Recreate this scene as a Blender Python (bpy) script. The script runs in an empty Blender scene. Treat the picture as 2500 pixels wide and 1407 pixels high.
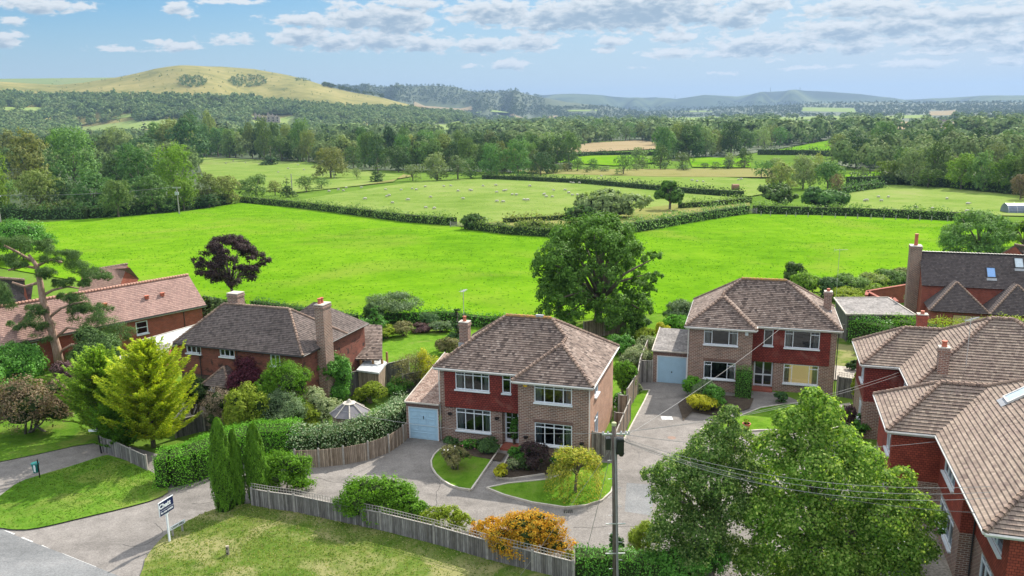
import bpy, bmesh, math, random
import numpy as np
from mathutils import Vector, Matrix
R = math.radians
sc = bpy.context.scene
COL = sc.collection
UP = Vector((0, 0, 1))
# ------------------------------------------------------------------ camera
CF, CH, CP, CR = 1975.4, 20.94, R(12.51), R(-.87)      # focal length in photo pixels, height, pitch down, roll
camd = bpy.data.cameras.new('camera'); cam = bpy.data.objects.new('camera', camd); COL.objects.link(cam)
camd.sensor_fit = 'HORIZONTAL'; camd.sensor_width = 36.0; camd.lens = 36.0*CF/2500.0
camd.clip_start = 0.5; camd.clip_end = 40000
cam.matrix_world = Matrix.Translation((0, 0, CH)) @ Matrix.Rotation(math.pi/2-CP, 4, 'X') @ Matrix.Rotation(CR, 4, 'Z')
sc.camera = cam
SUN_EL, SUN_AZ = R(40.0), R(37.0)
sd = bpy.data.lights.new('sun', 'SUN'); sd.energy = 5.0; sd.angle = R(.6); sd.color = (1.0, .93, .82)
so = bpy.data.objects.new('sun', sd); COL.objects.link(so)
sdir = Vector((math.sin(SUN_AZ)*math.cos(SUN_EL), math.cos(SUN_AZ)*math.cos(SUN_EL), math.sin(SUN_EL)))
so.rotation_euler = sdir.to_track_quat('Z', 'Y').to_euler(); so.location = (60, 120, 120)
sc.view_settings.view_transform = 'Standard'; sc.view_settings.look = 'None'
sc.view_settings.exposure = 0.8; sc.view_settings.gamma = 1.0

def ray(px, py):
    c, s = math.cos(CR), math.sin(CR); X = px-1250; Y = py-703.5
    a = (c*X+s*Y)/CF; b = -(-s*X+c*Y)/CF
    return (a, math.cos(CP)+b*math.sin(CP), -math.sin(CP)+b*math.cos(CP))
def G(px, py, z=0.0):
    d = ray(px, py); t = (z-CH)/d[2]; p = Vector((d[0]*t, d[1]*t, z))
    return Gt(px, py) if z == 0 and math.hypot(p.x, p.y) > 63 else p
def AtY(px, py, Y):
    d = ray(px, py); t = Y/d[1]; return Vector((d[0]*t, Y, CH+d[2]*t))
def PR(x, y, z):
    z -= CH; dep = y*math.cos(CP)-z*math.sin(CP); up = y*math.sin(CP)+z*math.cos(CP)
    c, s = math.cos(CR), math.sin(CR); X = CF*x/dep; Y = -CF*up/dep
    return 1250+c*X-s*Y, 703.5+s*X+c*Y, CF/dep

# ------------------------------------------------------------------ sky
class NT:
    def __init__(s, t): s.t = t; s.n = t.nodes; s.l = t.links
    def new(s, k, **kw):
        n = s.n.new(k)
        for a, b in kw.items(): setattr(n, a, b)
        return n
    def ln(s, a, b): s.l.new(a, b)
    def math(s, op, a, b=None, c=None, clamp=False):
        n = s.new('ShaderNodeMath', operation=op); n.use_clamp = clamp
        for i, v in enumerate((a, b, c)):
            if v is None: continue
            if isinstance(v, (int, float)): n.inputs[i].default_value = v
            else: s.ln(v, n.inputs[i])
        return n.outputs[0]
    def vmath(s, op, a, b=None):
        n = s.new('ShaderNodeVectorMath', operation=op)
        for i, v in enumerate((a, b)):
            if v is None: continue
            if isinstance(v, (tuple, list)): n.inputs[i].default_value = v
            else: s.ln(v, n.inputs[i])
        return n.outputs['Value'] if op == 'LENGTH' else n.outputs[0]
    def mix(s, f, a, b, bl='MIX'):
        n = s.new('ShaderNodeMix', data_type='RGBA', blend_type=bl)
        for i, v in ((0, f), (6, a), (7, b)):
            if isinstance(v, (int, float)): n.inputs[i].default_value = v
            elif isinstance(v, (tuple, list)): n.inputs[i].default_value = (*v[:3], 1)
            else: s.ln(v, n.inputs[i])
        return n.outputs[2]
    def noise(s, vec, scale, detail=4, rough=.55, dist=0.0):
        n = s.new('ShaderNodeTexNoise'); n.inputs['Scale'].default_value = scale
        n.inputs['Detail'].default_value = detail; n.inputs['Roughness'].default_value = rough; n.inputs['Distortion'].default_value = dist
        if vec is not None: s.ln(vec, n.inputs['Vector'])
        return n.outputs['Fac']
    def ramp(s, f, stops, interp='LINEAR'):
        n = s.new('ShaderNodeValToRGB'); cr = n.color_ramp; cr.interpolation = interp
        while len(cr.elements) < len(stops): cr.elements.new(.5)
        for e, (p, c) in zip(cr.elements, stops): e.position = p; e.color = (*c[:3], 1) if len(c) >= 3 else (c[0],)*3+(1,)
        s.ln(f, n.inputs[0]); return n.outputs[0]

# clouds seen in the photograph, as bearing / elevation ellipses: (x, y, half width, half height) measured in the photo
CL = [(90,12,130,20,.8),(30,50,45,12,.75),(5,95,40,24,.85),(442,24,36,17,.9),(560,4,110,9,.7),(830,4,60,9,.7),(960,50,95,33,1.15),(870,46,75,26,1.1),
 (760,52,110,17,.95),(740,90,60,24,1.1),(820,105,80,18,1.05),(930,100,90,22,1.1),(1040,108,80,18,1.05),(1180,110,90,18,1.0),(1300,104,70,20,1.05),
 (420,112,80,16,.75),(290,120,80,11,.65),(560,98,90,20,.65),(1245,158,62,13,.9),(1495,98,42,13,.95),(1140,160,50,10,.5),(1480,122,40,10,.8),(1200,30,120,28,1.05),
 (1400,40,160,30,1.2),(1560,25,180,40,1.25),(1330,60,110,16,1.0),(1010,8,80,18,.9),(1700,40,160,22,1.0),(1800,48,60,20,1.15),(1860,12,80,18,1.05),(1850,112,110,24,1.1),(1970,108,60,18,1.0),
 (1640,92,60,16,.9),(1650,130,90,14,.85),(1780,130,80,12,.85),(2090,110,60,22,1.0),(2070,75,120,24,1.1),(2200,60,120,26,1.1),(2330,95,120,17,1.05),(2300,125,100,10,.8),(2240,155,90,12,.85),
 (2400,40,150,24,1.0),(2100,20,140,20,1.0),(1980,165,130,9,.6),(2480,108,60,22,1.05),(2420,72,110,14,.9),(1760,178,60,10,.5),(2260,30,90,14,.9),(1560,165,60,8,.4),(2460,150,60,16,.7)]
w = bpy.data.worlds.new('World'); sc.world = w; w.use_nodes = True
nt = NT(w.node_tree); nt.n.clear()
sky = nt.new('ShaderNodeTexSky', sky_type='NISHITA'); sky.sun_disc = False
sky.sun_elevation = SUN_EL; sky.sun_rotation = SUN_AZ; sky.altitude = 100; sky.air_density = 1.0; sky.dust_density = .9; sky.ozone_density = 3.0
tc = nt.new('ShaderNodeTexCoord'); sep = nt.new('ShaderNodeSeparateXYZ'); nt.ln(tc.outputs['Generated'], sep.inputs[0])
az = nt.math('MULTIPLY', nt.math('ARCTAN2', sep.outputs[0], sep.outputs[1]), 57.2958)
el = nt.math('MULTIPLY', nt.math('ARCSINE', sep.outputs[2]), 57.2958)
comb = nt.new('ShaderNodeCombineXYZ'); nt.ln(az, comb.inputs[0]); nt.ln(el, comb.inputs[1])
gr = bpy.data.node_groups.new('cloud_cover', 'ShaderNodeTree')
gr.interface.new_socket('P', in_out='INPUT', socket_type='NodeSocketVector'); gr.interface.new_socket('D', in_out='OUTPUT', socket_type='NodeSocketFloat')
g = NT(gr); gi = g.new('NodeGroupInput'); go = g.new('NodeGroupOutput'); cur = None
for (x, y, hw, hh, k) in CL:
    d = ray(x, y); a0 = math.degrees(math.atan2(d[0], d[1])); e0 = math.degrees(math.atan2(d[2], math.hypot(d[0], d[1])))
    hwd = hw/CF*57.3*1.12; hhd = hh/CF*57.3*1.2
    nn = g.new('ShaderNodeVectorMath', operation='MULTIPLY_ADD'); g.ln(gi.outputs[0], nn.inputs[0]); nn.inputs[1].default_value = (1/hwd, 1/hhd, 0); nn.inputs[2].default_value = (-a0/hwd, -e0/hhd, 0); q = nn.outputs[0]
    f = g.math('SUBTRACT', k, g.vmath('LENGTH', q))
    cur = f if cur is None else g.math('MAXIMUM', cur, f)
pn = g.vmath('MULTIPLY', gi.outputs[0], (.95, 2.3, 1))
n1 = g.noise(pn, 1.0, 7, .6, .3)
pm = g.vmath('MULTIPLY', gi.outputs[0], (.30, 1.35, 1)); n2 = g.noise(pm, 1.0, 5, .6)
sp = g.new('ShaderNodeSeparateXYZ'); g.ln(gi.outputs[0], sp.inputs[0])
right = g.new('ShaderNodeMapRange'); g.ln(sp.outputs[0], right.inputs[0]); right.inputs[1].default_value = -4; right.inputs[2].default_value = 26; right.clamp = True
right.inputs[3].default_value = -1.1; right.inputs[4].default_value = -.08
gen = g.math('ADD', g.math('MULTIPLY', g.math('SUBTRACT', n2, .5), 2.2), right.outputs[0])
lo = g.new('ShaderNodeMapRange'); g.ln(sp.outputs[1], lo.inputs[0]); lo.inputs[1].default_value = 1.0; lo.inputs[2].default_value = 5; lo.inputs[3].default_value = -.6; lo.inputs[4].default_value = 0
gen = g.math('ADD', gen, lo.outputs[0])
both = g.math('MAXIMUM', g.math('MAXIMUM', cur, -.5), gen)
g.ln(g.math('ADD', both, g.math('MULTIPLY', g.math('SUBTRACT', n1, .5), 2.3)), go.inputs[0])
def cover(vec):
    n = nt.new('ShaderNodeGroup'); n.node_tree = gr; nt.ln(vec, n.inputs[0]); return n.outputs[0]
D0 = cover(comb.outputs[0]); D1 = cover(nt.vmath('ADD', comb.outputs[0], (.10, .30, 0)))
mr = nt.new('ShaderNodeMapRange'); nt.ln(D0, mr.inputs[0]); mr.inputs[1].default_value = -.02; mr.inputs[2].default_value = .42; mr.interpolation_type = 'SMOOTHSTEP'
ms = nt.new('ShaderNodeMapRange'); nt.ln(D1, ms.inputs[0]); ms.inputs[1].default_value = .05; ms.inputs[2].default_value = 1.15; ms.interpolation_type = 'SMOOTHSTEP'
ccol = nt.mix(ms.outputs[0], (4.9, 5.1, 5.2), (2.05, 2.7, 3.35))
# thin high veil that brightens towards the sun's side and the horizon
veil = nt.math('MULTIPLY', nt.math('SUBTRACT', 1.0, nt.math('MULTIPLY', nt.math('ABSOLUTE', nt.math('SUBTRACT', el, 3.0)), .045), clamp=True),
               nt.math('MULTIPLY_ADD', az, .016, .46, clamp=True), clamp=True)
low = nt.math('MULTIPLY', nt.math('SUBTRACT', 1.0, nt.math('MULTIPLY', nt.math('MAXIMUM', el, 0.0), .115), clamp=True), .95)
skyc = nt.mix(1.0, sky.outputs[0], (.17, .51, .69), 'MULTIPLY')
base = nt.mix(low, nt.mix(veil, skyc, (3.45, 3.9, 4.35)), (3.6, 4.15, 4.6))
fin = nt.mix(nt.math('MULTIPLY', mr.outputs[0], .96), base, ccol)
# unseen bright broken cloud overhead, added as fill light for the shaded sides
hi = nt.new('ShaderNodeMapRange'); nt.ln(el, hi.inputs[0]); hi.inputs[1].default_value = 11; hi.inputs[2].default_value = 34; hi.interpolation_type = 'SMOOTHSTEP'
ovn = nt.noise(tc.outputs['Generated'], 3.0, 4); ovh = nt.ramp(ovn, [(.40, (.34, .42, .52)), (.58, (1, .98, .95))])
fin = nt.mix(hi.outputs[0], fin, nt.vmath('MULTIPLY', ovh, (13, 13, 13)))
bg = nt.new('ShaderNodeBackground'); bg.inputs[1].default_value = 0.1; nt.ln(fin, bg.inputs[0])
wo = nt.new('ShaderNodeOutputWorld'); nt.ln(bg.outputs[0], wo.inputs[0])

# ------------------------------------------------------------------ terrain
VR = [0, 64, 82, 110, 180, 300, 500, 900, 1500, 3000, 9000, 14000]
VZ = [0, 0, -.35, -1.5, -4.5, -8.0, -12, -16, -20, -24, -26, -26]
def hills_table(pts, R1):
    th = []; S = []
    for x, y in pts:
        d = ray(x, y); hz = math.hypot(d[0], d[1]); th.append(math.atan2(d[0], d[1])); S.append(CH+R1*d[2]/hz)
    return np.array(th), np.array(S)
LAY = {}
def layer(n, pts, a, R1, drop=.4): LAY[n] = (*hills_table(pts, R1), a, R1, drop)
layer('downs', [(-900,215),(-500,205),(-200,203),(0,200),(140,208),(200,203),(300,187),(380,172),(440,166),(540,163),(620,169),(700,184),(745,195),(800,212),(860,227),(930,239),(1005,257),(1080,272),(1200,300),(1400,330)], 1500, 2700)
layer('back_downs', [(-900,195),(0,193),(270,190),(420,195),(600,240),(900,330)], 2900, 3700)
layer('wooded_ridge', [(500,330),(700,225),(800,210),(870,211),(940,212),(1060,209),(1110,212),(1140,221),(1180,229),(1225,224),(1250,222),(1300,233),(1380,250),(1500,262),(1700,300)], 3400, 4600)
layer('low_rise', [(1300,300),(1600,272),(1750,266),(1900,258),(2000,253),(2150,249),(2250,253),(2350,251),(2500,250),(2800,250),(3300,260)], 3600, 5000)
layer('far_ridge', [(1000,300),(1150,240),(1250,231),(1310,233),(1400,231),(1480,235),(1550,240),(1600,238),(1650,243),(1720,232),(1800,236),(1870,225),(1950,221),(2020,224),(2100,230),(2210,244),(2300,240),(2400,234),(2500,234),(2700,238),(3300,240)], 6300, 8000)
def valley(r): return np.interp(r, VR, VZ)
def lay_h(n, x, y):
    th, S, a, R1, drop = LAY[n]; r = np.hypot(x, y); t = np.arctan2(x, y); s = np.interp(t, th, S); v = valley(r)
    u = np.clip((r-a)/(R1-a), 0, 1); f = u*u*(3-2*u)
    wob = 0
    if n in ('far_ridge', 'wooded_ridge'):
        wob = np.sin(t*95+np.sin(t*41)*2.2)*.30*np.sin(np.pi*u)**1.0
    elif n == 'downs':
        wob = (np.sin(t*31+1)+.6*np.sin(t*57+r*.004))*.07*np.sin(np.pi*u)
    hgt = v-1.5+(s-v+1.5)*np.clip(f+wob, 0, 1)
    back = np.clip((r-R1)/(R1-a), 0, 1.2)
    return np.where(r > R1, v-1.5+(s-v+1.5)*(1-back*drop), hgt)
def terr_np(x, y):
    x = np.asarray(x, float); y = np.asarray(y, float)
    h = valley(np.hypot(x, y))
    for n in LAY: h = np.maximum(h, np.where(np.hypot(x, y) > LAY[n][2]-1, lay_h(n, x, y), h))
    return h
def terr(x, y): return float(terr_np(x, y))
TT = np.concatenate([np.linspace(30, 400, 500), np.geomspace(402, 12000, 1800)])
def Gt(px, py):
    d = np.array(ray(px, py)); d = d/math.hypot(d[0], d[1])
    z = CH+d[2]*TT-terr_np(d[0]*TT, d[1]*TT)
    k = np.argmax(z < 0)
    if z[k] >= 0: return None
    if k == 0: t = TT[0]
    else: t = TT[k-1]+(TT[k]-TT[k-1])*z[k-1]/(z[k-1]-z[k])
    x, y = d[0]*t, d[1]*t
    return Vector((x, y, terr(x, y)))
# ------------------------------------------------------------------ materials
MATS = {}
def newmat(name):
    m = bpy.data.materials.new(name); m.use_nodes = True; n = NT(m.node_tree); n.n.clear(); MATS[name] = m
    out = n.new('ShaderNodeOutputMaterial'); return m, n, out
def pbsdf(n, out, col, rough=.8, spec=.3, metal=0.0, bump=None, bstr=.3, bdist=.02):
    b = n.new('ShaderNodeBsdfPrincipled')
    if isinstance(col, tuple): b.inputs['Base Color'].default_value = (*col, 1)
    else: n.ln(col, b.inputs['Base Color'])
    if isinstance(rough, (int, float)): b.inputs['Roughness'].default_value = rough
    else: n.ln(rough, b.inputs['Roughness'])
    b.inputs['Specular IOR Level'].default_value = spec; b.inputs['Metallic'].default_value = metal
    if bump is not None:
        bp = n.new('ShaderNodeBump'); bp.inputs['Strength'].default_value = bstr; bp.inputs['Distance'].default_value = bdist
        n.ln(bump, bp.inputs['Height']); n.ln(bp.outputs[0], b.inputs['Normal'])
    if out is not None: n.ln(b.outputs[0], out.inputs[0])
    return b
def objc(n, loc='Object'):
    if loc == 'World':
        g_ = n.new('ShaderNodeNewGeometry'); return g_.outputs['Position']
    t = n.new('ShaderNodeTexCoord'); return t.outputs[loc]
def m_noise(name, stops, scale, detail=5, rough=.85, bump=0, coord='World', scale2=None, amt2=.35, spec=.2, stretch=None, metal=0, bdist=.03):
    m, n, out = newmat(name); c = objc(n, coord)
    if stretch: c = n.vmath('MULTIPLY', c, stretch)
    f = n.noise(c, scale, detail)
    k = len(stops); col = n.ramp(f, [(.3+.4*i/(k-1), s_) for i, s_ in enumerate(stops)])
    if scale2:
        f2 = n.noise(c, scale2, 3); d = n.ramp(f2, [(.35, (1-amt2,)*3), (.65, (1+amt2*.4,)*3)])
        col = n.mix(1.0, col, d, 'MULTIPLY')
    if 'tarmac' in name:
        f3 = n.noise(c, 14, 3, .8); col = n.mix(1.0, col, n.ramp(f3, [(.38, (.78,)*3), (.62, (1.2,)*3)]), 'MULTIPLY'); f4 = n.noise(n.vmath('MULTIPLY', c, (.25, .8, 1)), .5, 5, .7, 1.0); col = n.mix(1.0, col, n.ramp(f4, [(.36, (.80,)*3), (.5, (1,)*3)]), 'MULTIPLY')
    pbsdf(n, out, col, rough, spec, metal, f if bump else None, bump, bdist); return m
def m_plain(name, col, rough=.5, spec=.4, metal=0, var=.12, scale=6.0):
    m, n, out = newmat(name); c = objc(n, 'Object'); f = n.noise(c, scale, 4)
    cc = n.ramp(f, [(.3, tuple(v*(1-var) for v in col)), (.7, tuple(min(1, v*(1+var)) for v in col))])
    pbsdf(n, out, cc, rough, spec, metal); return m
def m_brick(name, c1, c2, mortar, bw=.24, rh=.085, ms=.013, stain=None, tile=False):
    m, n, out = newmat(name); uv = objc(n, 'UV')
    b = n.new('ShaderNodeTexBrick'); b.inputs['Scale'].default_value = 1; b.inputs['Brick Width'].default_value = bw; b.inputs['Row Height'].default_value = rh
    b.inputs['Mortar Size'].default_value = ms; b.inputs['Mortar Smooth'].default_value = .2; b.inputs['Bias'].default_value = 0
    b.inputs['Color1'].default_value = (*c1, 1); b.inputs['Color2'].default_value = (*c2, 1); b.inputs['Mortar'].default_value = (*mortar, 1)
    n.ln(uv, b.inputs['Vector'])
    f = n.noise(uv, 1.1, 5); col = n.mix(1.0, b.outputs[0], n.ramp(f, [(.3, (.78,)*3), (.7, (1.12,)*3)]), 'MULTIPLY')
    if stain:
        f2 = n.noise(uv, stain[1], 4, .6, .4); col = n.mix(n.ramp(f2, [(stain[2], (0,)*3), (stain[2]+.12, (1,)*3)]), col, stain[0])
    pbsdf(n, out, col, .85, .2, 0, b.outputs['Fac'], -.4, .012); return m
def m_roof(name, cols, patch=None, tw=.17, g=.2, lichen=None):
    # every tile its own tone; weathering patches on top
    m, n, out = newmat(name); uv = objc(n, 'UV'); s = n.new('ShaderNodeSeparateXYZ'); n.ln(uv, s.inputs[0])
    row = n.math('FLOOR', n.math('DIVIDE', s.outputs[1], g))
    off = n.math('MULTIPLY', n.math('FRACT', n.math('MULTIPLY', row, .5)), 1.0)
    ux = n.math('ADD', n.math('DIVIDE', s.outputs[0], tw), off)
    cx = n.new('ShaderNodeCombineXYZ'); n.ln(n.math('FLOOR', ux), cx.inputs[0]); n.ln(row, cx.inputs[1])
    wn = n.new('ShaderNodeTexWhiteNoise', noise_dimensions='2D'); n.ln(cx.outputs[0], wn.inputs[0])
    k = len(cols); col = n.ramp(wn.outputs[0], [(i/(k-1), c) for i, c in enumerate(cols)])
    gap = n.math('LESS_THAN', n.math('ABSOLUTE', n.math('SUBTRACT', n.math('FRACT', ux), .5)), .455)
    col = n.mix(n.math('MULTIPLY', n.math('SUBTRACT', 1, gap), .45), col, (.03, .024, .022))
    f = n.noise(uv, .55, 6, .65, .4); col = n.mix(1.0, col, n.ramp(f, [(.28, (.82,)*3), (.5, (1,)*3), (.72, (1.14,)*3)]), 'MULTIPLY')
    if patch:
        f2 = n.noise(n.vmath('MULTIPLY', uv, (.5, .25, 1)), patch[1], 5, .7, .5); col = n.mix(n.ramp(f2, [(patch[2], (0,)*3), (patch[2]+.25, (.65,)*3)]), col, patch[0])
    f3 = n.noise(uv, 9, 3, .7); col = n.mix(n.ramp(f3, [(.66, (0,)*3), (.74, (.55,)*3)]), col, lichen or (.42, .39, .34))
    pbsdf(n, out, col, .9, .15, 0, f3, .15, .02); return m
def m_leaf(name, cols, trans=.35, tcol=None, hue=.0, rough=.55, big=.35):
    m, n, out = newmat(name)
    ge = n.new('ShaderNodeNewGeometry'); oi = n.new('ShaderNodeObjectInfo')
    k = len(cols); col = n.ramp(ge.outputs['Random Per Island'], [(i/(k-1), c) for i, c in enumerate(cols)])
    tcn = n.new('ShaderNodeTexCoord'); f = n.noise(tcn.outputs['Object'], big, 3); col = n.mix(1.0, col, n.ramp(f, [(.3, (.78,)*3), (.7, (1.2,)*3)]), 'MULTIPLY')
    hs = n.new('ShaderNodeHueSaturation'); n.ln(col, hs.inputs['Color'])
    hs.inputs['Saturation'].default_value = 1.0
    if hue:
        n.ln(n.math('MULTIPLY_ADD', oi.outputs['Random'], hue, .5-hue*.5), hs.inputs['Hue'])
        rr = n.math('FRACT', n.math('MULTIPLY', oi.outputs['Random'], 7.31)); n.ln(n.math('MULTIPLY_ADD', rr, .6, .72), hs.inputs['Value'])
    b = pbsdf(n, None, hs.outputs[0], rough+.1, .12)
    t = n.new('ShaderNodeBsdfTranslucent'); tm = n.mix(1.0, hs.outputs[0], tcol or (1.25, 1.35, .5), 'MULTIPLY'); n.ln(tm, t.inputs[0])
    mx = n.new('ShaderNodeMixShader'); mx.inputs[0].default_value = trans; n.ln(b.outputs[0], mx.inputs[1]); n.ln(t.outputs[0], mx.inputs[2]); n.ln(mx.outputs[0], out.inputs[0]); return m
def m_grass(name, stops, big=.05, mid=.6, fine=9.0, tuft=None, tuftcol=(.05, .1, .01), patch=None):
    m, n, out = newmat(name); p = objc(n, 'World')
    f1 = n.noise(p, big, 4, .6); f2 = n.noise(p, mid, 5, .65); f3 = n.noise(p, fine, 3, .7)
    f = n.math('ADD', n.math('MULTIPLY', f1, .4), n.math('ADD', n.math('MULTIPLY', f2, .4), n.math('MULTIPLY', f3, .2)))
    k = len(stops); col = n.ramp(f, [(.36+.28*i/(k-1), s_) for i, s_ in enumerate(stops)])
    if patch:
        f5 = n.noise(p, patch[1], 5, .6, .6); col = n.mix(n.ramp(f5, [(patch[2], (0,)*3), (patch[2]+.13, (patch[3],)*3)]), col, patch[0])
    if tuft:
        f4 = n.noise(p, tuft, 4, .75); col = n.mix(n.ramp(f4, [(.58, (0,)*3), (.70, (.75,)*3)]), col, tuftcol)
    pbsdf(n, out, col, .95, .0, 0, f3, .6, .05); return m

BRICK = m_brick('brown_brick', (.25, .125, .09), (.155, .085, .07), (.40, .34, .29), bw=.28, rh=.105, ms=.018)
BRICKR = m_brick('red_brick', (.33, .075, .045), (.24, .06, .04), (.30, .17, .13), ms=.008)
BRICKD = m_brick('weathered_red_brick', (.27, .085, .055), (.17, .055, .04), (.15, .09, .07), stain=((.055, .035, .03), 2.0, .54))
BRICKS = m_brick('sunlit_orange_brick', (.46, .25, .165), (.37, .20, .14), (.46, .36, .28), bw=.28, rh=.105, ms=.014)  # orange brick made lighter and warmer, painting sunlight onto the side wall
TILEH = m_brick('hung_red_tile', (.27, .050, .038), (.17, .036, .030), (.05, .014, .012), bw=.19, rh=.13, ms=.014, stain=((.22, .085, .07), .8, .56))
TILEH2 = m_brick('hung_orange_tile', (.33, .068, .042), (.23, .048, .032), (.08, .02, .014), bw=.18, rh=.12, ms=.012)
ROOFB = m_roof('brown_roof_tile', [(.069, .053, .048), (.202, .152, .129), (.267, .207, .175), (.129, .097, .083), (.322, .258, .221)], patch=((.083, .064, .055), 1.1, .50), g=.18)
ROOFO = m_roof('old_roof_tile', [(.075, .062, .058), (.12, .10, .092), (.16, .13, .12), (.10, .08, .075)], patch=((.085, .085, .045), 1.3, .66), g=.17)
ROOFP = m_roof('pink_roof_tile', [(.30, .19, .165), (.36, .235, .20), (.26, .165, .145), (.33, .22, .19)], g=.2)
ROOFT = m_roof('tan_roof_tile', [(.204, .157, .128), (.281, .221, .178), (.162, .119, .102), (.323, .255, .204), (.238, .178, .153)], patch=((.085, .064, .055), 1.0, .64))
ROOFD = m_roof('dark_roof_tile', [(.06, .05, .05), (.095, .08, .078), (.075, .062, .06), (.12, .10, .095)], g=.17, patch=((.16, .14, .13), 1.8, .72))
RIDGE = m_noise('ridge_tile', [(.14, .10, .085), (.27, .19, .15), (.34, .24, .18)], 3, bump=.3, coord='Object', scale2=14)
RIDGEL = m_noise('lichen_ridge', [(.22, .15, .10), (.38, .22, .08), (.42, .20, .05)], 3, bump=.3, coord='Object', scale2=14)
WHITE = m_plain('white_upvc', (.66, .70, .74), .35, .5, var=.04)
SOFFIT = m_plain('white_fascia', (.62, .60, .57), .5, .3, var=.08)
GUT = m_plain('dark_gutter', (.03, .028, .028), .5)
TEDGE = m_plain('shaded_tile_edge', (.05, .038, .034), .95)  # dirty tile edges, darkened to paint in the shadow under each course
PALE = m_plain('pale_blue_paint', (.36, .53, .66), .4, .45, var=.05, scale=2)
LEAD = m_noise('lead', [(.25, .26, .28), (.36, .37, .39)], 3, rough=.6)
TERRA = m_plain('terracotta', (.42, .12, .07), .75)
CURT = m_plain('curtain', (.62, .58, .52), .9)
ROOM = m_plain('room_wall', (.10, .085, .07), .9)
ROOML, n_, o_ = newmat('lit_cream_room'); _b = pbsdf(n_, o_, (.75, .66, .42), .9); _b.inputs['Emission Color'].default_value = (.9, .74, .42, 1); _b.inputs['Emission Strength'].default_value = .13
FELT = m_noise('roof_felt', [(.144, .133, .130), (.216, .202, .194), (.266, .245, .238)], 1.2, bump=.2, coord='Object', scale2=6, amt2=.45)
FELTM = m_noise('mossy_felt', [(.17, .11, .085), (.30, .21, .17), (.38, .30, .25)], 3.5, 7, bump=.3, coord='Object', scale2=11, amt2=.6)
FELTL = m_noise('pale_flat_roof', [(.42, .44, .45), (.54, .56, .57)], .6, coord='Object', scale2=3)
FENCE = None
def m_fence(name, c1, c2, c3):
    m, n, out = newmat(name); uv = objc(n, 'UV')
    s = n.new('ShaderNodeSeparateXYZ'); n.ln(uv, s.inputs[0])
    fl = n.math('FLOOR', n.math('DIVIDE', s.outputs[0], .11)); wn = n.new('ShaderNodeTexWhiteNoise', noise_dimensions='1D'); n.ln(fl, wn.inputs[1])
    col = n.ramp(wn.outputs[0], [(0, c1), (.55, c2), (1, c3)])
    f = n.noise(n.vmath('MULTIPLY', uv, (9, 1.2, 1)), 1.6, 5, .65); col = n.mix(1.0, col, n.ramp(f, [(.3, (.55,)*3), (.65, (1.25,)*3)]), 'MULTIPLY')
    fr = n.math('LESS_THAN', n.math('FRACT', n.math('DIVIDE', s.outputs[0], .11)), .13); col = n.mix(n.math('MULTIPLY', fr, .7), col, (.02, .018, .016))
    pbsdf(n, out, col, .9, .15); return m
FENCE = m_fence('grey_fence_board', (.126, .115, .104), (.200, .185, .174), (.296, .277, .259))
FENCEB = m_fence('brown_fence_board', (.20, .15, .11), (.30, .235, .18), (.40, .32, .25))
FENCED = m_fence('dark_fence_board', (.085, .08, .075), (.12, .115, .11), (.16, .15, .145))
POST = m_noise('fence_post', [(.24, .22, .20), (.36, .34, .31)], 4, coord='Object')
WOOD = m_noise('pole_wood', [(.055, .042, .034), (.12, .095, .08), (.17, .14, .12)], 2.5, coord='Object', stretch=(12, 12, 1), bump=.3)
BARK = m_noise('bark', [(.09, .07, .055), (.17, .14, .11), (.24, .20, .165)], 4, coord='Object', stretch=(3, 3, 1), bump=.5)
BARKP = m_noise('pine_bark', [(.24, .15, .11), (.36, .235, .18), (.42, .32, .27)], 3, coord='Object', stretch=(3, 3, 1), bump=.5)
BLACK = m_plain('black_plastic', (.012, .012, .013), .35)
CABLE = m_plain('cable', (.26, .255, .25), .6)
CABLED = m_plain('cable_dark', (.10, .10, .10), .6)
STEEL = m_plain('galvanised', (.5, .51, .52), .45, metal=.6)
NAVY = m_plain('navy_board', (.004, .012, .07), .4, var=.03)
GLASS, n_, o_ = newmat('window_glass')
_g = n_.new('ShaderNodeBsdfGlossy'); _g.inputs['Roughness'].default_value = .03; _g.inputs[0].default_value = (.85, .92, 1, 1)
_t = n_.new('ShaderNodeBsdfTransparent'); _t.inputs[0].default_value = (.62, .68, .7, 1)
_f = n_.new('ShaderNodeFresnel'); _f.inputs[0].default_value = 1.9
_m = n_.new('ShaderNodeMixShader'); n_.ln(_f.outputs[0], _m.inputs[0]); n_.ln(_t.outputs[0], _m.inputs[1]); n_.ln(_g.outputs[0], _m.inputs[2]); n_.ln(_m.outputs[0], o_.inputs[0])
ROOFGL = m_plain('rooflight_glass', (.12, .30, .62), .08, 1.0, var=.1)
ROOFGL2 = m_plain('rooflight_glass_pale', (.42, .50, .56), .15, .8, var=.15)

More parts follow.
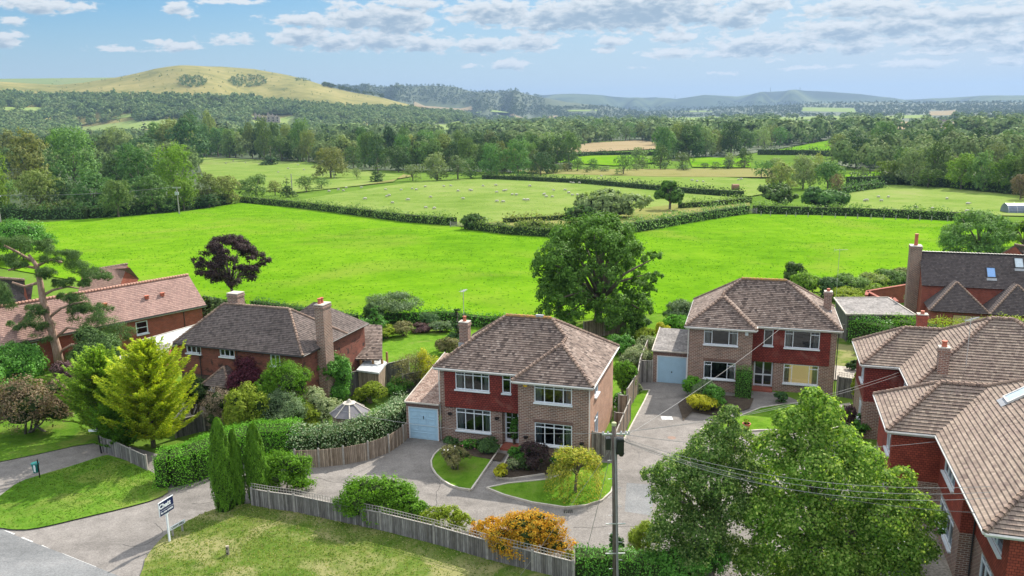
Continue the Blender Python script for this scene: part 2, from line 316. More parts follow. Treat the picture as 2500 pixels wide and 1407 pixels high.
# ------------------------------------------------------------------ mesh helpers
class MB:
    def __init__(s): s.v = []; s.f = []; s.uv = []; s.mi = []
    def face(s, pts, uv=None, mi=0):
        k = len(s.v); s.v += [tuple(p) for p in pts]; s.f.append(tuple(range(k, k+len(pts))))
        s.uv.append(uv or [(p[0]+p[1], p[2]) for p in pts]); s.mi.append(mi)
    def box(s, c, d, ax=None, mi=0):
        c = Vector(c); X, Y, Z = ax or (Vector((1, 0, 0)), Vector((0, 1, 0)), Vector((0, 0, 1)))
        h = [d[0]/2, d[1]/2, d[2]/2]; P = lambda i, j, k: c+X*h[0]*i+Y*h[1]*j+Z*h[2]*k
        for q, (a, b) in (((P(-1,-1,-1),P(1,-1,-1),P(1,-1,1),P(-1,-1,1)), (0, 2)), ((P(1,1,-1),P(-1,1,-1),P(-1,1,1),P(1,1,1)), (0, 2)), ((P(1,-1,-1),P(1,1,-1),P(1,1,1),P(1,-1,1)), (1, 2)),
                          ((P(-1,1,-1),P(-1,-1,-1),P(-1,-1,1),P(-1,1,1)), (1, 2)), ((P(-1,-1,1),P(1,-1,1),P(1,1,1),P(-1,1,1)), (0, 1)), ((P(-1,1,-1),P(1,1,-1),P(1,-1,-1),P(-1,-1,-1)), (0, 1))):
            w_, h_ = d[a], d[b]; s.face(q, [(0, 0), (w_, 0), (w_, h_), (0, h_)], mi)
    def bx(s, x0, x1, y0, y1, z0, z1, mi=0): s.box(((x0+x1)/2, (y0+y1)/2, (z0+z1)/2), (x1-x0, y1-y0, z1-z0), None, mi)
    def prism(s, poly, z0, z1, mi=0):
        n = len(poly)
        s.face([(p[0], p[1], z1) for p in poly], [(p[0], p[1]) for p in poly], mi); s.face([(p[0], p[1], z0) for p in reversed(poly)], [(p[0], p[1]) for p in reversed(poly)], mi)
        u = 0
        for i in range(n):
            a, b = poly[i], poly[(i+1) % n]; l = math.hypot(b[0]-a[0], b[1]-a[1])
            s.face([(a[0], a[1], z0), (b[0], b[1], z0), (b[0], b[1], z1), (a[0], a[1], z1)], [(u, z0), (u+l, z0), (u+l, z1), (u, z1)], mi); u += l
    def tube(s, pts, rs, n=8, mi=0, cap=True):
        pts = [Vector(p) for p in pts]
        if isinstance(rs, (int, float)): rs = [rs]*len(pts)
        base = len(s.v); up = Vector((0, 0, 1)); prev = None
        for i, p in enumerate(pts):
            t = (pts[min(i+1, len(pts)-1)]-pts[max(i-1, 0)]).normalized()
            if prev is None: a = t.cross(Vector((1, 0, 0)) if abs(t.x) < .8 else up).normalized()
            else: a = (prev-t*prev.dot(t)).normalized()
            prev = a; b = t.cross(a)
            for k in range(n):
                an = 2*math.pi*k/n; s.v.append(tuple(p+(a*math.cos(an)+b*math.sin(an))*rs[i]))
        for i in range(len(pts)-1):
            for k in range(n):
                k2 = (k+1) % n; s.f.append((base+i*n+k, base+i*n+k2, base+(i+1)*n+k2, base+(i+1)*n+k)); s.uv.append([(k/n, i), ((k+1)/n, i), ((k+1)/n, i+1), (k/n, i+1)]); s.mi.append(mi)
        if cap:
            for o_, rv in ((base, True), (base+(len(pts)-1)*n, False)):
                r_ = list(range(o_, o_+n)); r_ = r_[::-1] if rv else r_; s.f.append(tuple(r_)); s.uv.append([(0, 0)]*n); s.mi.append(mi)
    def lathe(s, c, prof, n=12, mi=0):
        s.tube([(c[0], c[1], c[2]+z) for r, z in prof], [max(r, .001) for r, z in prof], n, mi)
    def build(s, name, mats, parent=None, smooth=False):
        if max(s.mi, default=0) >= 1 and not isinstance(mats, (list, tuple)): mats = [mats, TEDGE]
        me = bpy.data.meshes.new(name); me.from_pydata(s.v, [], s.f)
        uvl = me.uv_layers.new(name='UVMap'); flat = [c for f in s.uv for q in f for c in q]; uvl.data.foreach_set('uv', flat)
        for m in (mats if isinstance(mats, (list, tuple)) else [mats]): me.materials.append(m)
        me.polygons.foreach_set('material_index', s.mi)
        if smooth: me.polygons.foreach_set('use_smooth', [True]*len(s.f))
        me.update(); o = bpy.data.objects.new(name, me); COL.objects.link(o)
        if parent is not None: o.parent = parent
        return o
def tag(o, label=None, cat=None, group=None, kind=None):
    for k, v in (('label', label), ('category', cat), ('group', group), ('kind', kind)):
        if v: o[k] = v
    return o
def empty(name, loc=(0, 0, 0), rz=0, label=None, cat=None, group=None):
    o = bpy.data.objects.new(name, None); COL.objects.link(o); o.location = loc; o.rotation_euler = (0, 0, rz); o.empty_display_size = .3
    return tag(o, label, cat, group)
def copy_tree(o, parent=None):
    c = o.copy(); COL.objects.link(c); c.parent = parent
    for ch in list(o.children): copy_tree(ch, c)
    return c
def clip(poly, ax, lim, sign):
    out = []
    for i in range(len(poly)):
        a, b = poly[i], poly[(i+1) % len(poly)]; da = (a[ax]-lim)*sign; db = (b[ax]-lim)*sign
        if da >= 0: out.append(a)
        if (da > 0 and db < 0) or (da < 0 and db > 0):
            t = da/(da-db); out.append((a[0]+(b[0]-a[0])*t, a[1]+(b[1]-a[1])*t))
    return out
def roof_plane(mb, pts, gauge=.18, lip=.042, mi=0):
    """convex roof plane laid in overlapping courses; the first two points are the eave"""
    pts = [Vector(p) for p in pts]; o = pts[0]; u = (pts[1]-pts[0]).normalized()
    n = (pts[1]-pts[0]).cross(pts[-1]-pts[0]).normalized()
    if n.z < 0: n = -n
    v = n.cross(u).normalized()
    if v.z < 0: v = -v
    P2 = [((p-o).dot(u), (p-o).dot(v)) for p in pts]; vm = max(q[1] for q in P2); k = 0
    rnd = random.Random(int(abs(o.x*91+o.y*37)*10))
    off = rnd.uniform(0, 50)
    while k*gauge < vm-1e-4:
        v0, v1 = k*gauge, min((k+1)*gauge, vm); c = clip(clip(P2, 1, v0, 1), 1, v1, -1)
        if len(c) >= 3:
            L = lambda q: o+u*q[0]+v*q[1]+n*(lip*(1-(q[1]-v0)/gauge)+.004)
            mb.face([L(q) for q in c], [(q[0]+off, q[1]) for q in c], mi)
            e = [q for q in c if abs(q[1]-v0) < 1e-5]
            if len(e) >= 2:
                a, b = min(e), max(e); A, B = L(a), L(b)
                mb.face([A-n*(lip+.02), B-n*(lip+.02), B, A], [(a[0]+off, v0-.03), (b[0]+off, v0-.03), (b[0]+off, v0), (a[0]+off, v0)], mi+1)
        k += 1
def ridge_run(mb, a, b, r=.115, seg=.27, mi=0):
    a, b = Vector(a), Vector(b); L = (b-a).length; n = max(1, int(L/seg)); d = (b-a)/n
    for i in range(n):
        p = a+d*i; mb.tube([p, p+d*.97], [r*1.25, r*.82], 7, mi)
def wall(mb, p0, p1, z0, z1, openings=(), th=.12, mi=0):
    """outer face to the right of p0->p1; openings (u0,u1,z0,z1) get reveals"""
    p0 = Vector((p0[0], p0[1], 0)); p1 = Vector((p1[0], p1[1], 0)); L = (p1-p0).length; u = (p1-p0)/L; n = Vector((u.y, -u.x, 0))
    us = sorted({0, L, *[min(max(o[i], 0), L) for o in openings for i in (0, 1)]}); zs = sorted({z0, z1, *[min(max(o[i], z0), z1) for o in openings for i in (2, 3)]})
    W = lambda a, z, d=0: p0+u*a+Vector((0, 0, z))-n*d
    for i in range(len(us)-1):
        for j in range(len(zs)-1):
            cu, cz = (us[i]+us[i+1])/2, (zs[j]+zs[j+1])/2
            if any(o[0] < cu < o[1] and o[2] < cz < o[3] for o in openings): continue
            a, b, c, d = us[i], us[i+1], zs[j], zs[j+1]; mb.face([W(a, c), W(b, c), W(b, d), W(a, d)], [(a, c), (b, c), (b, d), (a, d)], mi)
    for (a, b, c, d) in openings:
        c, d = max(c, z0), min(d, z1)
        if d <= c: continue
        for q in (((a, c), (b, c)), ((b, c), (b, d)), ((b, d), (a, d)), ((a, d), (a, c))):
            (a1, c1), (a2, c2) = q; mb.face([W(a1, c1), W(a1, c1, th), W(a2, c2, th), W(a2, c2)], [(0, c1), (th, c1), (th, c2), (0, c2)], mi)
def window(par, p0, p1, o, verts=(.5,), transom=None, room=True, rmat=None, curtains=True, fr=.055, name='window', glass=None, frm=None, sill=True, bars=0, depth=2.2, trans_cols=None):
    """a framed window filling opening o of the wall p0->p1: frame mesh with pane, sill, curtain and room behind as sub-parts"""
    p0 = Vector((p0[0], p0[1], 0)); p1 = Vector((p1[0], p1[1], 0)); u = (p1-p0).normalized(); n = Vector((u.y, -u.x, 0)); ax = (u, n, Vector((0, 0, 1)))
    a, b, c, d = o; W = lambda s_, z, dd=0: p0+u*s_+Vector((0, 0, z))+n*dd
    F = MB(); Y = -.05; frm = frm or WHITE
    for x in (a+fr/2, b-fr/2): F.box(W(x, (c+d)/2, Y), (fr, .07, d-c), ax)
    for z in (c+fr/2, d-fr/2): F.box(W((a+b)/2, z, Y), (b-a-2*fr, .07, fr), ax)
    tz = d-(d-c)*transom if transom else None
    xs = [a]+[a+(b-a)*v for v in verts]+[b]
    for v in verts: F.box(W(a+(b-a)*v, (c+d)/2, Y), (fr*.9, .066, d-c-2*fr), ax)
    if tz:
        for i in range(len(xs)-1):
            if trans_cols is not None and i not in trans_cols: continue
            F.box(W((xs[i]+xs[i+1])/2, tz, Y), (xs[i+1]-xs[i]-fr, .062, fr*.9), ax)
    for k in range(bars):
        F.box(W((a+b)/2, c+(d-c)*(k+1)/(bars+1), Y-.003), (b-a-2*fr, .05, fr*.6), ax)
    w_ = F.build(name, frm, par)
    g_ = MB(); g_.face([W(a+fr*.6, c+fr*.6, Y-.02), W(b-fr*.6, c+fr*.6, Y-.02), W(b-fr*.6, d-fr*.6, Y-.02), W(a+fr*.6, d-fr*.6, Y-.02)]); g_.build('pane', glass or GLASS, w_)
    if sill: s_ = MB(); s_.box(W((a+b)/2, c-.045, .04), (b-a+.1, .2, .08), ax); s_.build('sill', frm, w_)
    if room:
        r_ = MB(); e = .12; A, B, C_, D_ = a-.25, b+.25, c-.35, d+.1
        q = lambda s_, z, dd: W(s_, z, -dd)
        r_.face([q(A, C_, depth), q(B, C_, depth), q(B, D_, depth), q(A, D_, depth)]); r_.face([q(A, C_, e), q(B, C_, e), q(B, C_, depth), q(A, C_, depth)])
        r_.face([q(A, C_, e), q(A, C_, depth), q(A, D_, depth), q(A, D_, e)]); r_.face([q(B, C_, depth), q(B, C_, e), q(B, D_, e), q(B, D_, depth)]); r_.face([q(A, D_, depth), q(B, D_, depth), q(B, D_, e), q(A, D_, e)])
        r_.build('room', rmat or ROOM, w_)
    if curtains:
        c_ = MB(); cw = min(.38, (b-a)*.16); k = 6
        for s0, sg in ((a+.04, 1), (b-.04, -1)):
            for i in range(k):
                x0 = s0+sg*cw*i/k; x1 = s0+sg*cw*(i+1)/k; dd = (.16, .2) if i % 2 else (.2, .16)
                c_.face([W(x0, c+.03, -dd[0]), W(x1, c+.03, -dd[1]), W(x1, d-.03, -dd[1]), W(x0, d-.03, -dd[0])])
        c_.build('curtain', CURT, w_)
    return w_
# ------------------------------------------------------------------ ground, roads, lawns
MEADOW = m_grass('meadow', [(.068, .120, .020), (.096, .168, .024), (.128, .192, .040)], .01, .08, 1.2)
FIELDG = m_grass('bright_pasture', [(.057, .141, .005), (.087, .201, .007), (.118, .239, .010), (.160, .258, .023)], .02, .22, 1.6, tuft=.75, tuftcol=(.034, .099, .005), patch=((.152, .213, .027), .035, .52, .7))
FIELDS = m_grass('sheep_pasture', [(.095, .159, .026), (.129, .198, .039), (.172, .228, .060), (.206, .232, .086)], .012, .09, .8, tuft=.35, tuftcol=(.086, .146, .022))
FIELDT = m_grass('dry_pasture', [(.163, .163, .054), (.205, .193, .078), (.157, .181, .048)], .02, .1, 1.0)
STUBBLE = m_grass('stubble', [(.224, .176, .090), (.267, .213, .128), (.235, .192, .096)], .01, .05, .5)
PALEF = m_grass('pale_pasture', [(.148, .220, .060), (.190, .250, .077), (.225, .261, .101)], .01, .05, .5)
ROUGH = m_grass('rough_grass', [(.112, .150, .038), (.180, .188, .060), (.232, .203, .090)], .05, .4, 2.0, tuft=.5)
LAWN = m_grass('lawn', [(.05, .115, .010), (.08, .17, .014), (.115, .215, .022), (.15, .22, .04)], .3, 1.5, 12, tuft=5, tuftcol=(.035, .08, .008), patch=((.19, .20, .06), .45, .55, .6))
VERGE = m_grass('rough_verge', [(.041, .078, .011), (.069, .120, .018), (.110, .147, .032), (.175, .175, .069)], .16, 1.0, 7, tuft=2.2, tuftcol=(.028, .051, .009), patch=((.248, .225, .110), .40, .47, .7))
VERGE2 = m_grass('green_verge', [(.04, .09, .010), (.065, .145, .014), (.10, .19, .022), (.14, .19, .04)], .2, 1.2, 8, tuft=3, tuftcol=(.025, .055, .008), patch=((.17, .19, .05), .35, .50, .6))
SOIL = m_noise('flower_bed_soil', [(.05, .035, .025), (.09, .07, .05)], 3, bump=.5, scale2=12)
ASPH = m_noise('drive_tarmac', [(.165, .152, .142), (.195, .18, .168), (.225, .208, .195)], 1.3, 10, .9, bump=.3, scale2=.25, amt2=.12)
ROADT = m_noise('road_tarmac', [(.155, .16, .165), (.18, .185, .19), (.21, .212, .215)], .9, 9, .85, bump=.2, scale2=.15, amt2=.16)
DARKT = m_noise('dark_tarmac', [(.075, .07, .07), (.105, .098, .096), (.13, .12, .115)], .9, 8, .9, bump=.25, scale2=.3, amt2=.22)
PAVE = m_noise('paving', [(.30, .27, .23), (.42, .38, .33)], 1.5, 6, scale2=8)
KERB = m_noise('kerb_stone', [(.40, .36, .31), (.52, .48, .43)], 2, 5, bump=.3)
PAINT = m_noise('worn_road_paint', [(.40, .40, .40), (.66, .66, .65)], 3.5, 6)

def mk_ground():
    rs = np.unique(np.concatenate([[6], np.arange(12, 64, 6), np.array(VR[1:]), np.geomspace(66, 14000, 90)]))
    ts = np.radians(np.arange(-88, 88.1, 1.0)); v = []; f = []
    for r in rs:
        z = float(valley(r))
        for t in ts: v.append((r*math.sin(t), r*math.cos(t), z))
    n = len(ts)
    for i in range(len(rs)-1):
        for j in range(n-1): f.append((i*n+j, i*n+j+1, (i+1)*n+j+1, (i+1)*n+j))
    v.append((0, 0, 0)); c = len(v)-1
    for j in range(n-1): f.append((c, j+1, j))
    me = bpy.data.meshes.new('ground'); me.from_pydata(v, [], f); me.materials.append(MEADOW); me.update()
    bm = bmesh.new(); bm.from_mesh(me); bmesh.ops.recalc_face_normals(bm, faces=bm.faces); bm.to_mesh(me); bm.free()
    for p in me.polygons: p.use_smooth = True
    o = bpy.data.objects.new('ground', me); COL.objects.link(o); tag(o, kind='structure')
mk_ground()
DOWN, n_, o_ = newmat('downland_turf')
_p = objc(n_, 'World'); _f = n_.math('ADD', n_.math('MULTIPLY', n_.noise(_p, .0035, 6, .65, .6), .6), n_.math('MULTIPLY', n_.noise(_p, .03, 4), .4))
_c = n_.ramp(_f, [(.36, (.10, .11, .035)), (.46, (.17, .165, .05)), (.56, (.23, .205, .07)), (.66, (.27, .235, .09))])
_q = n_.noise(_p, .05, 3, .8); _c = n_.mix(n_.ramp(_q, [(.66, (0,)*3), (.70, (.8,)*3)]), _c, (.09, .11, .04)); pbsdf(n_, o_, _c, .95, .05)
DOWNF, n_, o_ = newmat('far_downland')
_p = objc(n_, 'World'); _f = n_.noise(_p, .0016, 6, .6, .8)
_c = n_.ramp(_f, [(.40, (.018, .035, .025)), (.48, (.035, .06, .032)), (.58, (.07, .10, .045)), (.68, (.11, .135, .06))]); pbsdf(n_, o_, _c, .95, .05)
DOWNG = m_grass('upland_pasture', [(.128, .180, .060), (.158, .203, .075), (.188, .203, .090)], .001, .004, .02)
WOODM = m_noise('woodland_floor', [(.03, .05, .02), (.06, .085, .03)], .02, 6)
def mk_hill(n, t0, t1, nt_, m):
    th, S, a, R1, drop = LAY[n]; rs = np.concatenate([np.linspace(a-5, R1, 46), np.linspace(R1*1.01, R1*1.35, 12)]); ts = np.radians(np.linspace(t0, t1, nt_)); v = []; f = []
    for r in rs:
        x = r*np.sin(ts); y = r*np.cos(ts); z = lay_h(n, x, y)
        v += list(zip(x, y, z))
    k = len(ts)
    for i in range(len(rs)-1):
        for j in range(k-1): f.append((i*k+j, (i+1)*k+j, (i+1)*k+j+1, i*k+j+1))
    me = bpy.data.meshes.new('hill'); me.from_pydata([tuple(map(float, q)) for q in v], [], f); me.materials.append(m); me.update()
    for p in me.polygons: p.use_smooth = True
    bm = bmesh.new(); bm.from_mesh(me); bmesh.ops.recalc_face_normals(bm, faces=bm.faces)
    if sum(q.normal.z for q in bm.faces) < 0: bmesh.ops.reverse_faces(bm, faces=bm.faces)
    bm.to_mesh(me); bm.free()
    o = bpy.data.objects.new('hill', me); COL.objects.link(o); tag(o, kind='structure')
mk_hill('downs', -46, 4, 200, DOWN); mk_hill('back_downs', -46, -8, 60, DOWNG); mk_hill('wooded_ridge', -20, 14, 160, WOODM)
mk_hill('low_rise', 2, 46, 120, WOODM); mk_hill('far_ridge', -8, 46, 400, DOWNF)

def patch(name, world, m, off=.05, cell=6.0, drape=True, edge=None, kr=.0006):
    bm = bmesh.new(); vs = [bm.verts.new((p[0], p[1], 0)) for p in world]; bm.faces.new(vs)
    if drape:
        for ax in (0, 1):
            lo = min(p[ax] for p in world); hi = max(p[ax] for p in world); x = lo+cell
            while x < hi:
                co = [0, 0, 0]; co[ax] = x; no = [0, 0, 0]; no[ax] = 1
                bmesh.ops.bisect_plane(bm, geom=bm.verts[:]+bm.edges[:]+bm.faces[:], plane_co=co, plane_no=no); x += cell
        xy = np.array([v.co[:2] for v in bm.verts]); z = terr_np(xy[:, 0], xy[:, 1]); r = np.hypot(xy[:, 0], xy[:, 1])
        for v, zz, rr in zip(bm.verts, z, r): v.co.z = zz+off+rr*kr
    else:
        for v in bm.verts: v.co.z = off
    bmesh.ops.triangulate(bm, faces=bm.faces[:])
    bm.normal_update()
    if sum(f.normal.z for f in bm.faces) < 0: bmesh.ops.reverse_faces(bm, faces=bm.faces[:])
    me = bpy.data.meshes.new(name); bm.to_mesh(me); bm.free(); me.materials.append(m)
    for p in me.polygons: p.use_smooth = True
    o = bpy.data.objects.new(name, me); COL.objects.link(o); return tag(o, kind='structure')
FP = []     # field polygons in photo space, kept clear of scattered trees
def field(px, m, off=.05, cell=None, clear=True):
    W = [Gt(*q) for q in px]; far = max(math.hypot(p.x, p.y) for p in W)
    if clear: FP.append(px)
    return patch('field', W, m, off, cell or max(5, far/45))
field([(-300,575),(95,546),(330,528),(440,520),(590,497),(760,513),(1000,545),(1110,553),(1250,575),(1390,582),(1520,572),(1660,545),(1830,525),(2000,528),(2200,536),(2500,552),(2900,580),(2900,650),(2500,640),(2215,690),(1900,726),(1680,762),(1300,792),(900,792),(700,762),(450,745),(200,690),(0,655),(-300,600)], FIELDG, .05)
field([(720,492),(850,470),(1000,448),(1100,440),(1300,440),(1560,460),(1700,476),(1810,486),(1740,502),(1500,528),(1370,542),(1200,548),(1130,556),(1100,550),(900,522)], FIELDS, .12)
field([(1196,430),(1500,424),(1880,440),(1900,470),(1830,482),(1560,455),(1300,438)], FIELDS, .2)
field([(2050,472),(2160,452),(2300,458),(2500,475),(2900,500),(2900,545),(2500,530),(2200,523),(2060,518)], FIELDS, .12)
field([(480,386),(560,388),(760,400),(900,420),(985,430),(960,446),(860,457),(720,472),(560,462),(500,440)], FIELDS, .12)
field([(1120,556),(1210,545),(1380,540),(1500,520),(1700,497),(1830,492),(1830,520),(1660,542),(1520,568),(1390,578),(1250,570)], ROUGH, .3, clear=False)
field([(1326,366),(1450,350),(1560,344),(1604,350),(1600,366),(1330,378)], STUBBLE, .3); field([(1326,379),(1560,379),(1604,400),(1500,407),(1330,396)], FIELDG, .3)
field([(1680,385),(1830,390),(1835,412),(1690,410)], FIELDG, .3); field([(1890,371),(2035,343),(2045,376),(1900,377)], FIELDG, .3)
field([(180,312),(300,300),(430,292),(462,300),(440,318),(330,318),(200,322)], PALEF, .4); field([(608,284),(725,282),(728,302),(616,302)], PALEF, .4)
field([(50,291),(330,277),(332,287),(100,293)], PALEF, .4); field([(860,319),(1130,305),(1133,317),(880,327)], PALEF, .4)
field([(1245,418),(1890,414),(1895,436),(1600,434),(1300,426)], FIELDT, .3); field([(2110,309),(2350,299),(2490,303),(2490,315),(2100,319)], STUBBLE, .4)
field([(2350,351),(2500,349),(2500,368),(2360,370)], PALEF, .4); field([(1960,264),(2085,266),(2090,276),(1955,273)], PALEF, .5)
field([(2268,274),(2332,271),(2335,283),(2270,284)], STUBBLE, .5); field([(2060,430),(2150,420),(2160,442),(2070,447)], FIELDG, .3)
field([(1010,249),(1150,260),(1155,268),(1015,262)], STUBBLE, .6); field([(960,445),(880,455),(1010,432),(985,428)], FIELDT, .2, clear=False)
for (x, y, w_, h_, mm) in [(1150,300,100,5,0),(1300,286,130,4,1),(1460,293,90,4,0),(1560,306,120,5,0),(1200,276,90,4,0),(1985,301,110,5,0),(2190,302,90,5,1),(2400,286,110,4,0),(2230,334,90,7,0),(2390,332,80,6,1),(425,268,90,6,0),(140,280,120,5,0),(860,300,100,6,0),(520,258,80,5,1),(700,330,70,6,0),(1080,338,80,6,0),(1500,318,90,6,1),(1420,272,80,4,0),(1700,274,80,3,0)]:
    field([(x-w_/2,y+1),(x-w_*.3,y-h_/2),(x+w_*.45,y-h_*.6),(x+w_/2,y+h_*.3),(x-w_*.35,y+h_/2)], (PALEF, STUBBLE)[mm], .5)
field([(1900,288),(2050,285),(2060,293),(1905,296)], PALEF, .5); field([(2130,286),(2270,282),(2280,290),(2135,292)], PALEF, .5); field([(1620,290),(1760,287),(1765,295),(1625,297)], PALEF, .5); field([(0,264),(110,262),(115,270),(0,273)], PALEF, .5)
field([(1900,306),(2060,304),(2070,314),(1900,316)], PALEF, .4)

def flat(name, px, m, z, kerb=None, world=None):
    W = world or [G(*q) for q in px]; far = max(math.hypot(p[0], p[1]) for p in W) > 62; o = patch(name, W, m, z, 5.0, far, kr=.0003 if far else 0)
    if kerb:
        k = MB(); n = len(W); idx = kerb if isinstance(kerb, (list, tuple)) else range(n)
        for i in idx:
            a, b = Vector((W[i][0], W[i][1], 0)), Vector((W[(i+1) % n][0], W[(i+1) % n][1], 0)); d = b-a; L = d.length; u = d/L; v = Vector((-u.y, u.x, 0)); s = max(1, int(L/.9))
            for j in range(s): k.box(a+u*(L*(j+.5)/s)+Vector((0, 0, z*.5+.02)), (L/s-.01, .09, z+.05), (u, v, Vector((0, 0, 1))))
        ko = k.build('kerb', KERB); tag(ko, kind='structure')
    return o
def smooth_px(px, it=2):
    for _ in range(it):
        o = []
        for i in range(len(px)):
            a, b = px[i], px[(i+1) % len(px)]; o += [(a[0]*.75+b[0]*.25, a[1]*.75+b[1]*.25), (a[0]*.25+b[0]*.75, a[1]*.25+b[1]*.75)]
        px = o
    return px
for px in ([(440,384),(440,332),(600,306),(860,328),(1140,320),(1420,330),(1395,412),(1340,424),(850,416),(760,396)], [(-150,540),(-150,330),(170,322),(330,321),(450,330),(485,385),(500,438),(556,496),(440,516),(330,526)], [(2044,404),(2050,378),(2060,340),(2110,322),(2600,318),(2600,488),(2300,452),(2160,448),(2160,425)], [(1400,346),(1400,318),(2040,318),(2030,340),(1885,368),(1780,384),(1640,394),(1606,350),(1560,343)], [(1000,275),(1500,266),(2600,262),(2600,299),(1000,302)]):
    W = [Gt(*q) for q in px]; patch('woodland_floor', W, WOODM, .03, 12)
# tarmac: one sheet for the road and the drives, the road surface on top of it
flat('drive', [(-250,1180),(0,1120),(250,1070),(520,1150),(700,1090),(950,1070),(1000,1060),(1290,1070),(1480,1080),(1560,925),(1700,925),(1900,960),(2000,1000),(2100,1180),(2260,1150),(2500,1560),(1400,1520),(-300,1520)], ASPH, .012)
flat('road', [(-600,1190),(0,1292),(60,1318),(150,1352),(300,1412),(420,1470),(420,1900),(-600,1900)], ROADT, .020)
flat('path', [(1190,1195),(1155,1207),(1228,1095),(1290,1105),(1500,1140),(1420,1170),(1240,1180)], DARKT, .020)
flat('driveway', [(1556,928),(1692,928),(1680,985),(1668,1030),(1588,1024),(1600,985),(1585,960),(1560,962)], DARKT, .020)  # dark area takes the outline of the house's shadow, painted into the tarmac
flat('path', [(1668,1030),(1690,1008),(1760,1020),(1830,1000),(1842,960),(1886,962),(1886,985),(1830,1010),(1700,1040)], DARKT, .024)
flat('driveway', [(990,1066),(1080,1086),(1062,1110),(1045,1140),(900,1160),(760,1185),(775,1160),(930,1130),(985,1090)], DARKT, .018)
for a, b in (((52,1314),(78,1325)),((100,1334),(128,1347)),((150,1354),(232,1387)),((250,1396),(300,1416)),((0,1294),(34,1306))):
    A, B = G(*a), G(*b); d = (B-A).normalized(); v = Vector((-d.y, d.x, 0)); mb = MB(); mb.box((A+B)/2+Vector((0, 0, .0265)), ((B-A).length, .14, .003), (d, v, Vector((0, 0, 1)))); tag(mb.build('road_marking', PAINT), kind='structure')
flat('verge', smooth_px([(-30,1240),(0,1215),(45,1180),(110,1160),(180,1140),(250,1116),(268,1114),(370,1150),(420,1200),(385,1222),(300,1245),(200,1268),(110,1290),(50,1299),(-20,1290)], 1), VERGE2, .10, kerb=None)
flat('verge', [(-300,1000),(240,1040),(300,1060),(250,1082),(180,1092),(90,1112),(0,1130),(-300,1185)], VERGE2, .06)
flat('verge', smooth_px([(300,1500),(348,1400),(356,1365),(392,1320),(430,1290),(500,1255),(560,1236),(640,1232),(900,1290),(1200,1370),(1420,1430),(1560,1500),(1300,1700),(400,1700)], 1), VERGE, .10)
flat('lawn', smooth_px([(1049,1136),(1064,1106),(1100,1085),(1228,1085),(1219,1100),(1150,1200),(1149,1200),(1110,1194),(1070,1170)], 1), LAWN, .09, kerb=True)
flat('lawn', [(1188,1195),(1240,1184),(1340,1174),(1400,1150),(1440,1130),(1497,1135),(1500,1180),(1492,1205),(1470,1225),(1430,1238),(1380,1243),(1300,1231),(1230,1212)], LAWN, .09, kerb=list(range(0, 3))+list(range(5, 13)))
flat('flower_bed', [(1212,1170),(1250,1100),(1445,1125),(1440,1150),(1330,1160),(1250,1172)], SOIL, .07, kerb=[5, 4, 0])
flat('flower_bed', [(1090,1086),(1236,1112),(1222,1130),(1085,1105)], SOIL, .10)
flat('lawn', [(1553,956),(1586,955),(1572,985),(1548,1030),(1522,1080),(1512,1075),(1535,1010)], LAWN, .09, kerb=[0, 1, 2, 3, 4])
flat('lawn', smooth_px([(1700,1050),(1790,1025),(1880,990),(2050,985),(2070,1040),(1990,1060),(1920,1056),(1870,1052),(1800,1058),(1740,1062)], 1), LAWN, .09, kerb=True)
flat('path', [(2045,990),(2075,985),(2100,1060),(2060,1080),(2050,1030)], PAVE, .06)
flat('flower_bed', [(1655,990),(1690,960),(1840,975),(1830,1000),(1760,1020),(1690,1008),(1668,1030)], SOIL, .09)
flat('garden_lawn', [(2040,770),(2170,790),(2120,890),(2090,915),(2030,900)], VERGE, .06)
flat('terrace', [(2035,895),(2095,900),(2095,935),(2035,930)], PAVE, .08)
flat('garden_lawn', [(830,780),(1300,792),(1180,860),(1020,900),(840,900),(850,850)], LAWN, .05)
flat('garden_lawn', [(640,1060),(810,1020),(940,1000),(960,1010),(820,1075),(700,1090),(620,1085)], LAWN, .05)
flat('yard', [(330,1040),(430,990),(560,960),(600,960),(520,1010),(440,1050)], PAVE, .05)
flat('garden_lawn', [(-400,700),(830,760),(840,900),(560,960),(330,1040),(-400,1000)], VERGE2, .03)
flat('garden_lawn', [(1300,792),(1690,755),(1690,800),(1560,915),(1480,990),(1500,850),(1400,800)], LAWN, .04)
flat('garden_lawn', [(2120,740),(2240,700),(2500,690),(2500,860),(2200,820)], LAWN, .045)
for k, px in enumerate([[(560,1205),(640,1180),(665,1192),(590,1220)], [(250,1310),(330,1350),(300,1380),(215,1335)], [(900,1172),(1010,1180),(1000,1200),(890,1190)], [(1530,1180),(1600,1185),(1590,1260),(1525,1250)], [(1120,1300),(1260,1290),(1270,1305),(1125,1316)]]):
    flat('tarmac_patch', px, (DARKT, ROADT, ASPH, ROADT, DARKT)[k], .0225+.001*k)
rk = random.Random(3)
for (x, y, a_) in ((700,1170,.3),(1050,1250,1.0),(1560,1120,1.4),(300,1330,-.5),(1400,1290,.2),(470,1230,-.4),(1620,1200,1.2)):
    p = G(x, y); m_ = MB(); c_ = Vector((p.x, p.y, .029)); 
    for j in range(16):
        d_ = Vector((math.cos(a_), math.sin(a_), 0)); m_.box(c_+d_*.12, (.25, .018, .002), (d_, Vector((-d_.y, d_.x, 0)), UP)); c_ = c_+d_*.24; a_ += rk.uniform(-.45, .45)
    tag(m_.build('tarmac_crack', BLACK), kind='structure')
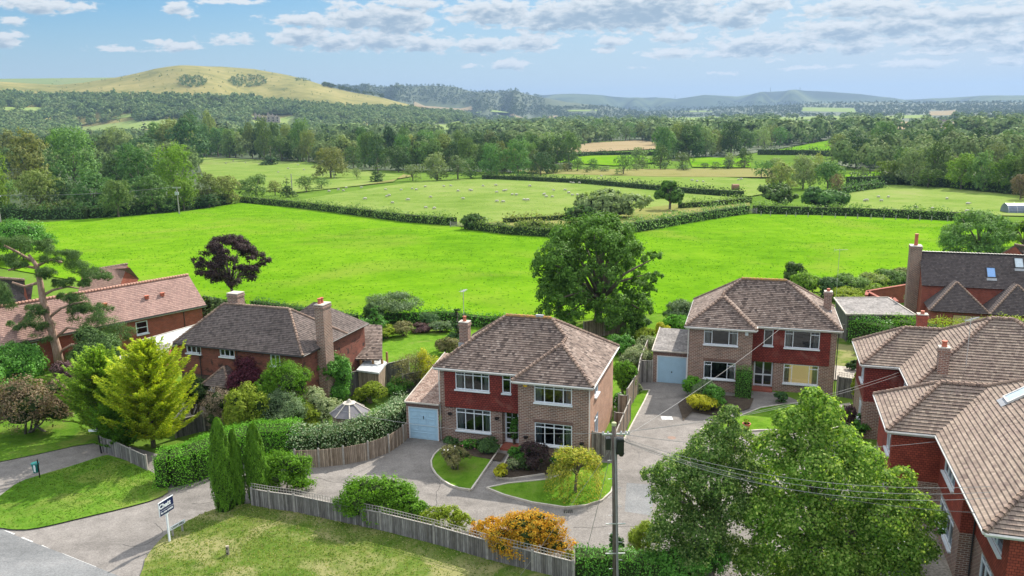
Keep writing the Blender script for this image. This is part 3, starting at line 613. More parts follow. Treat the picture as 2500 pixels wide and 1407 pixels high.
for q in ((1598,1022),(1388,1250),(1640,1070)):
    p = G(*q); mb = MB()
    if q[0] == 1388:
        for i in range(5): mb.bx(p.x-.25+i*.1, p.x-.19+i*.1, p.y-.18, p.y+.18, .02, .03)
        tag(mb.build('drain_grate', BLACK), 'dark slotted drain grate in the tarmac beside the kerbed lawn', 'drain')
    elif q[0] == 1640: mb.lathe((p.x, p.y, .012), [(.3, 0), (.3, .012), (.26, .016), (0, .016)], 14); tag(mb.build('manhole_cover', m_plain('rusty_iron', (.20, .13, .10), .8)), 'round rusty manhole cover in the open drive', 'manhole cover')
p = G(1628, 1022); mb = MB(); mb.bx(p.x-.38, p.x+.38, p.y-.3, p.y+.3, .02, .035); mb.bx(p.x-.3, p.x+.3, p.y-.22, p.y+.22, .035, .042); tag(mb.build('inspection_cover', FELTL), 'square white inspection cover at the edge of the dark driveway', 'manhole cover')
# ------------------------------------------------------------------ houses
UP = Vector((0, 0, 1))
def frame_of(o, a): return lambda x, y, z=0: Vector((o[0]+x*math.cos(a)-y*math.sin(a), o[1]+x*math.sin(a)+y*math.cos(a), z))
def eave_trim(par, segs, ze, gut=SOFFIT, ov=.3):
    mb = MB()
    for (a, b) in segs:
        a, b = Vector((*a, 0)), Vector((*b, 0)); u = (b-a).normalized(); n = Vector((u.y, -u.x, 0)); c = (a+b)/2; L = (b-a).length
        mb.box(c-n*.035+UP*(ze-.10), (L-.0, .03, .17), (u, n, UP)); mb.box(c-n*.18+UP*(ze-.19), (L-.06, .30, .012), (u, n, UP))
    t = mb.build('fascia', SOFFIT, par); g_ = MB()
    for (a, b) in segs:
        a, b = Vector((*a, 0)), Vector((*b, 0)); u = (b-a).normalized(); n = Vector((u.y, -u.x, 0)); g_.tube([a+n*.04+UP*(ze-.06), b+n*.04+UP*(ze-.06)], .055, 7)
    g_.build('gutter', gut, par)
def downpipe(par, x, y, z1, m=SOFFIT):
    mb = MB(); mb.tube([(x, y, .0), (x, y, z1)], .035, 6); mb.build('downpipe', m, par)
def chimney(par, x0, x1, y0, y1, z0, z1, m=BRICK, pots=((.5, .5),), ph=.35, pr=.13, pm=TERRA, cap=True):
    mb = MB()
    mb.bx(x0, x1, y0, y1, z0, z1)
    if cap: mb.bx(x0-.05, x1+.05, y0-.05, y1+.05, z1-.22, z1-.08)
    c = mb.build('chimney', m, par); k = MB(); k.bx(x0-.03, x1+.03, y0-.03, y1+.03, z1, z1+.07); k.build('cap', KERB, c)
    for fx, fy in pots:
        q = MB(); q.lathe((x0+(x1-x0)*fx, y0+(y1-y0)*fy, z1+.06), [(pr*1.05, 0), (pr*.85, .08), (pr*.8, ph-.07), (pr, ph-.05), (pr, ph), (pr*.6, ph)], 10); q.build('chimney_pot', pm, c)
    return c
def aerial(name, label, base, h, rz, arm=1.0, par=None):
    e = empty(name, base, rz, label, 'aerial'); m = MB(); m.tube([(0, 0, 0), (0, 0, h)], .022, 6); m.build('mast', STEEL, e)
    b = MB(); b.tube([(-arm*.4, 0, h-.1), (arm*.6, 0, h-.1)], .016, 5)
    for i in range(9): x = -arm*.3+arm*.9*i/9; b.tube([(x, -.2+.01*i, h-.1), (x, .2-.01*i, h-.1)], .008, 4)
    b.tube([(-arm*.38, 0, h-.35), (-arm*.38, 0, h+.15)], .01, 4); b.build('yagi_array', STEEL, e); return e
def hip_house_roof(par, ze, s, planes, ridges, mat, g=.18, rm=None, lip=.045, name='roof', rr=.11):
    T = lambda q: Vector((q[0], q[1], ze+s*q[2]))
    mb = MB()
    for pl in planes: roof_plane(mb, [T(q) for q in pl], g, lip)
    r = mb.build(name, mat, par); k = MB()
    for a, b in ridges: ridge_run(k, T(a)+UP*.03, T(b)+UP*.03, rr)
    k.build('ridge_tiles', rm or RIDGE, r); return r

def two_storey(label, o, deg, W, D, bw, bp, side, ze, s):
    a = R(deg); e = empty('brick_house', (o[0], o[1], 0), a, label, 'house'); i = .3; b0 = W-bw if side > 0 else 0
    h = D/2; hb = bw/2; yf = -bp
    planes = [[(0,0,0),(W,0,0),(W-h,h,h),(h,h,h)], [(W,0,0),(W,D,0),(W-h,h,h)], [(W,D,0),(0,D,0),(h,h,h),(W-h,h,h)], [(0,D,0),(0,0,0),(h,h,h)],
              [(b0,yf,0),(b0+bw,yf,0),(b0+hb,yf+hb,hb)]]
    L_ = [(b0,0,0),(b0,yf,0),(b0+hb,yf+hb,hb),(b0+hb,hb,hb)]; Rr = [(b0+bw,yf,0),(b0+bw,0,0),(b0+hb,hb,hb),(b0+hb,yf+hb,hb)]
    planes += [L_, Rr]
    rid = [((h,h,h),(W-h,h,h)), ((b0,yf,0),(b0+hb,yf+hb,hb)), ((b0+bw,yf,0),(b0+hb,yf+hb,hb)), ((b0+hb,yf+hb,hb),(b0+hb,hb,hb)), ((W,D,0),(W-h,h,h)), ((0,D,0),(h,h,h))]
    if side > 0: rid += [((0,0,0),(h,h,h)), ((b0+hb,hb,hb),(W-h,h,h))]
    else: rid += [((W,0,0),(W-h,h,h)), ((b0+hb,hb,hb),(h,h,h))]
    roof = hip_house_roof(e, ze, s, planes, rid, ROOFB)
    k = MB(); ridge_run(k, (h, h, ze+s*h+.06), (W-h, h, ze+s*h+.06), .115); k.build('lichened_ridge', RIDGEL, roof)
    segs = [((W,yf if side > 0 else 0),(W,D)), ((W,D),(0,D)), ((0,D),(0,0 if side > 0 else yf)), ((b0,yf),(b0+bw,yf))]
    segs += [((0,0),(b0,0)), ((b0,0),(b0,yf))] if side > 0 else [((bw,0),(W,0)), ((bw,yf),(bw,0))]
    return e, roof, segs, i, b0
# house one: bay on the right, garage on the left
A1 = R(-17.31); O1 = (-5.062, 49.022); ZE = 5.0
e1, r1, sg, i_, b0 = two_storey('brown brick house whose pale blue garage door is marked 1, bay on its right', O1, -17.31, 10.524, 7.442, 4.942, 1.244, 1, ZE, .709)
eave_trim(e1, sg, ZE)
wt = ZE-.18
br = MB(); th = MB(); fy = .3; by = -.944; DW = [4.50, 5.44, .18, 2.30]
wins1 = [(1.37, 3.64, 3.60, 4.80), (4.49, 5.05, 3.62, 4.78)]; lw1 = (1.33, 3.66, .82, 2.30)
wall(br, (.3, fy), (.6, fy), 0, wt)                                                        # corner pier
wall(br, (.6, fy), (4.42, fy), 0, 2.32, [(lw1[0]-.6, lw1[1]-.6, lw1[2], lw1[3])])
wall(br, (4.42, fy+.35), (5.9, fy+.35), 0, 2.32, [(DW[0]-4.42, DW[1]-4.42, DW[2], DW[3])]); wall(br, (4.42, fy), (4.42, fy+.35), 0, 2.32)
wall(br, (5.88, fy), (5.88, by), 0, wt)
wall(th, (.6, fy-.05), (5.88, fy-.05), 2.32, wt, [(w_[0]-.6, w_[1]-.6, w_[2], w_[3]) for w_ in wins1]); th.face([(.6, fy-.05, 2.32), (5.88, fy-.05, 2.32), (5.88, fy+.35, 2.32), (.6, fy+.35, 2.32)])
bw1 = [(6.9, 9.21, 3.68, 4.80), (6.9, 9.22, .98, 2.38)]
wall(br, (5.88, by), (10.224, by), 0, wt, [(w_[0]-5.88, w_[1]-5.88, w_[2], w_[3]) for w_ in bw1])
sb = MB()
sw1 = [(.80-by, 1.95-by, 3.65, 4.55), (.85-by, 2.05-by, .85, 2.35)]
wall(sb, (10.224, by), (10.224, 7.142), 0, wt, sw1); sb.build('side_wall', BRICKS, e1); wall(br, (10.224, 7.142), (.3, 7.142), 0, wt); wall(br, (.3, 7.142), (.3, fy), 0, wt)
br.build('brick_wall', BRICK, e1); th.build('tile_hung_wall', TILEH, e1)
so_ = MB()
for k in range(33): so_.box((6.86+k*.074, by-.012, 2.50), (.062, .03, .215))
so_.build('soldier_course', m_plain('soldier_brick', (.17, .10, .08), .85, var=.4, scale=14), e1)
FV = (.27, .52, .77)
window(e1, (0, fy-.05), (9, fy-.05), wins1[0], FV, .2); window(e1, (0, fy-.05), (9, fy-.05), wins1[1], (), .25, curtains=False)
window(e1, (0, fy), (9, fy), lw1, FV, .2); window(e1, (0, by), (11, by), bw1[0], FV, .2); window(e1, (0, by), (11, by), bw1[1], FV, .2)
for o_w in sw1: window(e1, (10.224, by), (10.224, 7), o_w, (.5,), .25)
def glazed_door(par, p0, p1, o, cols=2, rows=5):
    u = (Vector((*p1, 0))-Vector((*p0, 0))).normalized(); n = Vector((u.y, -u.x, 0)); ax = (u, n, UP); a, b, c, d = o; W = lambda s_, z, dd: Vector((*p0, 0))+u*s_+UP*z+n*dd
    m = MB()
    for x in (a+.05, b-.05): m.box(W(x, (c+d)/2, -.05), (.1, .07, d-c), ax)
    m.box(W((a+b)/2, d-.05, -.05), (b-a-.2, .07, .1), ax); m.box(W((a+b)/2, c+.12, -.05), (b-a-.2, .07, .24), ax)
    for k in range(1, cols): m.box(W(a+.1+(b-a-.2)*k/cols, (c+d)/2+.07, -.05), (.03, .05, d-c-.34), ax)
    for k in range(1, rows): m.box(W((a+b)/2, c+.24+(d-c-.34)*k/rows, -.047), (b-a-.2, .045, .03), ax)
    t = m.build('front_door', WHITE, par); g_ = MB(); g_.face([W(a+.08, c+.2, -.07), W(b-.08, c+.2, -.07), W(b-.08, d-.08, -.07), W(a+.08, d-.08, -.07)]); g_.build('pane', GLASS, t)
    r_ = MB(); r_.face([W(a-.3, c-.1, -1.8), W(b+.3, c-.1, -1.8), W(b+.3, d, -1.8), W(a-.3, d, -1.8)]); r_.build('room', ROOM, t)
    h_ = MB(); h_.tube([W(a+.09, (c+d)/2, .0), W(a+.2, (c+d)/2, .0)], .015, 6); h_.build('handle', BLACK, t); return t
glazed_door(e1, (0, fy+.35), (9, fy+.35), DW)
st = MB(); st.bx(4.45, 5.85, -.35, .65, .0, .15); st.build('doorstep', BRICKR, e1)
bx_ = MB(); bx_.lathe((0, 0, 0), [(.13, 0), (.15, .05), (.12, .1), (0, .11)], 8); ab = bx_.build('alarm_box', m_plain('alarm_yellow', (.72, .42, .03), .4), e1); ab.location = (6.35, by-.02, 4.72); ab.rotation_euler = (R(90), 0, 0)
for x, y in ((.24, fy-.03), (10.28, by-.04)): downpipe(e1, x, y, ZE-.1)
r1c = chimney(r1, .42, 1.05, 3.6, 4.15, ZE-.2, 7.0, pots=((.5, .5),)); fl = MB(); fl.bx(.36, 1.11, 3.54, 4.21, 5.3, 5.62); fl.build('flashing', LEAD, r1c)
vt = MB(); vt.box((W_ := 6.0, 3.72, ZE+.709*3.72+.16), (.5, .22, .14)); vt.build('ridge_vent', LEAD, r1)
for x, z in ((1.0, 2.05), (4.15, 2.05), (6.4, 1.55), (9.85, 1.5)):
    hb_ = MB(); hb_.tube([(x, (fy if x < 5 else by)-.02, z+.3), (x, (fy if x < 5 else by)-.25, z+.28)], .012, 5); hb_.lathe((x, (fy if x < 5 else by)-.22, z-.22), [(.02, 0), (.12, .05), (.15, .14), (.15, .16)], 10); hb_.build('hanging_basket_bracket', BLACK, e1)
# garage one (joined to the house: part of it)
def garage(par, x0, x1, yf, yb, zt, slope_z, door, panelled, mat_roof, lean=0.0):
    m = MB(); wall(m, (x0, yf), (x1, yf), 0, zt, [(door[0]-x0, door[1]-x0, 0.02, door[2])], th=.2); wall(m, (x0, yb), (x0, yf), 0, zt); wall(m, (x1, yb), (x0, yb), 0, zt)
    gw = m.build('garage_wall', BRICK, par)
    c = MB()
    for k in range(int((x1-x0)/.09)): c.box((x0+.045+k*.09, yf-.012, zt-.14), (.07, .03, .26))
    c.build('soldier_course', m_plain('soldier_brick', (.15, .09, .075), .85, var=.4, scale=14), gw)
    r = MB(); r.face([(x0-.05, yf-.05, zt+.02), (x1, yf-.05, zt+.02), (x1, yb, slope_z), (x0-.05, yb, slope_z)]); r.face([(x0-.05, yf-.05, zt-.06), (x1, yf-.05, zt-.06), (x1, yf-.05, zt+.02), (x0-.05, yf-.05, zt+.02)]); r.face([(x0-.05, yb, slope_z-.1), (x0-.05, yf-.05, zt-.06), (x0-.05, yf-.05, zt+.02), (x0-.05, yb, slope_z)])
    ro = r.build('garage_roof', mat_roof, par); t = MB(); t.box((x0-.07, (yf+yb)/2, (zt+slope_z)/2+.03), (.07, math.hypot(yb-yf, slope_z-zt), .09), (Vector((1, 0, 0)), Vector((0, yb-yf, slope_z-zt)).normalized(), Vector((0, zt-slope_z, yb-yf)).normalized()))
    t.box(((x0+x1)/2, yf-.08, zt+.03), (x1-x0+.1, .07, .09)); t.build('verge_trim', KERB, ro)
    d = MB(); a, b, h = door; y = yf+.09
    d.bx(a, a+.07, y-.05, y+.03, .02, h); d.bx(b-.07, b, y-.05, y+.03, .02, h); d.bx(a+.07, b-.07, y-.05, y+.03, h-.09, h); fr_ = d.build('door_frame', WHITE, par)
    p = MB(); p.bx(a+.07, b-.07, y-.01, y+.03, .03, h-.09)
    if panelled:
        for r_ in range(4):
            for c_ in range(3):
                x = a+.17+(b-a-.3)*c_/3; z = .14+(h-.3)*r_/4; ww, hh = (b-a-.3)/3-.1, (h-.3)/4-.13
                p.bx(x, x+ww, y-.035, y-.01, z, z+.035); p.bx(x, x+ww, y-.035, y-.01, z+hh-.035, z+hh); p.bx(x, x+.035, y-.034, y-.01, z+.035, z+hh-.035); p.bx(x+ww-.035, x+ww, y-.034, y-.01, z+.035, z+hh-.035)
        p.bx(a+.07, b-.07, y-.018, y-.01, h*.49, h*.5)
    else:
        k = int((b-a-.14)/.075)
        for c_ in range(k): p.bx(a+.085+c_*.075, a+.135+c_*.075, y-.028, y-.01, .05, h-.28)
        p.bx(a+.08, b-.08, y-.03, y-.01, h-.24, h-.11)
    gd = p.build('garage_door', PALE, par)
    if panelled: return gd
    hn = MB(); hn.tube([((a+b)/2, y-.03, h*.42), ((a+b)/2, y-.09, h*.42)], .05, 8); hn.build('handle', BLACK, gd); return gd
gd1 = garage(e1, -1.98, .3, -.1, 7.0, 2.52, 3.7, (-1.86, .24, 2.24), True, FELTM)
def text_mesh(s_, size, m, par, loc, rot, name='lettering', ext=.004, bold=0.0):
    c = bpy.data.curves.new('txt', 'FONT'); c.body = s_; c.size = size; c.extrude = ext; c.align_x = 'CENTER'; c.align_y = 'CENTER'; c.offset = bold; c.resolution_u = 3
    t = bpy.data.objects.new('txt', c); COL.objects.link(t); bpy.context.view_layer.update()
    me = bpy.data.meshes.new_from_object(t.evaluated_get(bpy.context.evaluated_depsgraph_get())); bpy.data.objects.remove(t)
    me.materials.clear(); me.materials.append(m); o = bpy.data.objects.new(name, me); COL.objects.link(o); o.parent = par; o.location = loc; o.rotation_euler = rot; return o
text_mesh('1', .30, BLACK, gd1, (-.80, -.045, 1.52), (R(90), 0, 0), 'house_number', bold=.012)
# house two: bay on the left, garage on the left
O2 = (13.166, 59.085)
e2, r2, sg, i_, b0 = two_storey('brown brick house farther back, bay on its left beside a plain ribbed garage door', O2, -16.83, 10.96, 7.583, 5.072, 1.246, -1, ZE, .709)
eave_trim(e2, sg, ZE)
br = MB(); th = MB(); by = -.946
bu = [(1.35, 3.78, 3.65, 4.82), (1.42, 3.70, 1.0, 2.32)]
wall(br, (.3, by), (4.82, by), 0, wt, [(w_[0]-.3, w_[1]-.3, w_[2], w_[3]) for w_ in bu]); wall(br, (4.82, by), (4.82, .3), 0, wt)
tu = [(5.62, 6.27, 3.50, 4.72), (7.08, 9.50, 3.44, 4.74)]; lu = (7.13, 9.56, .68, 2.16); d2 = (5.02, 6.38, .2, 2.18)
wall(br, (4.82, .3+.3), (6.42, .3+.3), 0, 2.2, [(d2[0]-4.82, d2[1]-4.82, d2[2], d2[3])]); wall(br, (6.42, .6), (6.42, .3), 0, 2.2)
wall(br, (6.42, .3), (10.25, .3), 0, 2.2, [(lu[0]-6.42, lu[1]-6.42, lu[2], lu[3])]); wall(br, (10.25, .3), (10.66, .3), 0, wt)
wall(th, (4.82, .25), (10.25, .25), 2.2, wt, [(w_[0]-4.82, w_[1]-4.82, w_[2], w_[3]) for w_ in tu]); th.face([(4.82, .25, 2.2), (10.25, .25, 2.2), (10.25, .6, 2.2), (4.82, .6, 2.2)])
wall(br, (10.66, .3), (10.66, 7.283), 0, wt); wall(br, (10.66, 7.283), (.3, 7.283), 0, wt); wall(br, (.3, 7.283), (.3, by), 0, wt)
br.build('brick_wall', BRICK, e2); th.build('tile_hung_wall', TILEH, e2)
so_ = MB()
for k in range(32): so_.box((1.40+k*.074, by-.012, 2.44), (.062, .03, .215))
so_.build('soldier_course', m_plain('soldier_brick', (.17, .10, .08), .85, var=.4, scale=14), e2)
V2 = (.24, .74); TC = (0, 2)
window(e2, (0, by), (9, by), bu[0], V2, .2, trans_cols=TC); window(e2, (0, by), (9, by), bu[1], V2, .2, trans_cols=TC)
window(e2, (0, .25), (11, .25), tu[0], (), None, curtains=False); window(e2, (0, .25), (11, .25), tu[1], V2, .2, trans_cols=TC); window(e2, (0, .3), (11, .3), lu, V2, .2, trans_cols=TC, rmat=ROOML)
def pair_door(par, y, o):
    a, b, c, d = o; m = MB()
    for x in (a+.05, (a+b)/2, b-.05): m.bx(x-.05, x+.05, y+.02, y+.09, c, d)
    for z in (c+.08, c+(d-c)*.45, d-.05):
        for x0, x1 in ((a+.1, (a+b)/2-.05), ((a+b)/2+.05, b-.1)): m.bx(x0, x1, y+.025, y+.085, z-.05, z+.05)
    t = m.build('front_door', WHITE, par); g_ = MB(); g_.face([(a, y+.06, c), (b, y+.06, c), (b, y+.06, d), (a, y+.06, d)]); g_.build('pane', GLASS, t); r_ = MB(); r_.face([(a-.3, y+1.6, c-.1), (b+.3, y+1.6, c-.1), (b+.3, y+1.6, d), (a-.3, y+1.6, d)]); r_.build('room', ROOM, t)
    h_ = MB(); h_.tube([((a+b)/2, y, (c+d)/2), ((a+b)/2+.12, y, (c+d)/2)], .015, 6); h_.build('handle', BLACK, t)
pair_door(e2, .6, d2)
st = MB(); st.bx(4.85, 6.4, -.25, .6, 0, .16); st.build('doorstep', BRICKR, e2)
ab = MB(); ab.bx(4.28, 4.5, by-.08, by, 4.5, 4.82); ab.build('alarm_box', WHITE, e2)
for x, y in ((.22, by-.03), (10.74, .26)): downpipe(e2, x, y, ZE-.1, GUT if x > 5 else SOFFIT)
r2c = chimney(r2, 9.92, 10.45, 3.75, 4.3, ZE-.2, 6.95, BRICK, pots=((.5, .5),), ph=.2); fl = MB(); fl.bx(9.86, 10.5, 3.69, 4.36, 5.2, 5.55); fl.build('flashing', LEAD, r2c)
garage(e2, -2.48, .3, 0.0, 5.2, 2.55, 3.0, (-2.16, .12, 2.22), False, FELT)
F1 = frame_of(O1, A1)
aerial('television_aerial', 'silver aerial standing on the chimney of the house with the blue garage door', tuple(F1(.7, 3.85, 7.35)), 1.9, 1.2, .9)
aerial('television_aerial', 'tall thin aerial behind the house with the white garage door', tuple(G(2040, 745)+UP*.0), 6.3, .1, 1.6)

# right hand pair: tile hung houses with a wing each
def wing_house(label, c, W, D, ywf, ze, s, hl, rot=-17.5, front_win=()):
    a = R(rot); e = empty('tile_hung_house', (c[0], c[1], 0), a, label, 'house'); h = min(W, D)/2; wd = (D-ywf)/2; xl = -2.2
    if D > W: main = [[(0,D,0),(0,0,0),(h,h,h),(h,D-h,h)], [(0,0,0),(W,0,0),(h,h,h)], [(W,0,0),(W,D,0),(h,D-h,h),(h,h,h)], [(W,D,0),(0,D,0),(h,D-h,h)]]; rd = [((h,h,h),(h,D-h,h)), ((0,0,0),(h,h,h)), ((W,0,0),(h,h,h)), ((W,D,0),(h,D-h,h)), ((wd,ywf+wd,wd),(h,D-h,h))]
    else: main = [[(0,D,0),(0,0,0),(h,h,h)], [(0,0,0),(W,0,0),(W-h,h,h),(h,h,h)], [(W,0,0),(W,D,0),(W-h,h,h)], [(W,D,0),(0,D,0),(h,h,h),(W-h,h,h)]]; rd = [((h,h,h),(W-h,h,h)), ((0,0,0),(h,h,h)), ((W,0,0),(W-h,h,h)), ((W,D,0),(W-h,h,h)), ((wd,ywf+wd,wd),(h,h,h))]
    main += [[(xl,ywf,0),(0,ywf,0),(wd,ywf+wd,wd),(xl+wd,ywf+wd,wd)], [(xl,D,0),(xl,ywf,0),(xl+wd,ywf+wd,wd)], [(0,D,0),(xl,D,0),(xl+wd,ywf+wd,wd),(wd,ywf+wd,wd)]]
    rd += [((xl+wd,ywf+wd,wd),(wd,ywf+wd,wd)), ((xl,ywf,0),(xl+wd,ywf+wd,wd)), ((xl,D,0),(xl+wd,ywf+wd,wd))]
    r = hip_house_roof(e, ze, s, main, rd, ROOFT, g=.21, lip=.05)
    eave_trim(e, [((0,ywf),(0,0)), ((0,0),(W,0)), ((W,0),(W,D)), ((xl,ywf),(0,ywf)), ((xl,D),(xl,ywf)), ((W,D),(xl,D))], ze, SOFFIT)
    return e, r, xl
wt = ZE-.18
e4, r4, xl = wing_house('red tile hung house with wide tan roof, behind the one with the rooflight', (22.6, 43.6), 10.8, 9.6, 4.2, ZE, .68, 0)
t4 = MB(); b4 = MB(); x0 = xl+.3
for mb_, za, zb in ((b4, 0, 2.5), (t4, 2.5, wt)):
    op = lambda l: [q for q in l]
    lw = [(.5, 1.9, 1.0, 2.2)] if za == 0 else [(3.2, 4.5, 3.5, 4.7)]
    wall(mb_, (x0, 9.3), (x0, 4.5), za, zb, [(4.8-1.9, 4.8-.6, .9, 2.2)] if za == 0 else [(4.8-1.9, 4.8-.6, 3.5, 4.6)]); wall(mb_, (x0, 4.5), (.3, 4.5), za, zb)
    wall(mb_, (.3, 4.5), (.3, .3), za, zb, [] if za == 0 else [(.3, 1.5, 3.6, 4.6)]); wall(mb_, (.3, .3), (10.5, .3), za, zb); wall(mb_, (10.5, .3), (10.5, 9.3), za, zb); wall(mb_, (10.5, 9.3), (x0, 9.3), za, zb)
b4.build('brick_wall', BRICK, e4); t4.build('tile_hung_wall', TILEH, e4)
window(e4, (x0, 9.3), (x0, 4.5), (2.9, 4.2, 3.5, 4.6), (.5,), .25); window(e4, (x0, 9.3), (x0, 4.5), (2.9, 4.2, .9, 2.2), (.5,), .25); window(e4, (.3, 4.5), (.3, .3), (.3, 1.5, 3.6, 4.6), (.5,), None)
downpipe(e4, .36, 4.4, ZE-.1, GUT)
c4 = chimney(r4, 1.45, 2.0, 1.0, 1.5, ZE+.3, 7.25, BRICK, pots=((.5, .5),), ph=.35, pr=.16); c4b = chimney(r4, 1.5, 2.1, 8.6, 9.1, ZE, 7.3, BRICKR, pots=((.5, .5),), ph=.2)
aerial('television_aerial', 'tall dark aerial on the big tan roof beside the mottled chimney stack', tuple(frame_of((22.6, 43.6), R(-17.5))(3.0, 1.6, 6.0)), 3.0, .6, 1.5)
e5, r5, xl = wing_house('nearest red tile hung house with a rooflight in its long tan roof', (17.78, 27.86), 10.4, 15.1, 9.7, ZE, .68, 0)
t5 = MB(); b5 = MB()
for mb_, za, zb in ((b5, 0, 2.35), (t5, 2.35, wt)):
    lo = za == 0
    wall(mb_, (x0, 14.8), (x0, 10), za, zb, [(3.2, 4.4, .9, 2.2)] if lo else [(3.2, 4.4, 3.4, 4.6)]); wall(mb_, (x0, 10), (.35, 10), za, zb)
    wall(mb_, (.35, 10), (.35, 5.0), za, zb, [(.9, 3.9, .8, 2.25)] if lo else [(1.0, 3.3, 3.5, 4.65)]); wall(mb_, (.35, 5.0), (.95, 5.0), za, zb)
    wall(mb_, (.95, 5.0), (.95, .3), za, zb, [(1.3, 4.1, .8, 2.25)] if lo else [(1.2, 3.9, 3.5, 4.65)]); wall(mb_, (.95, .3), (10.1, .3), za, zb, [(3, 5, .8, 2.2)] if lo else [(3, 5, 3.5, 4.6)]); wall(mb_, (10.1, .3), (10.1, 14.8), za, zb); wall(mb_, (10.1, 14.8), (x0, 14.8), za, zb)
b5.build('brick_wall', BRICK, e5); t5.build('tile_hung_wall', TILEH2, e5)
window(e5, (x0, 14.8), (x0, 10), (3.2, 4.4, .9, 2.2), (.5,), .25); window(e5, (x0, 14.8), (x0, 10), (3.2, 4.4, 3.4, 4.6), (.5,), .25)
window(e5, (.35, 10), (.35, 5), (.9, 3.9, .8, 2.25), (.25, .5, .75), .2); window(e5, (.35, 10), (.35, 5), (1.0, 3.3, 3.5, 4.65), (.33, .66), None)
window(e5, (.95, 5), (.95, .3), (1.3, 4.1, .8, 2.25), (.25, .5, .75), .2); window(e5, (.95, 5), (.95, .3), (1.2, 3.9, 3.5, 4.65), (.33, .66), None)
window(e5, (.95, .3), (10, .3), (3, 5, .8, 2.2), (.33, .66), None); window(e5, (.95, .3), (10, .3), (3, 5, 3.5, 4.6), (.33, .66), None)
downpipe(e5, .88, 4.92, ZE-.1, GUT)
def rooflight(par, pts, gm, rim=.05, m=None):
    P_ = [Vector(p) for p in pts]; u = (P_[1]-P_[0]); v = (P_[3]-P_[0]); n = u.cross(v).normalized(); n = n if n.z > 0 else -n; c = sum(P_, Vector())/4; U, V_ = u.normalized(), v.normalized(); a, b = u.length, v.length
    m_ = MB()
    for s_ in (-1, 1): m_.box(c+U*s_*(a/2)+n*.08, (.07, b+.07, .1), (U, V_, n)); m_.box(c+V_*s_*(b/2)+n*.08, (a-.07, .07, .1), (U, V_, n))
    r = m_.build('rooflight', m or SOFFIT, par); g_ = MB(); g_.box(c+n*.09, (a-.07, b-.07, .02), (U, V_, n)); g_.build('pane', gm, r); f = MB(); f.box(c-V_*(b/2+.2)+n*.05, (a+.1, .32, .02), (U, V_, n)); f.build('flashing', LEAD, r)
TS = lambda x, y: (x, y, ZE+.68*x)
rooflight(r5, [TS(2.9, 10.3), TS(2.9, 9.5), TS(4.1, 9.5), TS(4.1, 10.3)], ROOFGL2)
# old house on the left with the tall stack
O3 = (-24.6, 56.4); A3 = R(-19.7); e3 = empty('old_tiled_house', (O3[0], O3[1], 0), A3, 'old red tile hung house with sweeping dark hipped roof and tall side chimney', 'house'); Z3 = 4.72; s3 = .83
Wd, Dd = 10.95, 5.8
r3 = hip_house_roof(e3, Z3, s3, [[(0,0,0),(Wd,0,0),(8.1,2.9,2.9),(2.4,2.9,2.9)], [(Wd,0,0),(Wd,Dd,0),(8.1,2.9,2.9)], [(Wd,Dd,0),(0,Dd,0),(2.4,2.9,2.9),(8.1,2.9,2.9)], [(0,Dd,0),(0,0,0),(2.4,2.9,2.9)]],
   [((0,0,0),(2.4,2.9,2.9)), ((Wd,0,0),(8.1,2.9,2.9)), ((2.4,2.9,2.9),(8.1,2.9,2.9)), ((Wd,Dd,0),(8.1,2.9,2.9)), ((0,Dd,0),(2.4,2.9,2.9))], ROOFO, g=.15, lip=.03, rr=.09)
rw = MB()
T3 = lambda x, y, h_: Vector((x, y, Z3+s3*h_))
for pl in ([(Wd,2.6,0),(Wd,9.2,0),(9.75,3.9,1.9+.3),(9.75,2.9,2.3)],):
    pass
roof_plane(rw, [T3(Wd, 3.2, 0), T3(Wd, 9.0, 0), T3(8.4, 6.1, 2.6)], .15, .03); roof_plane(rw, [T3(Wd, 9.0, 0), T3(5.4, 9.0, 0), T3(8.0, 6.1, 2.6), T3(8.4, 6.1, 2.6)], .15, .03); roof_plane(rw, [T3(5.4, 3.2, 0), T3(Wd, 3.2, 0), T3(8.4, 6.1, 2.6), T3(8.0, 6.1, 2.6)], .15, .03)
rw.build('rear_roof', ROOFO, e3)
u3 = MB(); l3 = MB(); w3 = [(.9, 2.2, 4.02, 4.56), (3.83, 5.1, 4.02, 4.56), (8.1, 8.9, 3.72, 4.54)]; lw3 = [(-.05+.35, .45, 1.9, 2.7), (.72, 1.5, 1.85, 2.75), (2.45, 3.05, 1.9, 2.75)]
wall(u3, (.25, .28), (10.7, .28), 2.45, Z3-.05, [(w_[0]-.25, w_[1]-.25, w_[2], w_[3]) for w_ in w3]); wall(u3, (10.7, .28), (10.7, 8.75), 0, Z3-.05); wall(u3, (.25, 5.5), (.25, .28), 0, Z3-.05); wall(u3, (10.7, 8.75), (5.6, 8.75), 0, Z3-.05); wall(u3, (5.6, 5.55), (.25, 5.55), 0, Z3-.05)
lw3 = [(.72, 1.5, 1.3, 2.2), (2.45, 3.05, 1.3, 2.2), (6.4, 7.3, 1.2, 2.2)]
wall(l3, (.25, .34), (10.7, .34), 0, 2.45, [(w_[0]-.25, w_[1]-.25, w_[2], w_[3]) for w_ in lw3])
u3.build('tile_hung_wall', BRICKD, e3); l3.build('brick_wall', m_brick('dark_brick', (.12, .075, .06), (.09, .06, .05), (.17, .14, .12)), e3)
for w_, v_ in zip(w3, ((.33, .66), (.33, .66), (.5,))): window(e3, (0, .28), (9, .28), w_, v_, None, fr=.07, curtains=False)
for w_ in lw3: window(e3, (0, .34), (9, .34), w_, (.5,), None, fr=.07, curtains=False)
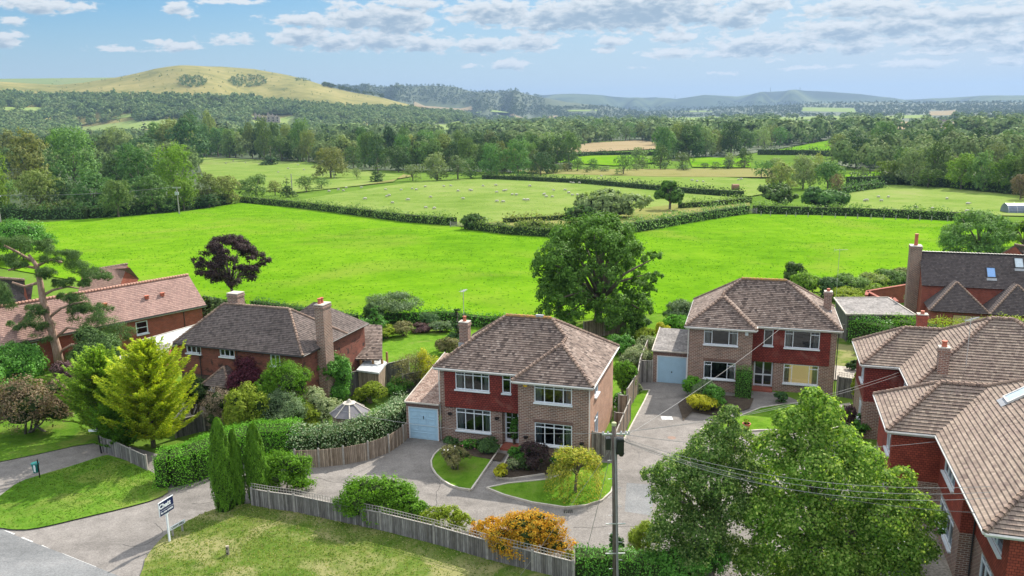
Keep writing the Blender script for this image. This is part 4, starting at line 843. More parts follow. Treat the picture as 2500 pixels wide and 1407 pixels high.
ef = MB(); ef.tube([(0, -.03, Z3-.05), (Wd, -.03, Z3-.05)], .05, 6); ef.tube([(Wd+.03, 0, Z3-.05), (Wd+.03, 9, Z3-.05)], .05, 6); ef.build('gutter', GUT, e3)
for x in (2.1, 5.35): downpipe(e3, x, .2, Z3-.1, GUT)
ab = MB(); ab.bx(.4, .62, .16, .27, 4.25, 4.5); ab.build('alarm_box', m_plain('alarm_orange', (.8, .35, .03), .4), e3)
pr = hip_house_roof(e3, 2.25, 1.0, [[(3.2,-1.2,0),(5.6,-1.2,0),(4.4,-.1,1.15)], [(3.2,.3,0),(3.2,-1.2,0),(4.4,-.1,1.15),(4.4,.3,1.15)], [(5.6,-1.2,0),(5.6,.3,0),(4.4,.3,1.15),(4.4,-.1,1.15)]], [((3.2,-1.2,0),(4.4,-.1,1.15)), ((5.6,-1.2,0),(4.4,-.1,1.15))], ROOFO, g=.15, lip=.03, name='porch_roof', rr=.07)
for x in (3.35, 5.45): pp = MB(); pp.bx(x-.07, x+.07, -1.1, -.96, 0, 2.25); pp.build('porch_post', BARK, e3)
po3 = MB(); po3.bx(3.9, 4.9, .30, .338, .1, 2.1); po3.build('front_door', BARK, e3)
c3 = chimney(e3, 10.72, 11.40, 2.1, 3.15, 0, 7.75, BRICK, pots=((.3, .35), (.3, .65)), ph=.38, pr=.14); c3b = chimney(r3, 2.6, 3.5, 3.1, 3.9, 6.2, 7.85, BRICK, pots=(), cap=True)
# open timber loggia and garden room behind it
lg = empty('garden_loggia', tuple(frame_of(O3, A3)(10.9, 7.0)), A3, 'timber framed loggia with pitched brown tile roof beside the lawn', 'loggia')
rp = MB(); roof_plane(rp, [(-.9, -.1, 2.35), (1.9, .6, 2.35), (-.2, 4.6, 3.9), (-2.4, 4.2, 3.9)][0:4], .2, .03); rp.box((.2, .3, 2.28), (2.9, .08, .14), (Vector((.97, .24, 0)), Vector((-.24, .97, 0)), UP)); rp.build('roof', ROOFB, lg)
for x, y in ((-.75, .1), (.2, .3), (1.1, .55), (1.75, .8), (1.2, 2.6)): p_ = MB(); p_.bx(x-.07, x+.07, y-.07, y+.07, 0, 2.3); p_.build('post', m_plain('oak_post', (.32, .19, .08), .8), lg)
gl_ = MB(); gl_.box((-1.35, .3, 2.35), (.9, 2.4, .04), (Vector((.9, .2, -.3)).normalized(), Vector((-.2, .98, .1)).normalized(), UP)); gl_.build('glass_panel', ROOFGL2, lg)
sh = empty('flat_roofed_shed', (0, 0, 0), 0, 'pale flat roofed shed between the loggia and the dark garden fence', 'shed')
P4 = [G(870, 905, 1.9), G(905, 866, 1.9), G(945, 886, 1.9), G(925, 912, 1.9)]; m_ = MB(); m_.prism([(p.x, p.y) for p in P4][::-1], 1.82, 1.95); m_.build('roof', FELTL, sh)
m_ = MB(); cc = sum(P4, Vector())/4; m_.prism([((p.x-cc.x)*.9+cc.x, (p.y-cc.y)*.9+cc.y) for p in P4][::-1], 0, 1.82); m_.build('wall', FENCEB, sh)
# long pink roofed building far left
A6 = R(48.6); O6 = (-43.3, 61.4); e6 = empty('long_brick_building', (O6[0], O6[1], 0), A6, 'long single storey red brick building with pale pink tiled gable roof', 'building'); L6 = 20.4; z6 = 2.7
m_ = MB(); P6 = lambda x, y, z: Vector((x, y, z))
roof_plane(m_, [P6(0, 0, z6), P6(L6, 0, z6), P6(L6, 3.0, z6+2.6), P6(0, 3.0, z6+2.6)], .2, .02); roof_plane(m_, [P6(L6, 6, z6), P6(0, 6, z6), P6(0, 3.0, z6+2.6), P6(L6, 3.0, z6+2.6)], .2, .02)
r6 = m_.build('roof', ROOFP, e6); k = MB(); ridge_run(k, (0, 3, z6+2.65), (L6, 3, z6+2.65), .12); k.build('ridge_tiles', m_plain('pink_ridge', (.44, .24, .18), .8), r6)
m_ = MB(); wall(m_, (.3, .35), (L6-.3, .35), -1.5, z6-.1, [(13.3, 14.4, 1.1, 2.3), (4, 5, 1.1, 2.3)]); wall(m_, (L6-.3, .35), (L6-.3, 5.65), -1.5, z6-.1); m_.face([(L6-.3, .35, z6-.1), (L6-.3, 5.65, z6-.1), (L6-.3, 3, z6+2.4)], [(0, z6), (5.3, z6), (2.6, z6+2.5)]); wall(m_, (L6-.3, 5.65), (.3, 5.65), -1.5, z6-.1); wall(m_, (.3, 5.65), (.3, .35), -1.5, z6-.1); m_.build('brick_wall', BRICKR, e6)
window(e6, (.3, .35), (L6, .35), (13.3, 14.4, 1.1, 2.3), (), None, bars=1, curtains=False, fr=.09); window(e6, (.3, .35), (L6, .35), (4, 5, 1.1, 2.3), (), None, bars=1, curtains=False, fr=.09)
eave_trim(e6, [((0, 0), (L6, 0))], z6, GUT); downpipe(e6, L6-2.2, .28, z6-.1, GUT)
for x in (9.6, 11.6, 15.4, 16.9): v_ = MB(); v_.box((x, 1.5, z6+1.45), (.28, .3, .28)); v_.box((x, 1.5, z6+1.62), (.36, .38, .05)); v_.build('roof_vent', TERRA, r6)
def flat_roof_block(name, label, pxs, z, m, wm=BRICKR, over=.1, cat='outbuilding'):
    e = empty(name, (0, 0, 0), 0, label, cat); P_ = [G(*q, z) for q in pxs]; A = sum((P_[i].x*P_[(i+1) % len(P_)].y-P_[(i+1) % len(P_)].x*P_[i].y) for i in range(len(P_)))
    P_ = P_ if A > 0 else P_[::-1]; m_ = MB(); m_.prism([(p.x, p.y) for p in P_], z-.12, z); r_ = m_.build('roof', m, e); c = sum(P_, Vector())/len(P_); w_ = MB(); w_.prism([((p.x-c.x)*.94+c.x, (p.y-c.y)*.94+c.y) for p in P_], -1.0, z-.12); w_.build('wall', wm, e)
    k = MB()
    for i in range(len(P_)):
        a, b = P_[i], P_[(i+1) % len(P_)]; u = (b-a).normalized(); k.box((a+b)/2+UP*.03, ((b-a).length-.02, .1, .1), (u, Vector((-u.y, u.x, 0)), UP))
    k.build('verge_trim', KERB, r_); return e
flat_roof_block('flat_roofed_extension', 'light grey flat roof below the window of the long brick building', [(345,832),(478,794),(452,836),(385,852)], 2.0, FELTL)
flat_roof_block('flat_roofed_garage', 'grey felt flat roof between the golden conifer and the old house', [(292,872),(420,838),(402,872),(312,906)], 2.3, FELT)
flat_roof_block('flat_roofed_garage', 'wide grey felt flat roof behind the house with the white garage door', [(2036,728),(2168,727),(2236,770),(2066,768)], 2.4, FELT, FENCED)
def gable_block(name, label, ridge, eaves, zr, zb, mat, wm=BRICKR, g=.2, zf=None, cat='building'):
    """simple pitched roof from two ridge ends and the near eave ends, mirrored behind the ridge"""
    e = empty(name, (0, 0, 0), 0, label, cat); a, b = [G(*q, zr) for q in ridge]; c, d = [G(*q, zb) for q in eaves]; c2 = Vector((2*a.x-c.x, 2*a.y-c.y, zb)); d2_ = Vector((2*b.x-d.x, 2*b.y-d.y, zb))
    m_ = MB(); roof_plane(m_, [c, d, b, a], g, .02); roof_plane(m_, [d2_, c2, a, b], g, .02); r = m_.build('roof', mat, e); k = MB(); ridge_run(k, a+UP*.04, b+UP*.04, .11); k.build('ridge_tiles', RIDGE, r)
    w_ = MB(); q = [c, d, d2_, c2]; cc = sum(q, Vector())/4; w_.prism([((p.x-cc.x)*.95+cc.x, (p.y-cc.y)*.95+cc.y) for p in q], -2, zb-.05)
    for x, y, z in ((d, d2_, b), (c2, c, a)): w_.face([Vector((x.x, x.y, zb-.05))*.97+cc*.03, Vector((y.x, y.y, zb-.05))*.97+cc*.03, z*.97+cc*.03-UP*.1])
    w_.build('wall', wm, e); return e
gable_block('distant_outbuilding', 'small pink tiled roof behind the long brick building', [(200,664),(312,645)], [(225,700),(340,682)], 5.0, 3.0, ROOFP)
gable_block('dark_roofed_house', 'dark tiled roof glimpsed behind the pine at the left edge', [(-120,672),(60,684)], [(-140,740),(75,745)], 5.4, 3.0, ROOFD)
gable_block('low_pink_roofed_wing', 'pale pink tiled roof at the left edge below the pine branches', [(-60,772),(78,738)], [(-60,865),(60,830)], 4.3, 2.3, ROOFP)
gable_block('tan_roofed_house', 'pale tan gable roof at the right edge beyond the dark roofed house', [(2478,598),(2560,612)], [(2420,632),(2520,650)], 6.2, 4.2, ROOFT)
# background house right with the tall chimney and rooflights
A7 = R(-19.0); O7 = tuple(G(2250, 697, 3.6)[:2]); F7 = frame_of(O7, A7); e7 = empty('dark_roofed_house', (O7[0], O7[1], 0), A7, 'long dark tiled house with rooflights, twin hipped gables and tall end chimney', 'house'); L7 = 12.5; z7 = 3.6
m_ = MB(); roof_plane(m_, [P6(0, 0, z7), P6(L7, 0, z7), P6(L7, 3, z7+2.75), P6(0, 3, z7+2.75)], .17, .025); roof_plane(m_, [P6(L7, 6, z7), P6(0, 6, z7), P6(0, 3, z7+2.75), P6(L7, 3, z7+2.75)], .17, .025); r7 = m_.build('roof', ROOFD, e7); k = MB(); ridge_run(k, (0, 3, z7+2.8), (L7, 3, z7+2.8), .1); k.build('ridge_tiles', GUT, r7)
m_ = MB(); wall(m_, (.1, .2), (L7, .2), -1, z7-.05); wall(m_, (.1, 5.8), (.1, .2), -1, z7-.05); m_.face([(.1, 5.8, z7-.05), (.1, .2, z7-.05), (.1, 3, z7+2.6)], [(0, 3), (5.6, 3), (2.8, 5.6)]); m_.build('brick_wall', BRICKR, e7)
for x, y in ((5.7, .95), (8.15, 1.9)):
    Tq = lambda xx, yy: (xx, yy, z7+.917*yy); rooflight(r7, [Tq(x, y), Tq(x+.75, y), Tq(x+.75, y+.85), Tq(x, y+.85)], ROOFGL if x < 7 else ROOFGL2, m=GUT)
c7 = chimney(e7, -.95, .08, 2.2, 3.5, -1, 7.0, BRICK, pots=((.5, .5),), ph=1.15, pr=.2)
z8 = 1.9
for x in (.35, 5.35):
    pr = hip_house_roof(e7, z8, .95, [[(x,-3.4,0),(x+5,-3.4,0),(x+2.5,-.9,2.5)], [(x,0.1,0),(x,-3.4,0),(x+2.5,-.9,2.5),(x+2.5,.1,2.5)], [(x+5,-3.4,0),(x+5,.1,0),(x+2.5,.1,2.5),(x+2.5,-.9,2.5)]], [((x,-3.4,0),(x+2.5,-.9,2.5)), ((x+5,-3.4,0),(x+2.5,-.9,2.5))], ROOFD, g=.17, lip=.03, name='gable_roof', rr=.09)
m_ = MB(); wall(m_, (.6, -3.1), (10.2, -3.1), -1, z8, [(1.8, 5.0, -.3, 1.6), (8.2, 9.6, -.4, 1.7)]); wall(m_, (.6, .2), (.6, -3.1), -1, z8); m_.build('front_wall', BRICKR, e7)
window(e7, (.6, -3.1), (10.2, -3.1), (1.8, 5.0, -.3, 1.6), (.5,), None, rmat=ROOML, frm=GUT, curtains=False); window(e7, (.6, -3.1), (10.2, -3.1), (8.2, 9.6, -.4, 1.7), (), None, frm=GUT, curtains=False)
# garden walls by it
def garden_wall(label, pxs, z=1.0, base=-1.2, m=BRICKR):
    P_ = [G(*q, z) for q in pxs]; m_ = MB()
    for a, b in zip(P_, P_[1:]):
        u = (b-a).normalized(); v = Vector((-u.y, u.x, 0)); L = (b-a).length; m_.box((a+b)/2+UP*((base-z)/2), (L, .24, z-base), (u, v, UP)); m_.box((a+b)/2+UP*.05, (L+.06, .34, .1), (u, v, UP))
    return tag(m_.build('garden_wall', m), label, 'wall')
garden_wall('pinkish brick garden wall curving in front of the field shrubs', [(2115,722),(2118,712),(2240,692)]); garden_wall('stepped brick wall running down to the grey flat roof', [(2118,713),(2160,735),(2180,728),(2190,738)])
# distant ruined mansion among the trees
pc = Gt(648, 300); sc_ = math.hypot(pc.x, pc.y)/CF; e8 = empty('stone_mansion', tuple(pc), R(12), 'pale stone ruined mansion among dark trees below the bright field', 'mansion'); m_ = MB()
Wc = 66*sc_
for k in range(7):
    h_ = (13+3*((k*5) % 3))*sc_*.9; x = -Wc/2+Wc*k/7; m_.bx(x, x+Wc/7.2, -5+(k % 2)*2, 8, 0, h_)
    m_.face([(x, -5+(k % 2)*2, h_), (x+Wc/7.2, -5+(k % 2)*2, h_), (x+Wc/14.4, -5+(k % 2)*2, h_+4*sc_)]); m_.bx(x+1, x+3, 0, 2, h_, h_+6*sc_)
m_.build('wall', m_noise('old_stone', [(.28, .24, .20), (.40, .35, .30)], .3), e8)
m_ = MB()
for k in range(7):
    for r_ in range(2): x = -Wc/2+Wc*k/7+Wc/28; m_.bx(x, x+Wc/24, -5.15+(k % 2)*2, -4.95+(k % 2)*2, (3+5.5*r_)*sc_, (6.5+5.5*r_)*sc_)
m_.build('window', BLACK, e8)
# ------------------------------------------------------------------ plants
LEAVES = {}
def LM(n, *a, **k): LEAVES[n] = m_leaf(n, *a, **k); return LEAVES[n]
OAKL = LM('oak_leaf', [(.062, .133, .021), (.098, .204, .032), (.150, .283, .050)], .3)
MAPLE = LM('maple_leaf', [(.06, .135, .018), (.11, .22, .03), (.18, .32, .05), (.27, .40, .08), (.40, .50, .14)], .46, (1.45, 1.45, .55))
WOODL = LM('wood_leaf', [(.074, .138, .038), (.118, .212, .055), (.170, .277, .074)], .28, hue=.05)
WOODO = LM('olive_leaf', [(.149, .192, .053), (.222, .277, .074), (.298, .318, .106)], .28, hue=.04)
WOODD = LM('dark_leaf', [(.038, .080, .029), (.062, .122, .038), (.095, .166, .047)], .22, hue=.04)
WOODB = LM('fresh_leaf', [(.099, .184, .019), (.148, .258, .027), (.197, .320, .043)], .35, hue=.03)
WOODP = LM('pale_leaf', [(.146, .205, .080), (.205, .278, .109), (.264, .337, .146)], .28, hue=.04)
COPPER = LM('copper_leaf', [(.028, .016, .017), (.048, .030, .030), (.078, .055, .050)], .15, (1.3, .8, .8))
PURPLE = LM('purple_leaf', [(.06, .014, .025), (.10, .025, .04), (.16, .05, .07)], .25, (1.4, .7, .8))
PLUM = LM('plum_leaf', [(.07, .035, .045), (.11, .06, .065), (.15, .10, .09)], .2)
PINKISH = LM('pink_brown_leaf', [(.12, .08, .05), (.20, .14, .085), (.27, .20, .13), (.10, .12, .045)], .25)
PINEL = LM('pine_needle', [(.045, .095, .03), (.085, .155, .045), (.14, .23, .07)], .25)
GOLD = LM('golden_conifer', [(.203, .319, .022), (.377, .493, .029), (.609, .620, .043)], .35, (1.2, 1.2, .4))
GOLDD = LM('green_gold_conifer', [(.113, .226, .029), (.226, .377, .038), (.377, .528, .047)], .3)
THUJA = LM('thuja', [(.065, .160, .012), (.102, .232, .017), (.160, .319, .026)], .25)
YELL = LM('yellow_leaf', [(.30, .34, .02), (.45, .45, .03), (.55, .50, .05)], .35)
YGREEN = LM('yellow_green_leaf', [(.15, .22, .02), (.24, .32, .03), (.34, .40, .05)], .35)
ORANGE = LM('orange_leaf', [(.46, .22, .015), (.60, .32, .02), (.62, .42, .04), (.30, .28, .03)], .35, (1.2, .9, .4))
BRIGHT = LM('bright_leaf', [(.07, .17, .01), (.11, .25, .015), (.17, .33, .03)], .35)
LAUREL = LM('laurel_leaf', [(.052, .150, .021), (.088, .248, .032), (.142, .336, .052)], .25, rough=.35)
PRIVET = LM('privet_leaf', [(.075, .217, .016), (.117, .316, .023), (.184, .434, .041)], .3)
VARIEG = LM('variegated_ivy', [(.051, .131, .043), (.087, .189, .065), (.435, .493, .319), (.145, .246, .102)], .25, (1.1, 1.2, .8))
VARPALE = LM('pale_variegated', [(.10, .17, .05), (.25, .32, .14), (.42, .46, .26), (.30, .38, .18)], .3, (1.1, 1.1, .8))
GREYG = LM('grey_green_leaf', [(.087, .145, .065), (.145, .217, .102), (.217, .290, .145)], .25)
TWIG = LM('twiggy_brown', [(.16, .12, .085), (.24, .19, .13), (.31, .25, .18)], .15, (1, 1, 1))
BROWNL = LM('brown_green_leaf', [(.145, .145, .065), (.246, .217, .102), (.189, .217, .072)], .25)
CORE = {}
def core_of(m):
    return m_plain_dark
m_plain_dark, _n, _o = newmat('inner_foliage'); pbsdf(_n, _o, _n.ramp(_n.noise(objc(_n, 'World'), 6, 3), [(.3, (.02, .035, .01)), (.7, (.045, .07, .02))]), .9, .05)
rng = np.random.default_rng(7)
def leaf_quads(C, N, size, r, asp=.62, jit=.75, along=None):
    """one bent-free diamond leaf per centre C, facing roughly N"""
    k = len(C); N = N+r.normal(0, jit, (k, 3)); N /= np.linalg.norm(N, axis=1, keepdims=True)+1e-9
    A = r.normal(0, 1, (k, 3)) if along is None else along+r.normal(0, .25, (k, 3))
    A -= N*(A*N).sum(1, keepdims=True); A /= np.linalg.norm(A, axis=1, keepdims=True)+1e-9; B = np.cross(N, A)
    s = (size*r.uniform(.6, 1.3, (k, 1)))*.5; b = s*asp
    V = np.stack([C-A*s, C+B*b+A*s*.1, C+A*s, C-B*b+A*s*.1], 1); return V.reshape(-1, 3)
def np_mesh(name, V, mats, parent=None, extra=None, link=True):
    """quads from V (4k,3); extra = list of (MB, material index)"""
    k = len(V)//4; nv, vv, ff = 4*k, V, None
    F = np.arange(4*k, dtype=np.int32); sizes = [4]*k; mi = [0]*k
    if extra:
        for mb, m_i in extra:
            if not mb.f: continue
            vv = np.vstack([vv, np.array(mb.v, float)]); F = np.concatenate([F, np.array([i+nv for f in mb.f for i in f], dtype=np.int32)]); sizes += [len(f) for f in mb.f]; mi += [m_i]*len(mb.f); nv = len(vv)
    me = bpy.data.meshes.new(name); me.vertices.add(len(vv)); me.vertices.foreach_set('co', np.ascontiguousarray(vv, dtype=np.float32).ravel()); me.loops.add(len(F)); me.loops.foreach_set('vertex_index', F)
    me.polygons.add(len(sizes)); st = np.concatenate([[0], np.cumsum(sizes)[:-1]]).astype(np.int32); me.polygons.foreach_set('loop_start', st); me.polygons.foreach_set('loop_total', np.array(sizes, dtype=np.int32)); me.polygons.foreach_set('material_index', np.array(mi, dtype=np.int32))
    for m in (mats if isinstance(mats, (list, tuple)) else [mats]): me.materials.append(m)
    me.update(calc_edges=True); me.validate()
    if not link: return me
    o = bpy.data.objects.new(name, me); COL.objects.link(o)
    if parent is not None: o.parent = parent
    return o
def sph(k, r): a = r.normal(0, 1, (k, 3)); return a/np.linalg.norm(a, axis=1, keepdims=True)
def cloud(lobes, n, size, r, clump=.22, per=22, jit=.5, flat=1.0, top=.25, asp=.62):
    """leaves gathered in clumps over the skins of ellipsoid lobes (cx,cy,cz,rx,ry,rz)"""
    L = np.array(lobes, float); ar = (L[:, 3]*L[:, 4]*L[:, 5])**(2/3); pr = ar/ar.sum(); kc = max(4, n//per)
    li = r.choice(len(L), kc, p=pr); d = sph(kc, r); d[:, 2] = np.where(d[:, 2] < -.2, -d[:, 2]*r.uniform(-1, 1, kc)**1, d[:, 2]+top*.5); d /= np.linalg.norm(d, axis=1, keepdims=True)
    rad = r.uniform(.78, 1.04, (kc, 1)); cc = L[li, :3]+d*L[li, 3:]*rad
    ci = np.repeat(np.arange(kc), per); g = r.normal(0, 1, (len(ci), 3)); sc_ = (L[li, 3:].mean(1)*clump)[ci][:, None]
    C = cc[ci]+g*sc_*.55*np.array([1, 1, flat]); N = d[ci]*1.0+g*.45+np.array([0, 0, .25]); return leaf_quads(C, N, size, r, asp, jit)
def rnd_lobes(k, w, d, h, z0, r, shape='round', lr=(.24, .38)):
    out = []
    if shape == 'fill':
        for i in range(k):
            t = (i+r.uniform(0, 1))/k; env = (1-max(0, (t-.4)/.6)**2)**.5*(.80+.20*min(1, t/.3)); a = i*2.4+r.uniform(-.5, .5); s_ = r.uniform(*lr)/2; q = env*r.uniform(.35, 1)**.5*(.53-s_); out.append((q*math.cos(a)*w, q*math.sin(a)*d, z0+h*(s_*.8+t*(1-1.9*s_)), s_*w*1.05, s_*d*1.05, s_*h*.9))
        return out
    for i in range(k):
        q = sph(1, r)[0]*r.uniform(.35, .95)**.6; t = (q[2]+1)/2
        if shape == 'cone': t = r.uniform(0, 1)**1.3; ws = (1-t)*.95+.08; an = r.uniform(0, 6.28); rr = r.uniform(.2, .8)*ws; q = np.array([math.cos(an)*rr, math.sin(an)*rr, 0]); ls = max(.10, .42*ws)
        elif shape == 'dome': q[2] = abs(q[2])*1.6-.75; t = (q[2]+1)/2; ls = r.uniform(*lr)
        else: ls = r.uniform(*lr)
        if shape == 'cone': out.append((q[0]*w/2, q[1]*d/2, z0+h*t*.92, w/2*ls+.02*h, d/2*ls+.02*h, h*.16*(1.15-t)))
        else: out.append((q[0]*w/2*(1-ls*.9), q[1]*d/2*(1-ls*.9), z0+h*(ls*.5+t*(1-ls)), w*ls/1.9, d*ls/1.9, h*ls/1.9))
    return out
def limbs(mb, base, h, lobes, r, tr, n=9, split=.35):
    lean = r.normal(0, .02*h, 2); top = Vector(base)+Vector((lean[0], lean[1], h*split)); mb.tube([Vector(base)-UP*.3, Vector(base)+UP*.25, top], [tr*1.35, tr, tr*.8], 8)
    idx = r.choice(len(lobes), min(n, len(lobes)), replace=False)
    for i in idx:
        e = Vector(lobes[i][:3]); m = top.lerp(e, .45)+Vector((0, 0, h*.04)); mb.tube([top-UP*r.uniform(0, h*split*.3), m, e], [tr*.55, tr*.33, tr*.10], 6)
def bushobj(name, label, cat, c, w, d, h, mat, seed, n=None, size=None, shape='round', k=14, z0=.0, core=True, stems=True, clump=.24, per=16, group=None, rz=0, flowers=None, jit=.5, lr=(.26, .42), top=.3, asp=.62, flat=1.0):
    r = np.random.default_rng(seed); lobes = rnd_lobes(k, w, d, h-z0, z0, r, shape, lr)
    sz = size or .13; n = n or int(min(16000, 9*(w*d+w*h*2)/(sz*sz)))
    w, d, h = w*1.12, d*1.12, h*1.06; lobes = [tuple(v*f for v, f in zip(l, (1.12, 1.12, 1.06)*2)) for l in lobes]; V = cloud(lobes, n, sz, r, clump, per, jit, flat, top, asp); V[:, 2] = np.maximum(V[:, 2], .01)
    ex = MB()
    if stems:
        for i in range(5): e = lobes[i % len(lobes)]; ex.tube([(r.normal(0, .05*w), r.normal(0, .05*d), -.1), (e[0]*.5, e[1]*.5, e[2]*.45), e[:3]], [.045+.012*h, .03+.006*h, .012], 5)
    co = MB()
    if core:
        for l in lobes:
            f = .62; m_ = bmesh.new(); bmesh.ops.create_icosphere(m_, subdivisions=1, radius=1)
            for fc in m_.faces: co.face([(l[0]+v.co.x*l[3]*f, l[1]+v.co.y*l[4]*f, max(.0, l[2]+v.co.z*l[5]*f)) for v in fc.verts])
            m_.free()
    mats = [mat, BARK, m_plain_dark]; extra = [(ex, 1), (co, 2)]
    o = np_mesh(name, V, mats, None, extra); o.location = c; o.rotation_euler = (0, 0, rz); tag(o, label, cat, group)
    if flowers:
        fm, fn, fs = flowers; fv = cloud(lobes, fn*3, fs, r, .1, 3, .5, 1, .5, .9); f = np_mesh('flowers', fv, fm, o)
    return o
def at(px, py, w_px, top_y, dz=0):
    p = G(px, py) if py > 850 else (Gt(px, py) or G(px, py)); ppm = PR(p.x, p.y, p.z)[2]; h = 0
    while PR(p.x, p.y, p.z+h)[1] > top_y and h < 45: h += .04
    return p, w_px/ppm, h
def B(name, label, cat, px, py, w_px, top_y, mat, seed, dr=1.0, **kw):
    p, w_, h = at(px, py, w_px, top_y); return bushobj(name, label, cat, p, w_, w_*dr, h, mat, seed, **kw)
FLW = m_plain('white_petal', (.75, .72, .70), .7); FLP = m_plain('pink_petal', (.65, .22, .30), .7); FLR = m_plain('red_petal', (.60, .05, .04), .7)
# left side of the picture
B('shrub', 'big pinkish brown leafy shrub on the grass beside the side road', 'shrub', 75, 1062, 250, 925, PINKISH, 1, .7, size=.15, k=18, n=15000)
B('shrub', 'dusky plum coloured shrub between the pine trunk and the pinkish shrub', 'shrub', 150, 985, 120, 885, PLUM, 2, size=.14)
B('laurel_bush', 'glossy green laurel bush left of the pine trunk', 'bush', 55, 955, 150, 835, LAUREL, 3, size=.18)
B('shrub', 'dark green shrub right of the pine trunk under its branches', 'shrub', 245, 930, 130, 800, PINEL, 4, size=.16)
B('shrub', 'deep green shrub at the far left edge in front of the pink roofed wing', 'shrub', -10, 1000, 120, 880, LAUREL, 5, size=.18)
B('dome_tree', 'dense round domed green tree at the left edge of the bright field', 'tree', 40, 640, 175, 532, LAUREL, 6, size=.3, shape='dome', k=16)
B('shrub', 'dark shrub under the purple tree beside the brick gable', 'shrub', 530, 800, 90, 722, WOODD, 7, size=.25)
B('shrub', 'dark ivy clad shrub left of the old house chimney', 'shrub', 575, 775, 70, 728, WOODD, 8, size=.25)
B('twiggy_shrub', 'grey brown twiggy shrub below the porch of the old house', 'shrub', 548, 1072, 115, 940, TWIG, 9, size=.11, n=9000, asp=.3)
B('shrub', 'yellow and green autumn shrub beside the twiggy brown one', 'shrub', 605, 1078, 100, 932, YGREEN, 10, size=.14)
B('japanese_acer', 'pinkish purple acer against the old house wall', 'tree', 607, 1012, 105, 870, PURPLE, 11, size=.12, core=False, clump=.3)
B('bush', 'bright green rounded bush in front of the old house corner', 'bush', 703, 1048, 138, 884, BRIGHT, 12, size=.13, asp=.4)
B('bush', 'lower bright green bush left of the rounded one', 'bush', 652, 1055, 80, 915, BRIGHT, 13, size=.13, asp=.4)
B('bush', 'dark green bush at the foot of the tall chimney', 'bush', 814, 990, 98, 860, LAUREL, 14, size=.14)
B('bush', 'dark bush beside the porch posts', 'bush', 478, 1012, 85, 918, WOODD, 15, size=.15)
B('bush', 'soft grey green bush in the middle garden border', 'bush', 692, 1070, 120, 952, GREYG, 16, size=.10)
B('bush', 'pale variegated bush spreading behind the grey green one', 'bush', 788, 1042, 110, 945, VARPALE, 17, size=.11)
B('bush', 'small yellow green bush in front of the pale variegated bush', 'bush', 758, 1062, 70, 985, YGREEN, 18, size=.10)
B('bush', 'low mid green bush beside the garden lawn', 'bush', 640, 1085, 90, 1025, LAUREL, 19, size=.12)
B('topiary_hedge', 'clipped yellow green block hedge near the octagonal roof', 'hedge', 905, 985, 85, 932, YGREEN, 20, .8, size=.09, shape='dome', per=8, clump=.12, k=20)
B('bush', 'clipped dark green bush right of the yellow green block', 'bush', 972, 962, 72, 920, LAUREL, 21, size=.10)
B('small_tree', 'olive brown small tree over the dark garden fence', 'tree', 1010, 955, 115, 855, BROWNL, 22, size=.10, core=False, n=5500, clump=.35)
B('small_tree', 'pale yellow flowering tree behind the left corner of the roof', 'tree', 1052, 955, 70, 845, YELL, 23, size=.11, n=5000, core=False, clump=.3)
B('bush', 'yellow green climber beside the mossy garage roof', 'bush', 1058, 975, 42, 900, YGREEN, 24, size=.10)
B('orange_bush', 'small orange and yellow bush against the pale shed', 'bush', 905, 905, 75, 878, YELL, 25, size=.12)
# garden behind the old house
B('small_tree', 'spreading flat topped apple tree at the edge of the bright field', 'tree', 965, 788, 150, 722, WOODB, 26, .8, size=.16, z0=1.3, k=12, core=False, n=9000, clump=.3, mat_=None) if False else B('small_tree', 'spreading flat topped apple tree at the edge of the bright field', 'tree', 965, 788, 150, 722, GREYG, 26, .8, size=.17, z0=1.2, core=False, n=8000, clump=.3)
B('conifer_shrub', 'upright dark conifer left of the apple tree', 'bush', 913, 800, 62, 730, WOODD, 27, size=.15, shape='dome')
B('conifer_shrub', 'cone shaped mid green conifer in front of the apple tree', 'bush', 918, 825, 75, 748, LAUREL, 28, size=.14, shape='cone', k=22)
B('bush', 'grey leaved flowering bush at the foot of the conifers', 'bush', 880, 830, 100, 782, LAUREL, 29, size=.14)
B('bush', 'olive bush at the end of the conifer border', 'bush', 940, 828, 60, 795, YGREEN, 30, size=.13)
B('bush', 'brown green shrub beside the small lawn behind the old house', 'shrub', 988, 822, 58, 785, BROWNL, 31, size=.12)
B('bush', 'dusky seed headed perennials along the lawn border', 'shrub', 1030, 812, 60, 790, PLUM, 32, size=.11)
B('bush', 'dark pointed shrub in front of the boundary hedge', 'shrub', 1050, 798, 60, 765, WOODD, 33, size=.14)
B('bush', 'pale flowered bush right of the lawn border', 'bush', 1080, 812, 62, 785, GREYG, 34, size=.12, flowers=(FLW, 40, .1))
B('conifer', 'soft dark green conifer just left of the small chimney', 'conifer', 1118, 845, 72, 752, WOODD, 35, size=.14, shape='cone', k=22, n=9000)
B('bush', 'loose olive shrub at the foot of the soft conifer', 'shrub', 1092, 865, 60, 820, BROWNL, 36, size=.12)
